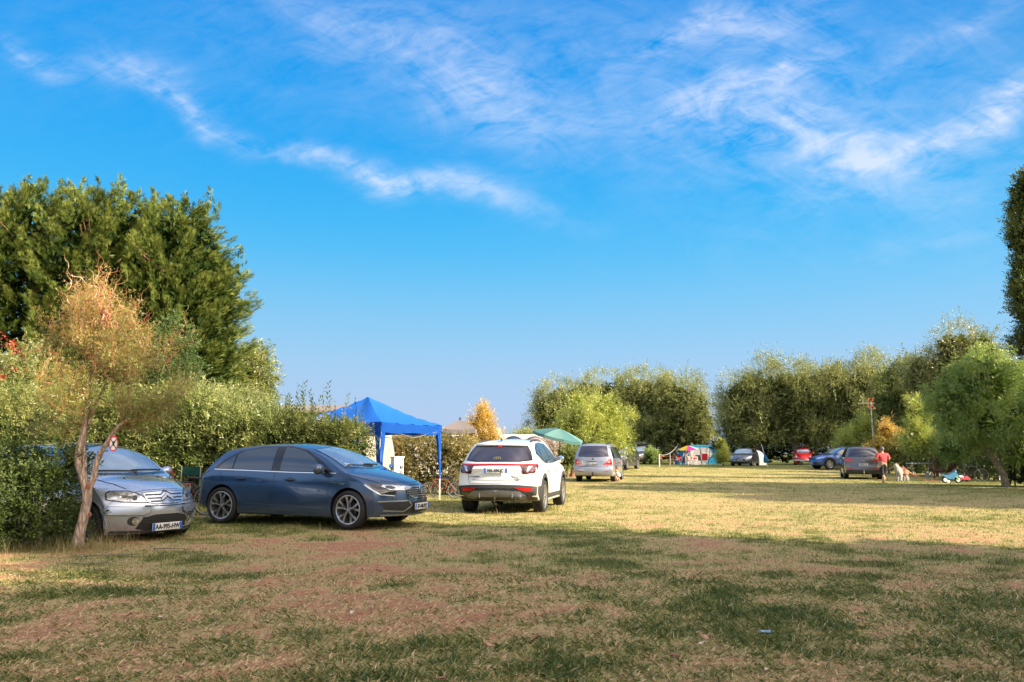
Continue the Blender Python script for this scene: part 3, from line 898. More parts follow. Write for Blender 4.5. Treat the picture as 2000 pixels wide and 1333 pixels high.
# bright willow by the parasol
b = at(1118, 46)
p = at(1152, 46)
leafy_tree('willow_tree', 'bright yellow-green willow with a reddish trunk behind the teal parasol', 'tree', b,
           [E(1150, 822, 46, 1.5, 1.6, base=b), E(1185, 830, 46, 1.4, 1.5, base=b), E(1115, 838, 46, 1.0, 1.2, base=b), E(1205, 860, 46, .9, 1.0, base=b), E(1185, 795, 46, .55, .8, base=b), E(1135, 795, 46, .5, .7, base=b), E(1145, 860, 46, 1.3, 1.0, base=b)],
           L_LIGHT, B_RED, hang=500, hang_len=.5, n=9000, leaf=.30, w=.24, clump=.38, seed=75, up=.2, droop=.25, shoots=120, shoot_len=.8, trunk_r=.13)
# big willow on the right with the leaning double trunk
b = at(1966, 31.6)
def rel(px, py, y): p = at(px, y); return Vector((p[0] - b[0], y - b[1], hgt(py, y) - b[2]))
tr = [([Vector((0, 0, -.1)), rel(1962, 925, 31.6), rel(1950, 905, 31.6), rel(1935, 880, 31.6), rel(1925, 850, 31.6), rel(1915, 800, 31.6)], [.16, .13, .11, .095, .08, .04]),
      ([rel(1958, 922, 31.6), rel(1956, 895, 31.8), rel(1950, 860, 32), rel(1958, 800, 32)], [.10, .085, .07, .03])]
leafy_tree('willow_tree', 'big feathery green willow with a leaning forked trunk at the right edge', 'tree', b,
           [E(1925, 780, 31.6, 1.7, 1.5, 1.3, base=b), E(1880, 800, 31.6, 1.0, 1.5, base=b), E(1975, 760, 31.6, 1.6, 1.5, base=b), E(1930, 725, 31.6, 1.1, .8, base=b), E(2020, 800, 31.6, 1.5, 1.6, base=b), E(1890, 850, 31.6, .8, .9, base=b), E(1950, 830, 31.6, 1.5, .9, base=b), E(1868, 880, 31.6, .55, .45, base=b), E(2010, 880, 31.6, .9, .7, base=b)],
           L_GREEN, B_GREY, n=14000, leaf=.26, w=.24, clump=.26, seed=76, up=.1, droop=.45, shoots=110, shoot_len=.55, hang=1500, hang_len=.55, lumps=9, trunk=tr, trunk_r=.12, limbs=10, curl=.5)
b = at(1832, 46)
tr = [([Vector((0, 0, -.1)), rel(1829, 908, 46) if False else Vector((-.1, 0, .7)), Vector((-.45, 0, 1.6)), Vector((-.9, 0, 2.8))], [.09, .08, .06, .03])]
leafy_tree('willow_tree', 'narrow light yellow-green young willow leaning left above the camping table', 'tree', b,
           [E(1798, 840, 46, .85, 1.1, base=b), E(1796, 800, 46, .45, .85, base=b), E(1815, 870, 46, .7, .8, base=b), E(1788, 868, 46, .6, .7, base=b), E(1815, 815, 46, .3, .7, base=b)],
           L_LIGHT, B_RED, n=4200, leaf=.24, w=.24, clump=.28, seed=77, up=.5, shoots=60, shoot_len=.5, trunk=tr, trunk_r=.08, limbs=5)
b = at(1736, 51)
leafy_tree('golden_shrub', 'golden yellow shrub above the hedge behind the woman', 'shrub', b, [E(1737, 862, 51, .85, .8, base=b), E(1735, 840, 51, .45, .5, base=b), E(1755, 880, 51, .6, .6, base=b), E(1720, 876, 51, .6, .6, base=b)], L_GOLD, B_RED, n=2600, leaf=.26, w=.3, clump=.25, seed=78, up=.5, shoots=60, shoot_len=.45, trunk_r=.06)
b = at(1680, 60)
leafy_tree('willow_tree', 'small round green willow behind the grey-brown SUV', 'tree', b, [E(1682, 855, 60, 1.5, 1.2, base=b), E(1665, 868, 60, 1.0, 1.0, base=b), E(1690, 835, 60, .8, .8, base=b)], L_LIGHT, B_GREY, n=3600, leaf=.32, w=.26, clump=.35, seed=79, up=.4, shoots=60, shoot_len=.6, trunk_r=.08)
b = at(1655, 61)
leafy_tree('golden_shrub', 'low yellowish shrub behind the bright blue SUV', 'shrub', b, [E(1655, 880, 61, 1.0, .7, base=b)], L_YELLOWGREEN, B_GREY, n=1200, leaf=.26, w=.3, clump=.3, seed=80, up=.8, shoots=60, shoot_len=.6, trunk_r=.05)
b = at(1412, 63.5)
leafy_tree('columnar_shrub', 'narrow upright yellow-green shrub between the tent and the grey hatchback', 'shrub', b, [E(1412, 893, 63.5, .5, .6, base=b), E(1412, 872, 63.5, .35, .8, base=b), E(1411, 900, 63.5, .5, .35, base=b)], L_YELLOWGREEN, B_DARK, n=1500, leaf=.24, w=.25, clump=.18, seed=81, up=1.2, rand=.5, shoots=50, shoot_len=.5, trunk_r=.06, limbs=0)
b = at(1274, 74)
leafy_tree('bush', 'small bright green bush right of the brown van', 'shrub', b, [E(1274, 893, 74, .7, .6, base=b)], L_GREEN, B_DARK, n=900, leaf=.3, w=.3, clump=.25, seed=82, up=.9, shoots=30, shoot_len=.6, trunk_r=.05, limbs=0)
b = at(942, 28)
leafy_tree('golden_shrub', 'tall golden yellow shrub left of the white SUV', 'shrub', b, [E(940, 840, 28, .55, .6, base=b), E(945, 815, 28, .35, .45, base=b), E(925, 870, 28, .5, .6, base=b), E(958, 868, 28, .42, .6, base=b), E(940, 905, 28, .6, .6, base=b)], L_GOLD, B_GREY,
           n=5200, leaf=.15, w=.28, clump=.18, seed=83, up=1.0, rand=.5, shoots=110, shoot_len=.35, trunk_r=.05)
b = at(1108, 44)
leafy_tree('bush', 'green bush under the teal parasol, left of the minivan', 'shrub', b, [E(1105, 898, 44, .75, .8, base=b), E(1085, 880, 44, .5, .5, base=b)], L_HEDGE, B_RED, n=2400, leaf=.24, w=.4, clump=.25, seed=84, up=.5, shoots=20, shoot_len=.4, trunk_r=.05)
b = at(1073, 40)
leafy_tree('flowering_bush', 'bush with pale pinkish leaves under the left side of the teal parasol', 'shrub', b, [E(1073, 880, 40, .5, .5, base=b)], leaf_mat('pale_leaf', (.30, .26, .16), (.52, .42, .36), (.72, .60, .52)), B_RED, n=1100, leaf=.18, w=.5, clump=.2, seed=85, up=.5, trunk_r=.04, limbs=0)
b = at(1010, 60)
leafy_tree('bush', 'distant low tree just left of the far willows', 'tree', b, [E(1020, 862, 60, 1.2, .8, base=b), E(1000, 868, 60, 1.2, .5, base=b)], L_WILLOW, B_GREY, n=2200, leaf=.34, w=.3, clump=.35, seed=86, up=.6, shoots=40, shoot_len=.8)
# left side
b = at(325, 24)
leafy_tree('holly_tree', 'dark glossy holly in front of the cypress row', 'tree', b, [E(322, 655, 24, .50, .6, base=b), E(328, 700, 24, .62, .8, base=b), E(345, 735, 24, .7, .7, base=b), E(320, 770, 24, .8, .8, base=b)], L_HOLLY, B_GREY, n=5600, leaf=.17, w=.5, clump=.2, per=20, seed=87, up=.2, trunk_r=.08)
b = at(478, 36)
leafy_tree('maple_tree', 'yellow-green tree behind the right end of the cypress row', 'tree', b, [E(480, 730, 36, 1.0, 1.2, base=b), E(490, 770, 36, 1.0, 1.2, base=b), E(455, 790, 36, 1.4, 1.4, base=b)], leaf_mat('maple_leaf', (.11, .14, .03), (.22, .25, .05), (.36, .35, .09), trans=.3, hue_noise=.3, scale=.8), B_GREY, n=5200, leaf=.26, w=.6, clump=.35, seed=88, up=.2, shoots=30, shoot_len=.4)
b = at(420, 24)
leafy_tree('bush', 'pale green feathery bush above the hedge, below the cypress row', 'shrub', b, [E(380, 790, 24, 1.0, .55, base=b), E(440, 800, 24, 1.0, .5, base=b), E(330, 780, 24, .8, .6, base=b), E(490, 812, 24, .5, .35, base=b)], leaf_mat('pale_green_leaf', (.14, .18, .05), (.30, .33, .10), (.48, .46, .20), hue_noise=.4), B_GREY, n=5200, leaf=.18, w=.3, clump=.3, seed=89, up=.6, shoots=60, shoot_len=.4, trunk_r=.05)
b = at(15, 20)
leafy_tree('flowering_shrub', 'green shrub with clusters of red berries at the left edge', 'shrub', b, [E(20, 745, 20, .95, .85, base=b), E(-40, 740, 20, .9, 1.0, base=b), E(45, 800, 20, .8, .8, base=b), E(-10, 820, 20, 1.2, .9, base=b)], leaf_mat('berry_leaf', (.10, .14, .03), (.25, .27, .07), (.45, .42, .16), hue_noise=.4, scale=1.5), B_GREY,
           n=4300, leaf=.15, w=.42, clump=.22, seed=90, up=.3, shoots=40, shoot_len=.3, trunk_r=.06)
rt = [o for o in bpy.data.objects if o.get('label', '').startswith('green shrub with clusters')][0]
r_ = np.random.default_rng(5)
P, O, ct = blob_points([E(20, 745, 20, .98, .90, base=b), E(-40, 740, 20, .95, 1.05, base=b), E(45, 800, 20, .82, .82, base=b)], 1700, .10, 18, 1.03, 91)
tv, tf = leaf_t(.8)
foliage('berry_cluster', [scatter(tv, tf, P, frames(r_.normal(size=P.shape)), .075 * r_.uniform(.6, 1.3, len(P)), r_.random(len(P)))], M_REDBLOOM, rt)

# -- hedges: stems with leafy shoots rising from a thick base
def hedge(label, pts, depth, hs, m, n, seed, leaf=.12, w=.42, shoots=300, shoot_len=.5, bark=B_GREY, per=22, clump=.22, up=.45, top_jit=.25, name='hedge', stem_every=.16, group=None, cat='hedge', core=True, shoot_top=None):
    """pts: (x, y) along the foot; hs: height at each"""
    r = np.random.default_rng(seed); rr = random.Random(seed)
    root = thing(name, label, cat, (pts[0][0], pts[0][1], gz(*pts[0])), 0, group)
    o = np.array([pts[0][0], pts[0][1], gz(*pts[0])])
    seg = np.array(pts, float); d = np.diff(seg, axis=0); ln = np.hypot(d[:, 0], d[:, 1]); cum = np.concatenate([[0], np.cumsum(ln)])
    def along(t):
        s = t * cum[-1]
        x = np.interp(s, cum, seg[:, 0]); y = np.interp(s, cum, seg[:, 1]); h = np.interp(s, cum, hs)
        return x, y, h
    nc = max(6, n // per)
    t = r.random(nc); x, y, h = along(t)
    h = h * (1 + top_jit * (fbm(t * cum[-1], t * 0, 1.1, 3, seed) - .5) * 2)
    dirn = d[0] / np.hypot(*d[0]); nrm = np.array([-dirn[1], dirn[0]])
    side = r.choice([-1, 1, 0], nc, p=[.42, .30, .28])
    v = r.random(nc) ** .75
    z = np.where(side == 0, h * r.uniform(.86, 1.0, nc), h * (.06 + .92 * v))
    off = np.where(side == 0, r.uniform(-.5, .5, nc) * depth, side * depth * .5 * r.uniform(.75, 1.08, nc))
    cx, cy = x - nrm[0] * -off, y - nrm[1] * -off
    outd = np.stack([nrm[0] * np.sign(off), nrm[1] * np.sign(off), np.where(side == 0, 1.2, .25)], 1)
    k = r.integers(0, nc, n)
    sc = clump * r.uniform(.5, 1.4, nc)
    P = np.stack([cx[k], cy[k], z[k] + ground_z(cx[k], cy[k])], 1) + r.normal(size=(n, 3)) * .5 * sc[k][:, None] - o
    good = P[:, 2] > .02; P = P[good]; k = k[good]
    D = dirmix(outd[k], r, up, .75)
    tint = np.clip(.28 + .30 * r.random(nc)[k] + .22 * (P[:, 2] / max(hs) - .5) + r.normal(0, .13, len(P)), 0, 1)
    parts = []
    q4 = r.integers(0, 3, len(P))
    for q in range(3):
        tv, tf = twig_t(5, .42, w, q); s = q4 == q
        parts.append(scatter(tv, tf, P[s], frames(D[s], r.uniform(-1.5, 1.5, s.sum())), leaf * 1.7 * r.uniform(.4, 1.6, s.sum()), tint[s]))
    if shoots:
        t = r.random(shoots); x, y, h = along(t); hh = h * r.uniform(.80, 1.0, shoots)
        dd = np.stack([r.normal(0, .16, shoots), r.normal(0, .16, shoots), np.ones(shoots)], 1)
        c = np.stack([x, y + r.uniform(-.4, .4, shoots) * depth, hh + ground_z(x, y)], 1) - o
        tv, tf = twig_t(18, .13, w, 7, spread=60)
        Ls = shoot_len * r.uniform(.4, 1.3, shoots)
        if shoot_top is not None: Ls = Ls * shoot_top(t)
        parts.append(scatter(tv, tf, c, frames(dd, r.uniform(-3, 3, shoots)), Ls, np.clip(.35 + r.normal(0, .12, shoots), 0, 1)))
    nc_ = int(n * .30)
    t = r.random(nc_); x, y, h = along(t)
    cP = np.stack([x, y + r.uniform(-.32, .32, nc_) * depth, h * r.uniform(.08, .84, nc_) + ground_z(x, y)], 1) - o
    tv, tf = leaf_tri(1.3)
    parts.append(scatter(tv, tf, cP, frames(r.normal(size=cP.shape)), leaf * 1.8 * r.uniform(.7, 1.3, nc_), np.clip(.15 + r.normal(0, .1, nc_), 0, 1)))  # inner leaves tinted darker, shade put into their colour
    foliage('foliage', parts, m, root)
    b = MB()
    for q in range(int(cum[-1] / stem_every)):
        x, y, h = along(rr.random()); yy = rr.uniform(-.3, .3) * depth
        p0 = Vector((x - o[0], y + yy - o[1], gz(x, y) - o[2] - .05)); p1 = p0 + Vector((rr.uniform(-.3, .3), rr.uniform(-.2, .2), h * rr.uniform(.6, .95)))
        pth = limb_path(p0, p1, .06, 4, seed * 100 + q)
        b.tube(pth, [.018, .016, .013, .010, .006], 5)
    tag(b.build('stem', bark, root), kind='stuff')
    return root
def hp(*a): return [at(px, y)[:2] for px, y in a]
hedge('tall mixed hedge behind the silver and blue hatchbacks', hp((150, 18.6), (430, 18.6), (560, 18.2)), 1.1, [2.35, 2.42, 2.12], L_HEDGE, 15000, 101, shoots=420, shoot_len=.42, leaf=.115, clump=.28, per=34)
hedge('right end of the tall hedge with long upright shoots in front of the blue gazebo', hp((560, 18.2), (640, 18.0), (705, 17.8)), .9, [2.08, 1.84, 1.74],
      leaf_mat('hedge_leaf_dark', (.04, .065, .016), (.115, .14, .035), (.28, .28, .09), trans=.3, hue_noise=.45, scale=1.1, gloss=.02), 9500, 102, shoots=46, shoot_len=.8, leaf=.085, top_jit=.08)
hedge('light green hedge at the left edge behind the dark laurel', hp((-140, 16.8), (30, 17.2), (170, 17.8)), 1.2, [2.6, 2.55, 2.4],
      leaf_mat('hedge_leaf_light', (.09, .13, .035), (.23, .26, .075), (.42, .40, .15), trans=.3, hue_noise=.45, scale=1.1, gloss=.02), 9000, 103, shoots=250, shoot_len=.35, leaf=.095)
hedge('thin yellowing hedge seen under the blue gazebo', hp((740, 25.9), (830, 25.7), (925, 25.3)), .7, [1.9, 1.85, 1.75], L_DRYHEDGE, 6500, 104, shoots=200, shoot_len=.35, leaf=.085, top_jit=.2)
hedge('hedge of mixed shrubs behind the camping table and the bicycle', hp((1742, 51), (1830, 48), (1900, 42), (1990, 37)), 1.2, [2.3, 2.2, 2.1, 2.4], L_HEDGE, 9000, 105, shoots=350, shoot_len=.7, leaf=.15)
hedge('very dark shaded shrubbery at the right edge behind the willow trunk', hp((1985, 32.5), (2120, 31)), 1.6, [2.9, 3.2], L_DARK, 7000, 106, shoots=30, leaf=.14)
hedge('evergreen hedge coloured dark for shade along the foot of the far willows', hp((1240, 94), (1420, 92), (1640, 82), (1830, 72)), 2.2, [3.4, 2.8, 3.6, 3.4], L_DARK, 9500, 107, shoots=60, shoot_len=.6, leaf=.32, clump=.7, stem_every=.8)
hedge('undergrowth coloured dark for shade below the left far willows', hp((1030, 93), (1250, 95)), 2.0, [2.6, 3.2], L_DARK, 6000, 108, shoots=20, leaf=.3, clump=.6, stem_every=.9)
# laurel in front of the silver car
b = at(75, 11.3)
leafy_tree('laurel_bush', 'dark green laurel bush hiding the tail of the silver car at left', 'shrub', b,
           [((-.45, .1, .75), (.55, .5, .75)), ((.10, .05, .95), (.42, .42, .75)), ((-.15, -.1, .45), (.72, .45, .5)), ((-.75, .1, 1.15), (.45, .45, .45))],
           L_LAUREL, B_GREY, lumps=3, fine=True, core=0.03, n=3300, leaf=.17, w=.42, clump=.16, per=16, seed=92, up=.5, rand=.7, shoots=50, shoot_len=.32, trunk_r=.03, shell=.45)
# curly willow in the left foreground
def curly():
    y0 = 11.2
    b = at(150, y0)
    def q(px, py, dy=0.0):
        p = at(px, y0 + dy); return Vector((p[0] - b[0], dy, hgt(py, y0 + dy) - b[2]))
    root = thing('curly_willow', 'small forked tree with orange-tan curly twigs in the left foreground', 'tree', b)
    m = MB()
    m.tube([q(150, 1072), q(152, 1050), q(158, 1015), q(163, 980), q(162, 955)], [.085, .072, .066, .062, .064], 14)
    m.tube([q(160, 960), q(150, 930), q(139, 905), q(138, 880), q(143, 860), q(147, 835), q(146, 812), q(150, 785), q(152, 740, .1), q(160, 690, .1)], [.055, .05, .046, .043, .040, .036, .030, .024, .016, .008], 10)
    m.tube([q(163, 958), q(172, 935), q(176, 905, -.03), q(183, 885, -.05), q(196, 862, -.06), q(207, 842, -.08), q(222, 826, -.1), q(245, 812, -.1)], [.05, .044, .040, .036, .031, .026, .02, .012], 10)
    m.tube([q(158, 950), q(154, 925), q(152, 900, .05), q(147, 870, .06), q(150, 845, .1), q(158, 815, .15), q(170, 780, .2), q(185, 745, .2)], [.040, .036, .033, .030, .027, .022, .016, .01], 8)
    m.build('trunk', B_PALE, root, ang=80)
    # forks, knots
    for c_, r_ in ((q(163, 951, -.05), .034), (q(170, 1005, -.05), .026)):
        m = MB(); m.ball(c_, r_, 2, (1, .6, 1.3), .15); m.build('bark_wound', mat('wound', (.34, .12, .07), rough=.8, noise=.4, nscale=30), root)
    rr = random.Random(4)
    m = MB(); tips = []
    starts = [(q(147, 835), 5), (q(150, 785), 6), (q(207, 842, -.08), 5), (q(158, 815, .15), 5), (q(222, 826, -.1), 4), (q(160, 720, .1), 5)]
    targ = [(70, 690), (95, 640), (60, 740), (130, 610), (165, 560), (120, 590), (200, 640), (160, 600), (250, 660), (225, 700), (290, 710), (310, 745), (270, 770), (240, 740), (300, 790), (255, 820), (90, 770), (110, 720), (200, 700), (180, 650), (150, 660), (215, 770), (130, 760), (320, 770), (80, 660), (285, 680), (145, 570), (190, 610), (100, 800), (235, 640), (62, 845), (105, 850), (265, 850), (300, 825), (70, 790)]
    for i, (px, py) in enumerate(targ):
        s = min(starts, key=lambda s: (s[0] - q(px, py)).length + rr.random() * .5)[0]
        px = 185 + (px - 185) * 1.13
        e = q(px, py, rr.uniform(-.6, .6))
        pth = limb_path(s, e, .13, 7, 300 + i)
        m.tube(pth, [.017 * (1 - .12 * j) for j in range(len(pth))], 6)
        tips += pth[3:]
        for z in range(5):
            s2 = pth[rr.randint(3, 7)]; e2 = s2 + Vector((rr.uniform(-.4, .45), rr.uniform(-.35, .35), rr.uniform(-.1, .45)))
            p2 = limb_path(s2, e2, .2, 5, 900 + i * 7 + z); m.tube(p2, [.007, .006, .005, .004, .003, .002], 4); tips += p2[1:]
    m.build('limb', bark_mat('bark_ochre', (.16, .07, .03), (.36, .18, .08), scale=12, bump=.3), root)
    T = np.array([tuple(p) for p in tips])
    r = np.random.default_rng(8)
    n = 18500
    k = r.integers(0, len(T), n)
    P = T[k] + r.normal(0, .075, (n, 3))
    D = r.normal(0, .7, (n, 3)) + np.array([.1, 0, .45])
    zt = (P[:, 2] - 1.2) / 2.5
    parts = []
    kk = r.integers(0, 4, n)
    for a in range(4):
        tv, tf = twig_t(5, .36, .17, a + 20, spread=48, curl=.8); s = kk == a
        parts.append(scatter(tv, tf, P[s], frames(D[s], r.uniform(-3, 3, s.sum())), .10 * r.uniform(.6, 1.4, s.sum()), np.clip(.12 + .55 * zt[s] + r.normal(0, .2, s.sum()), 0, 1)))
    foliage('crown', parts, L_CURLY, root)
    # wavy upright twigs
    tt = np.linspace(0, 1, 9)
    for w_, sd_ in ((.007, 0), (.006, 1)):
        cx_ = np.stack([tt, .05 * np.sin(tt * 13 + sd_ * 2), .04 * np.cos(tt * 11)], 1); hw = (w_ * (1 - .7 * tt))[:, None] * np.array([[0, 1, .5]])
        tv = np.concatenate([cx_ - hw, cx_ + hw]); tf = np.array([[i, i + 1, i + 10] for i in range(8)] + [[i, i + 10, i + 9] for i in range(8)])
        k2 = r.integers(0, len(T), 430); D2 = r.normal(0, .32, (430, 3)) + np.array([.05, 0, 1.0])
        foliage('twig', [scatter(tv, tf, T[k2] - np.array([0, 0, .12]), frames(D2, r.uniform(-3, 3, 430)), .42 * r.uniform(.5, 1.3, 430), np.clip(.25 + .5 * (T[k2][:, 2] - 1.2) / 2.5 + r.normal(0, .15, 430), 0, 1))], L_TWIG, root)['kind'] = 'stuff'
    # pinkish curling tips at the top
    m = MB()
    for i in range(70):
        c = T[r.integers(0, len(T))]
        if c[2] < 2.35: continue
        p = Vector(c); a = rr.uniform(0, 6.28); pts = []
        for j in range(9):
            t = j / 8; pts.append(p + Vector((.03 * math.sin(a + t * 9) + .10 * t * math.cos(a), .03 * math.cos(a + t * 8), .34 * t)))
        m.tube(pts, [.0055 * (1 - .09 * j) for j in range(9)], 4)
    for i in range(26):
        p = q(165 + rr.uniform(-16, 16), 640, rr.uniform(-.1, .1)); a = rr.uniform(0, 6.28)
        m.tube([p + Vector((.03 * math.sin(a + t * 10) + .05 * t * math.cos(a), .03 * math.cos(a + t * 8), rr.uniform(.45, .62) * t)) for t in np.linspace(0, 1, 10)], [.007 * (1 - .08 * j) for j in range(10)], 4)
    tag(m.build('twig_tip', M_PINKTIP, root), kind='stuff')
    return root
curly()

# -- trees standing outside the frame to the right; their shade lies across the meadow
for k, (x, y, H, rd, z0, lab) in enumerate([
    (16.0, 3.4, 14.5, 4.2, 2.0, 'leafy tree outside the frame on the right, nearest the shaded foreground'),
    (17.0, -3.4, 12.0, 3.4, 1.6, 'leafy tree outside the frame on the right, level with the camera'),
    (25.5, -3.6, 18.0, 3.3, 6.0, 'tallest leafy tree outside the frame on the right, behind the camera'),
    (25.0, 16.0, 10.0, 3.0, 1.0, 'leafy tree outside the frame on the right, at the near edge of the middle shade'),
    (25.2, 20.6, 12.5, 3.3, 1.0, 'leafy tree outside the frame on the right, in the middle of the row'),
    (24.8, 25.2, 11.5, 3.0, 1.0, 'leafy tree outside the frame on the right, beside the dark shrubbery')]):
    leafy_tree('shade_tree', lab, 'tree', (x, y, 0), [((0, 0, z0 + (H - z0) * .35), (rd, rd, (H - z0) * .36)), ((.2, .3, z0 + (H - z0) * .72), (rd * .85, rd * .85, (H - z0) * .30)), ((-.5, -.3, z0 + (H - z0) * .5), (rd * .8, rd * .9, (H - z0) * .3))],
               L_GREEN, B_GREY, n=5200, leaf=.58, w=.6, clump=.7, core=.7, lumps=2, nleaf=4, seed=120 + k, up=.1, group='trees along the right side, outside the frame', limbs=8, trunk_r=.22, shoots=60, shell=.35)

# ------------------------------------------------------------------ cars
def paint(name, col, metal=.55, rough=.32, flake=.12):
    if name in MATS: return MATS[name]
    m, nt, N, L, out = node_mat(name)
    p = N.new('ShaderNodeBsdfPrincipled'); L.new(p.outputs[0], out.inputs[0])
    p.inputs['Metallic'].default_value = metal; p.inputs['Roughness'].default_value = rough
    p.inputs['Coat Weight'].default_value = 1.0; p.inputs['Coat Roughness'].default_value = .03; p.inputs['Coat IOR'].default_value = 1.55
    t = N.new('ShaderNodeTexCoord')
    n = N.new('ShaderNodeTexNoise'); n.inputs['Scale'].default_value = 3.0; n.inputs['Detail'].default_value = 6
    L.new(t.outputs['Object'], n.inputs['Vector'])
    # road dust gathers low on the panels
    s = N.new('ShaderNodeSeparateXYZ'); L.new(t.outputs['Object'], s.inputs[0])
    mr = N.new('ShaderNodeMapRange'); mr.inputs['From Min'].default_value = .65; mr.inputs['From Max'].default_value = .15
    L.new(s.outputs[2], mr.inputs[0])
    mm = N.new('ShaderNodeMath'); mm.operation = 'MULTIPLY'; L.new(mr.outputs[0], mm.inputs[0]); L.new(n.outputs['Fac'], mm.inputs[1])
    ms = N.new('ShaderNodeMath'); ms.operation = 'MULTIPLY'; L.new(mm.outputs[0], ms.inputs[0]); ms.inputs[1].default_value = .45
    mx = N.new('ShaderNodeMixRGB'); mx.inputs[1].default_value = (*col, 1); mx.inputs[2].default_value = (.16, .12, .08, 1)
    L.new(ms.outputs[0], mx.inputs[0]); L.new(mx.outputs[0], p.inputs['Base Color'])
    r = N.new('ShaderNodeMath'); r.operation = 'MULTIPLY_ADD'; L.new(ms.outputs[0], r.inputs[0]); r.inputs[1].default_value = .8; r.inputs[2].default_value = .03
    L.new(r.outputs[0], p.inputs['Coat Roughness'])
    MATS[name] = m
    return m

M_GLASS = mat('car_glass', (.012, .018, .022), rough=.03, metal=0, spec=1.0, ior=1.75, noise=.3, nscale=3)
M_SHIELD = mat('windscreen_glass', (.42, .50, .54), rough=.04, metal=.6, spec=.8, ior=1.6, noise=.2, nscale=2.0)
M_BLACK = mat('black_plastic', (.018, .018, .019), rough=.55, noise=.2, nscale=60)
M_GLOSSBLACK = mat('gloss_black', (.01, .01, .011), rough=.12, coat=.6)
M_CLAD = mat('grey_cladding', (.035, .036, .038), rough=.6, noise=.2, nscale=50)
M_RUBBER = mat('tyre_rubber', (.02, .019, .018), rough=.85, noise=.35, nscale=15, bump=.2)
M_CHROME = mat('chrome', (.75, .76, .78), rough=.12, metal=1.0)
M_ALLOY = mat('alloy', (.55, .55, .56), rough=.28, metal=.85, noise=.1)
M_ALLOYDARK = mat('alloy_dark', (.03, .03, .032), rough=.35, metal=.4)
M_WELL = mat('wheel_well', (.006, .006, .006), rough=.9)
M_RED = mat('red_lens', (.55, .012, .012), rough=.12, coat=1, noise=.25, nscale=25)
M_REDDARK = mat('dark_red_lens', (.10, .008, .010), rough=.1, coat=1)
M_LAMP = mat('lamp_reflector', (.62, .65, .68), rough=.14, metal=.75, coat=1, noise=.45, nscale=22)
M_LAMPDARK = mat('lamp_housing', (.03, .032, .036), rough=.12, coat=1)
M_CLEAR = mat('clear_lens', (.75, .78, .82), rough=.08, coat=1, metal=.3)
M_AMBER = mat('amber_lens', (.65, .22, .03), rough=.15, coat=1)
M_PLATE = mat('plate_white', (.72, .72, .70), rough=.4, noise=.05)
M_PLATEBLUE = mat('plate_blue', (.02, .12, .55), rough=.4)
M_INK = mat('ink', (.012, .012, .012), rough=.5)
M_DARKMETAL = mat('dark_metal', (.03, .03, .03), rough=.4, metal=.3)
M_SILVERTRIM = mat('satin_trim', (.42, .43, .45), rough=.3, metal=.8)

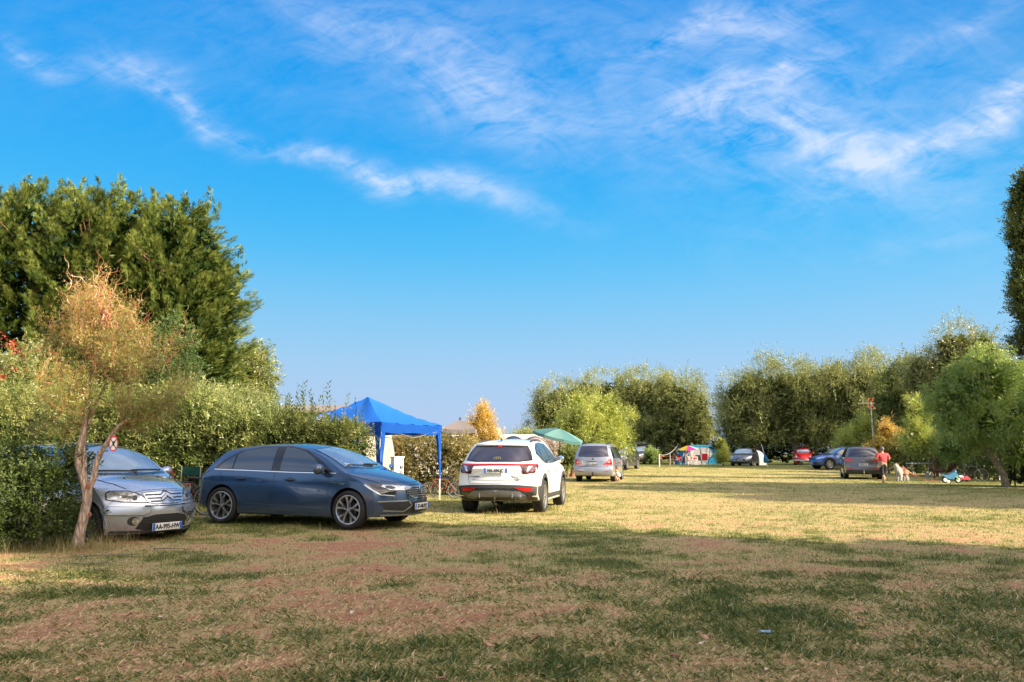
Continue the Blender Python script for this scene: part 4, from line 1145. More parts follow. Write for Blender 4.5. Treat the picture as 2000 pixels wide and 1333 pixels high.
class Car:
    def __init__(s, name, label, loc, heading, spec, colour, group='cars parked on the campsite meadow', detail=2):
        """heading: direction of the nose, radians from +X; spec in metres from the rear bumper"""
        s.sp = spec; s.L = spec['L']; s.mid = (spec['ra'] + spec['fa']) / 2
        s.root = thing(name, label, 'car', loc, heading, group)
        s.paint = colour
        s.detail = detail
        s.body()
    # ---- body shell
    def body(s):
        sp = s.sp
        top, bot, xf, xr = pchip(sp['top']), pchip(sp['bot']), pchip(sp['xf']), pchip(sp['xr'])
        wb, sec = pchip(sp['wb']), pchip(sp['sec'])
        crown = pchip(sp.get('crown', [(0, .05), (s.L, .05)]))
        cF, cR = sp.get('cF', .3), sp.get('cR', .18)
        L = s.L
        us = sorted(set([round(i / 46, 4) for i in range(47)] + [.004, .012, .985, .996])) if s.detail > 2 else sorted(set([round(i / 34, 4) for i in range(35)] + [.006, .99]))
        vs = [-1, -.965, -.88, -.76, -.6, -.4, -.2, 0, .2, .4, .6, .76, .88, .965, 1]
        ws = [0, .06, .16, .28, .4, .52, .63, .74, .84, .92, .97, 1]
        bm = bmesh.new()
        grid = {}
        nu, nv, nw = len(us) - 1, len(vs) - 1, len(ws) - 1
        def P(u, v, w):
            xt = u * L
            for _ in range(4):
                zt = top(xt)
                xt = xr(zt) + (xf(zt) - xr(zt)) * u
            zt = top(xt); zb = bot(xt)
            z = zb + (zt - zb) * w
            x = xr(z) + (xf(z) - xr(z)) * u
            av = abs(v)
            if u > .7: x -= cF * av ** 2.6 * ((u - .7) / .3) ** 1.6 * (1 if z < 1.0 else .6)
            if u < .25: x += cR * av ** 2.6 * ((.25 - u) / .25) ** 1.6
            y = v * wb(x) * sec(z)
            z -= crown(x) * av ** 2.4 * w ** 3
            return (x - s.mid, y, z)
        def V(i, j, k):
            if (i, j, k) not in grid: grid[(i, j, k)] = bm.verts.new(P(us[i], vs[j], ws[k]))
            return grid[(i, j, k)]
        for i in range(nu):
            for j in range(nv):
                bm.faces.new((V(i, j, nw), V(i + 1, j, nw), V(i + 1, j + 1, nw), V(i, j + 1, nw)))
                bm.faces.new((V(i, j, 0), V(i, j + 1, 0), V(i + 1, j + 1, 0), V(i + 1, j, 0)))
            for k in range(nw):
                bm.faces.new((V(i, 0, k), V(i + 1, 0, k), V(i + 1, 0, k + 1), V(i, 0, k + 1)))
                bm.faces.new((V(i, nv, k), V(i, nv, k + 1), V(i + 1, nv, k + 1), V(i + 1, nv, k)))
        for j in range(nv):
            for k in range(nw):
                bm.faces.new((V(0, j, k), V(0, j, k + 1), V(0, j + 1, k + 1), V(0, j + 1, k)))
                bm.faces.new((V(nu, j, k), V(nu, j + 1, k), V(nu, j + 1, k + 1), V(nu, j, k + 1)))
        bmesh.ops.recalc_face_normals(bm, faces=bm.faces)
        me = bpy.data.meshes.new('body'); bm.to_mesh(me); bm.free()
        me.materials.append(s.paint); me.materials.append(M_WELL)
        o = bpy.data.objects.new('tmp', me); C.objects.link(o)
        md = o.modifiers.new('s', 'SUBSURF'); md.levels = md.render_levels = 1
        dg = bpy.context.evaluated_depsgraph_get()
        m2 = bpy.data.meshes.new_from_object(o.evaluated_get(dg))
        bb = bmesh.new(); bb.from_mesh(m2)
        s.bvh = BVHTree.FromBMesh(bb); bb.free()
        o.modifiers.clear(); o.data = m2
        ar = sp['arch']; W = max(p[1] for p in sp['wb'])
        cb = bmesh.new()
        for ax, hub in ((sp['ra'], sp['hub']), (sp['fa'], sp['hub'])):
            for sd in (-1, 1):
                r = bmesh.ops.create_cone(cb, cap_ends=True, segments=48, radius1=ar, radius2=ar, depth=.5)
                bmesh.ops.rotate(cb, matrix=Matrix.Rotation(R(90), 3, 'X'), verts=r['verts'])
                bmesh.ops.translate(cb, vec=(ax - s.mid, sd * (W - .30 + .25), hub + .02), verts=r['verts'])
        cm = bpy.data.meshes.new('cut'); cb.to_mesh(cm); cb.free()
        co = bpy.data.objects.new('cut', cm); C.objects.link(co)
        md = o.modifiers.new('b', 'BOOLEAN'); md.operation = 'DIFFERENCE'; md.object = co; md.solver = 'EXACT'
        dg = bpy.context.evaluated_depsgraph_get()
        m3 = bpy.data.meshes.new_from_object(o.evaluated_get(dg))
        bpy.data.objects.remove(o); bpy.data.objects.remove(co)
        for p in m3.polygons:
            c = p.center; n = p.normal
            for ax in (sp['ra'], sp['fa']):
                dx_, dz_ = c.x - (ax - s.mid), c.z - (sp['hub'] + .02)
                if dx_ * dx_ + dz_ * dz_ < (ar * 1.004) ** 2 and (n.x * dx_ + n.z * dz_ < -.3 * math.hypot(dx_, dz_) or abs(c.y) < W - .27):
                    p.material_index = 1
            if c.z < .24 and n.z < -.6: p.material_index = 1
        smooth(m3, 38)
        m3.name = 'body'
        if len(m3.materials) < 2:
            m3.materials.clear(); m3.materials.append(s.paint); m3.materials.append(M_WELL)
        s.body_ob = link('body', m3, None, s.root)
    # ---- things lying on the shell
    DIRS = {'L': ((0, -1, 0), lambda a, b, m: (a - m, 3, b)), 'R': ((0, 1, 0), lambda a, b, m: (a - m, -3, b)),
            'F': ((-1, 0, 0), lambda a, b, m: (4, a, b)), 'B': ((1, 0, 0), lambda a, b, m: (-4, a, b)), 'T': ((0, 0, -1), lambda a, b, m: (a - m, b, 4))}
    def hit(s, a, b, side, off, fallback=None):
        if isinstance(side, str):
            d, f = s.DIRS[side]; o = Vector(f(a, b, s.mid)); d = Vector(d)
        else:                                     # ('yaw', deg): a = distance across, b = height, seen from yaw degrees off the nose
            yaw = R(side[1]); d = Vector((-math.cos(yaw), -math.sin(yaw), 0)); acr = Vector((-math.sin(yaw), math.cos(yaw), 0))
            anc = Vector((s.L - s.mid - .15, math.copysign(.70, side[1]), 0))
            if abs(side[1]) > 90: acr = -acr; anc.x = -s.mid + .15
            o = -d * 5 + anc + acr * a + Vector((0, 0, b))
        h, n, _, _ = s.bvh.ray_cast(o, d)
        if h is None:
            return None
        if n.dot(d) > 0: n = -n
        return h + n * off
    def panel(s, name, poly, side, m, off=.004, step=.07, parent=None, label=None, thick=0.0):
        bm = bmesh.new()
        vs = [bm.verts.new((a, b, 0)) for a, b in poly]
        bm.faces.new(vs)
        xs = [p[0] for p in poly]; ys = [p[1] for p in poly]
        for lo, hi, ax in ((min(xs), max(xs), (1, 0, 0)), (min(ys), max(ys), (0, 1, 0))):
            k = int((hi - lo) / step)
            for i in range(1, k + 1):
                q = lo + (hi - lo) * i / (k + 1)
                co = (q, 0, 0) if ax[0] else (0, q, 0)
                bmesh.ops.bisect_plane(bm, geom=bm.verts[:] + bm.edges[:] + bm.faces[:], plane_co=co, plane_no=ax)
        dead = []
        for v in bm.verts:
            h = s.hit(v.co.x, v.co.y, side, off)
            if h is None: dead.append(v)
            else: v.co = h
        bmesh.ops.delete(bm, geom=dead, context='VERTS')
        if not bm.faces: bm.free(); return None
        bmesh.ops.triangulate(bm, faces=[f for f in bm.faces if len(f.verts) > 4])
        bmesh.ops.recalc_face_normals(bm, faces=bm.faces)
        cen = Vector((0, 0, .6)); tot = sum(((f.calc_center_median() - cen).dot(f.normal)) for f in bm.faces)
        if tot < 0: bmesh.ops.reverse_faces(bm, faces=bm.faces)
        me = bpy.data.meshes.new(name); bm.to_mesh(me); bm.free()
        me.shade_smooth()
        o = link(name, me, m, parent or s.root)
        if label: o['label'] = label
        return o
    def both(s, name, poly, m, **k):
        return [s.panel(name, poly, 'L', m, **k), s.panel(name, poly, 'R', m, **k)]
    def mir(s, name, poly, side, m, **k):
        """the same panel on the left and right of the front ('F'), back ('B') or top ('T')"""
        r = [s.panel(name, poly, side, m, **k)]
        if isinstance(side, tuple):
            r.append(s.panel(name, [(-a, b) for a, b in poly], ('yaw', -side[1]), m, **k))
        elif side == 'T':
            r.append(s.panel(name, [(a, -b) for a, b in poly], side, m, **k))
        else:
            r.append(s.panel(name, [(-a, b) for a, b in poly], side, m, **k))
        return r
    def strip(s, bm, line, side, w, off=.003, step=.06):
        pts = []
        for (a0, b0), (a1, b1) in zip(line, line[1:]):
            n = max(1, int(math.hypot(a1 - a0, b1 - b0) / step))
            for i in range(n): pts.append((a0 + (a1 - a0) * i / n, b0 + (b1 - b0) * i / n))
        pts.append(line[-1])
        prev = None
        for i, p in enumerate(pts):
            q0, q1 = pts[max(0, i - 1)], pts[min(len(pts) - 1, i + 1)]
            t = (q1[0] - q0[0], q1[1] - q0[1]); l = math.hypot(*t) or 1
            nx, ny = -t[1] / l * w / 2, t[0] / l * w / 2
            h0, h1 = s.hit(p[0] + nx, p[1] + ny, side, off), s.hit(p[0] - nx, p[1] - ny, side, off)
            if h0 is None or h1 is None: prev = None; continue
            cur = (bm.verts.new(h0), bm.verts.new(h1))
            if prev: bm.faces.new((prev[0], prev[1], cur[1], cur[0]))
            prev = cur
    def strips(s, name, items, m, w=.006, off=.003, sides='LR'):
        """items: polylines on the flanks (both sides) or (side, polyline)"""
        bm = bmesh.new()
        for it in items:
            if isinstance(it[0], str) or isinstance(it[0], tuple) and isinstance(it[0][0], str): s.strip(bm, it[1], it[0], w, off)
            else:
                for sd in sides: s.strip(bm, it, sd, w, off)
        if not bm.faces: bm.free(); return None
        me = bpy.data.meshes.new(name); bm.to_mesh(me); bm.free(); me.shade_smooth()
        o = link(name, me, m, s.root)
        if name == 'panel_seam': o['kind'] = 'stuff'
        return o
    def arches(s, m, w=.06, name='wheel_arch_trim', off=.012, a0=-12, a1=192):
        for ax in (s.sp['ra'], s.sp['fa']):
            for sd in 'LR':
                bm = bmesh.new()
                r = s.sp['arch'] + w / 2 - .008
                line = [(ax + r * math.cos(R(a)), s.sp['hub'] + .02 + r * math.sin(R(a))) for a in range(a0, a1 + 1, 6)]
                s.strip(bm, line, sd, w, off, step=.2)
                if not bm.faces: bm.free(); continue
                r_ = bmesh.ops.extrude_face_region(bm, geom=bm.faces[:])
                bmesh.ops.translate(bm, vec=(0, -.02 if sd == 'L' else .02, 0), verts=[v for v in r_['geom'] if isinstance(v, bmesh.types.BMVert)])
                bmesh.ops.recalc_face_normals(bm, faces=bm.faces)
                me = bpy.data.meshes.new(name); bm.to_mesh(me); bm.free(); smooth(me, 50)
                link(name, me, m, s.root)
    # ---- fittings
    def wheels(s, style='double', rim=None, tyre_w=.2, m_rim=None, m_back=None, n=5, steer=0.0, spokes_r=None):
        sp = s.sp; Rt = sp['tyre']; rim = rim or Rt * .74
        m_rim = m_rim or M_ALLOY
        protos = None
        W = sp['track']
        for ax in (sp['fa'], sp['ra']):
            for sd in (1, -1):
                loc = (ax - s.mid, sd * W / 2, Rt - .012); rot = (0, 0, (0 if sd > 0 else math.pi) + (steer if ax == sp['fa'] else 0))
                if protos is None:
                    h = tyre_w / 2
                    a = MB()
                    # rim lip and barrel
                    a.lathe([(rim, h * .95), (rim - .008, h * .99), (rim - .022, h * .93), (rim - .03, h * .5), (rim - .03, -h)], n=40)
                    sr = rim - .02
                    for k in range(n):
                        t = 2 * math.pi * k / n + math.pi / 2
                        def pt(r, da): return (r * math.cos(t + da), r * math.sin(t + da))
                        if style == 'double':       # V spokes in pairs
                            for q in (-1, 1):
                                a.prism([pt(.045, q * .1), pt(.045, q * .75), pt(sr * .55, q * .30), pt(sr, q * .36), pt(sr, q * .19), pt(sr * .5, q * .06)], h * .55, h * .86)
                        elif style == 'twist':      # broad blades with a slot
                            a.prism([pt(.04, -.5), pt(.04, .5), pt(sr * .6, .10), pt(sr, .24), pt(sr, .44), pt(sr * .62, .34)], h * .5, h * .84)
                            a.prism([pt(.04, -.5), pt(.04, .3), pt(sr * .5, .02), pt(sr, -.12), pt(sr, -.30), pt(sr * .5, -.18)], h * .5, h * .88)
                        elif style == 'five':
                            a.prism([pt(.04, -.7), pt(.04, .7), pt(sr, .2), pt(sr, -.2)], h * .55, h * .85)
                        elif style == 'thin':
                            a.prism([pt(.04, -.25), pt(.04, .25), pt(sr, .075), pt(sr, -.075)], h * .6, h * .85)
                    if style == 'cover':            # a plastic cover with radial slots
                        a.lathe([(.0, h * .98), (.05, h * .98), (.07, h * .86), (rim * .56, h * .98)], n=40)
                        a.lathe([(rim * .93, h * .95), (rim, h * .9)], n=40)
                        for k in range(9):
                            t = 2 * math.pi * k / 9
                            def pt(r, da): return (r * math.cos(t + da), r * math.sin(t + da))
                            a.prism([pt(rim * .55, -.24), pt(rim * .55, .24), pt(rim * .94, .17), pt(rim * .94, -.17)], h * .82, h * .99)
                    a.lathe([(0, h * .9), (.032, h * .9), (.036, h * .8), (.05, h * .5)], n=20)
                    wm = a.mesh('wheel', 30)
                    b = MB()
                    r0 = rim - .004
                    prof = [(r0, h * .92), (r0 + .012, h * 1.0), ((r0 + Rt) / 2, h * 1.10), (Rt - .022, h * 1.02), (Rt - .006, h * .86), (Rt - .001, h * .6)]
                    for q in (.45, .15, -.15, -.45):
                        prof += [(Rt, h * (q + .1)), (Rt - .008, h * (q + .07)), (Rt - .008, h * (q + .03)), (Rt, h * q)]
                    prof += [(Rt - .001, -h * .6), (Rt - .006, -h * .86), (Rt - .022, -h * 1.02), ((r0 + Rt) / 2, -h * 1.1), (r0, -h * .92)]
                    b.lathe(prof, n=48)
                    tm = b.mesh('tyre', 30)
                    c = MB()
                    c.lathe([(0, h * .25), (rim * .55, h * .25), (rim * .56, h * .12), (rim * .62, -h * .5), (rim - .028, -h * .6)], n=32)
                    dm = c.mesh('brake_disc', 30)
                    protos = (wm, tm, dm)
                wh = link('wheel', protos[0], m_rim, s.root, loc, rot)
                link('tyre', protos[1], M_RUBBER, wh)
                link('brake_disc', protos[2], m_back or M_ALLOYDARK, wh)
    def mirrors(s, x, z, m=None, w=.25, h=.16, mat_back=None):
        W = pchip(s.sp['wb'])(x) * pchip(s.sp['sec'])(z)
        for sd in (1, -1):
            b = MB()
            b.ball((0, 0, 0), 1, 3, (w * .38, w / 2, h / 2))
            for v in b.bm.verts:
                if v.co.x < -.02: v.co.x = -.02 + (v.co.x + .02) * .12
                v.co.z *= 1 + .25 * v.co.y * sd / (w / 2)
            b.tube([(.0, -sd * w * .35, -h * .3), (0.02, -sd * w * .62, -h * .55)], .028, 8)
            o = b.build('wing_mirror', m or s.paint, s.root, loc=(x - s.mid, sd * (W + w * .55), z))
            g = MB(); g.box((-.031, 0, 0), (.004, w * .74, h * .7), bevel=.001)
            g.build('mirror_glass', M_CHROME, o)
    def handles(s, xs, z, m=None, w=.2):
        for x in xs:
            for sd in 'LR':
                h = s.hit(x, z, sd, .0)
                if h is None: continue
                s.panel('door_handle_recess', [(x + .09 * math.cos(a), z + .035 * math.sin(a)) for a in np.linspace(0, 2 * math.pi, 13)[:-1]], sd, M_BLACK, off=.003)
                q = 1 if sd == 'L' else -1
                b = MB(); b.box((0, 0, 0), (w, .03, .032), bevel=.012)
                b.build('door_handle', m or s.paint, s.root, loc=(h.x, h.y + q * .024, h.z + .004))
    def plate(s, side, z, text, back=.0, w=.52, h=.11, blue2=True, y=0.0):
        p = s.hit(y, z, side, .02 + back)
        sg = 1 if side == 'F' else -1
        b = MB(); b.box((0, 0, 0), (.012, w, h), bevel=.003)
        o = b.build('number_plate', M_PLATE, s.root, loc=p)
        for q in ((-1,) if not blue2 else (-1, 1)):
            g = MB(); g.box((sg * .0085, sg * q * (w / 2 - .022), 0), (.003, .04, h * .94)); g.build('plate_band', M_PLATEBLUE, o)
        me = text_mesh(text, h * .92, .0015, .80)
        t = link('plate_lettering', me, M_INK, o)
        t.rotation_euler = (R(90), 0, R(90) * sg)
        t.location = (sg * .010, 0, -.004)
        return o
    def wiper(s, pts, side):
        b = MB()
        P = [s.hit(a, z, side, .02) for a, z in pts]
        if None in P: b.bm.free(); return
        b.tube(P, [.010] * len(P), 6); b.build('wiper', M_BLACK, s.root)
    def rails(s, x0, x1, y, m=None, h=.05):
        for sd in (1, -1):
            pts = []
            for i in range(9):
                t = i / 8; x = x0 + (x1 - x0) * t
                p = s.hit(x, sd * y, 'T', 0)
                if p is None: continue
                pts.append((p.x, p.y, p.z + h * min(1, 5 * min(t, 1 - t)) - .005))
            b = MB(); b.tube(pts, .018, 8); b.build('roof_rail', m or M_BLACK, s.root)

# ---- dark blue hatchback seen from its right flank
def hatchback_blue():
    L = 4.36
    sp = dict(L=L, ra=.77, fa=3.44, hub=.31, tyre=.325, arch=.365, track=1.60,
        top=[(0, .9), (.06, .93), (.13, 1.02), (.34, 1.18), (.54, 1.335), (.75, 1.375), (1.1, 1.415), (1.6, 1.445), (2.0, 1.447), (2.3, 1.42), (2.55, 1.36), (2.9, 1.215), (3.24, 1.045), (3.34, 1.005), (3.6, .955), (3.9, .88), (4.12, .80), (4.25, .735), (4.32, .70), (4.36, .66)],
        bot=[(0, .3), (.5, .2), (1.2, .17), (3.0, .17), (3.9, .2), (4.36, .2)],
        xf=[(.15, 4.24), (.22, 4.33), (.35, 4.36), (.5, 4.35), (.66, 4.33), (.8, 4.26), (1.0, 4.1), (1.45, 3.9)],
        xr=[(.15, .2), (.3, .08), (.5, .0), (.7, .02), (.9, .03), (1.05, .09), (1.35, .2), (1.5, .25)],
        wb=[(0, .78), (.3, .86), (.77, .905), (1.6, .895), (2.6, .895), (3.44, .905), (3.9, .88), (4.36, .80)],
        sec=[(.15, .955), (.3, .985), (.5, 1.0), (.72, .995), (.86, .985), (.95, .955), (1.05, .915), (1.2, .835), (1.35, .745), (1.45, .66)],
        crown=[(0, .05), (.4, .06), (1.5, .045), (2.6, .06), (3.3, .05), (3.7, .07), (4.36, .08)], cF=.42, cR=.22)
    c = Car('parked_car', 'dark blue hatchback side-on with split-spoke alloy wheels, between silver car and blue gazebo', (0, 0, 0), 0, sp, paint('paint_blue', (.034, .084, .175), .5, .2), detail=3)
    trim = [(.50, .955), (.70, 1.13), (.98, 1.29), (1.45, 1.375), (2.05, 1.385), (2.42, 1.315), (2.80, 1.13), (3.14, .925), (2.2, .925), (1.3, .945)]
    c.both('window_surround', trim, M_GLOSSBLACK, off=.003)
    c.both('side_window', [(.60, .975), (.76, 1.115), (.93, 1.215), (.93, .965)], M_GLASS, off=.007)
    c.both('side_window', [(.965, .965), (.965, 1.235), (1.1, 1.30), (1.47, 1.352), (1.77, 1.362), (1.80, .952)], M_GLASS, off=.007)
    c.both('side_window', [(1.98, .948), (1.95, 1.362), (2.12, 1.352), (2.40, 1.29), (2.66, 1.15), (2.90, .945)], M_GLASS, off=.007)
    c.strips('chrome_waist_trim', [[(.53, .957), (1.3, .944), (2.2, .925), (3.16, .922)]], M_CHROME, w=.016, off=.008)
    c.panel('windscreen_surround', [(-.68, 1.01), (-.60, 1.33), (0, 1.395), (.60, 1.33), (.68, 1.01), (0, .995)], 'F', M_GLOSSBLACK, off=.003)
    c.panel('windscreen', [(-.645, 1.035), (-.57, 1.325), (0, 1.375), (.57, 1.325), (.645, 1.035), (0, 1.02)], 'F', M_SHIELD, off=.006)
    c.panel('rear_window', [(-.55, 1.0), (-.5, 1.27), (.5, 1.27), (.55, 1.0)], 'B', M_GLASS, off=.006)
    c.wiper([(-.55, 1.05), (0, 1.04), (.2, 1.035)], 'F'); c.wiper([(-.05, 1.06), (.5, 1.05)], 'F')
    # seams
    M = mat('seam', (.004, .005, .007), rough=.8)
    c.strips('panel_seam', [[(1.88, .95), (1.885, .6), (1.80, .25)], [(3.0, .92), (3.03, .7), (3.01, .5), (2.98, .25)],
                            [(.66, .97), (.70, .85), (.86, .75), (1.12, .50), (1.20, .25)], [(1.20, .255), (2.98, .225)],
                            [(3.15, .925), (3.4, .905), (3.80, .80), (4.0, .73)], [(3.81, .575), (3.92, .62), (4.02, .63)],
                            ('F', [(-.62, .80), (-.45, .775), (0, .765), (.45, .775), (.62, .80)])], M, w=.006, off=.002)
    for sd_ in 'LR': c.strips('sill_highlight', [[(1.25, .37), (2.9, .33)]], paint('paint_blue_highlight', (.09, .15, .27), .6, .25), w=.022, off=.004, sides=sd_)  # lighter blue strip paints the highlight along the sill crease
    c.panel('fuel_flap', [(.50 + .085 * math.cos(a), .86 + .08 * math.sin(a)) for a in np.linspace(0, 2 * math.pi, 17)[:-1]], 'L', s_paint(c), off=.004)
    for sd in 'LR':
        c.panel('fender_badge', [(3.06, .775), (3.38, .755), (3.34, .735), (3.10, .75)], sd, M_CHROME, off=.008)
    c.arches(s_paint(c), w=.035, name='wheel_arch_lip', off=.010)
    c.wheels('twist', rim=.25, tyre_w=.215, steer=R(-3))
    c.mirrors(2.88, .995, w=.27, h=.18)
    c.handles([1.17, 2.22], .80)
    # lamps
    for sg in (1, -1):
        y = lambda v: v * sg
        f = ('yaw', 35 * sg)
        def H(poly): return [(p[0] * sg, p[1]) for p in poly]
        c.panel('headlight', H([(-.46, .705), (-.2, .735), (.30, .765), (.44, .755), (.34, .64), (.22, .56), (-.05, .535), (-.12, .57), (-.05, .61), (-.32, .635), (-.44, .665)]), f, M_LAMPDARK, off=.005)
        c.panel('lamp_reflector', H([(-.42, .70), (-.18, .722), (.12, .735), (.16, .70), (.02, .65), (-.30, .65), (-.41, .672)]), f, M_LAMP, off=.010)
        c.panel('lamp_projector', H([(-.02, .715), (.08, .715), (.09, .68), (.0, .67), (-.1, .68)]), f, M_LAMPDARK, off=.014)
        c.strips('daytime_light', [(f, H([(.42, .74), (.32, .64), (.20, .575), (-.06, .552)]))], M_CLEAR, w=.018, off=.014)
        c.panel('fog_light_surround', H([(-.36, .46), (.24, .455), (.20, .425), (.10, .33), (-.22, .30), (-.40, .37)]), f, M_BLACK, off=.006)
        c.strips('fog_trim', [(f, H([(-.32, .465), (.25, .46)])), (f, H([(.15, .31), (-.24, .285), (-.42, .38), (-.34, .47)]))], M_SILVERTRIM, w=.022, off=.012)
        c.panel('fog_light', H([(-.05 + .035 * math.cos(a), .385 + .035 * math.sin(a)) for a in np.linspace(0, 6.28, 13)[:-1]]), f, M_LAMPDARK, off=.010)
        c.panel('tail_light', H([(-.86, .80), (-.5, .80), (-.50, .90), (-.70, .93), (-.90, .94)]), 'B', M_RED, off=.008)
        g = ('yaw', 140 * sg)
        c.panel('tail_light', H([(-.12, .80), (.06, .84), (.20, .93), (.12, .95), (-.10, .95)]), g, M_RED, off=.008)
    c.panel('grille', [(-.40, .685), (-.34, .72), (0, .74), (.34, .72), (.40, .685), (.34, .56), (.2, .515), (-.2, .515), (-.34, .56)], 'F', M_BLACK, off=.005)
    c.strips('grille_bar', [('F', [(-.37, z), (.37, z)]) for z in (.69, .655, .62, .585)] + [('F', [(-.28, .55), (.28, .55)])], M_SILVERTRIM, w=.012, off=.012)
    c.strips('grille_frame', [('F', [(-.40, .685), (-.33, .56), (-.2, .51), (.2, .51), (.33, .56), (.40, .685)])], M_CHROME, w=.016, off=.012)
    c.panel('lower_grille', [(-.55, .40), (-.5, .44), (.5, .44), (.55, .40), (.5, .26), (-.5, .26)], 'F', M_BLACK, off=.005)
    c.strips('grille_bar', [('F', [(-.52, z), (.52, z)]) for z in (.40, .36, .30)], M_CLAD, w=.014, off=.010)
    c.strips('front_lip', [('F', [(-.78, .235), (0, .225), (.78, .235)])], M_SILVERTRIM, w=.022, off=.012)
    # lozenge emblem
    p = c.hit(0, .65, 'F', .02)
    b = MB()
    o_, i_ = [(0, .085), (.055, 0), (0, -.085), (-.055, 0)], [(0, .048), (.026, 0), (0, -.048), (-.026, 0)]
    for k in range(4):
        k2 = (k + 1) % 4
        b.prism([o_[k], o_[k2], i_[k2], i_[k]], 0, .02, 'YZ')
    b.build('lozenge_emblem', M_CHROME, c.root, loc=p, rot=(0, R(-8), 0))
    c.plate('F', .36, 'EF-448-PQ', back=.015)
    for q, z in ((-.52, 1.07), (-.46, 1.06)):
        c.panel('windscreen_sticker', [(q + .028 * math.cos(a), z + .022 * math.sin(a)) for a in np.linspace(0, 6.28, 11)[:-1]], 'F', M_PLATE, off=.009)
    return c.root

def s_paint(c): return c.paint

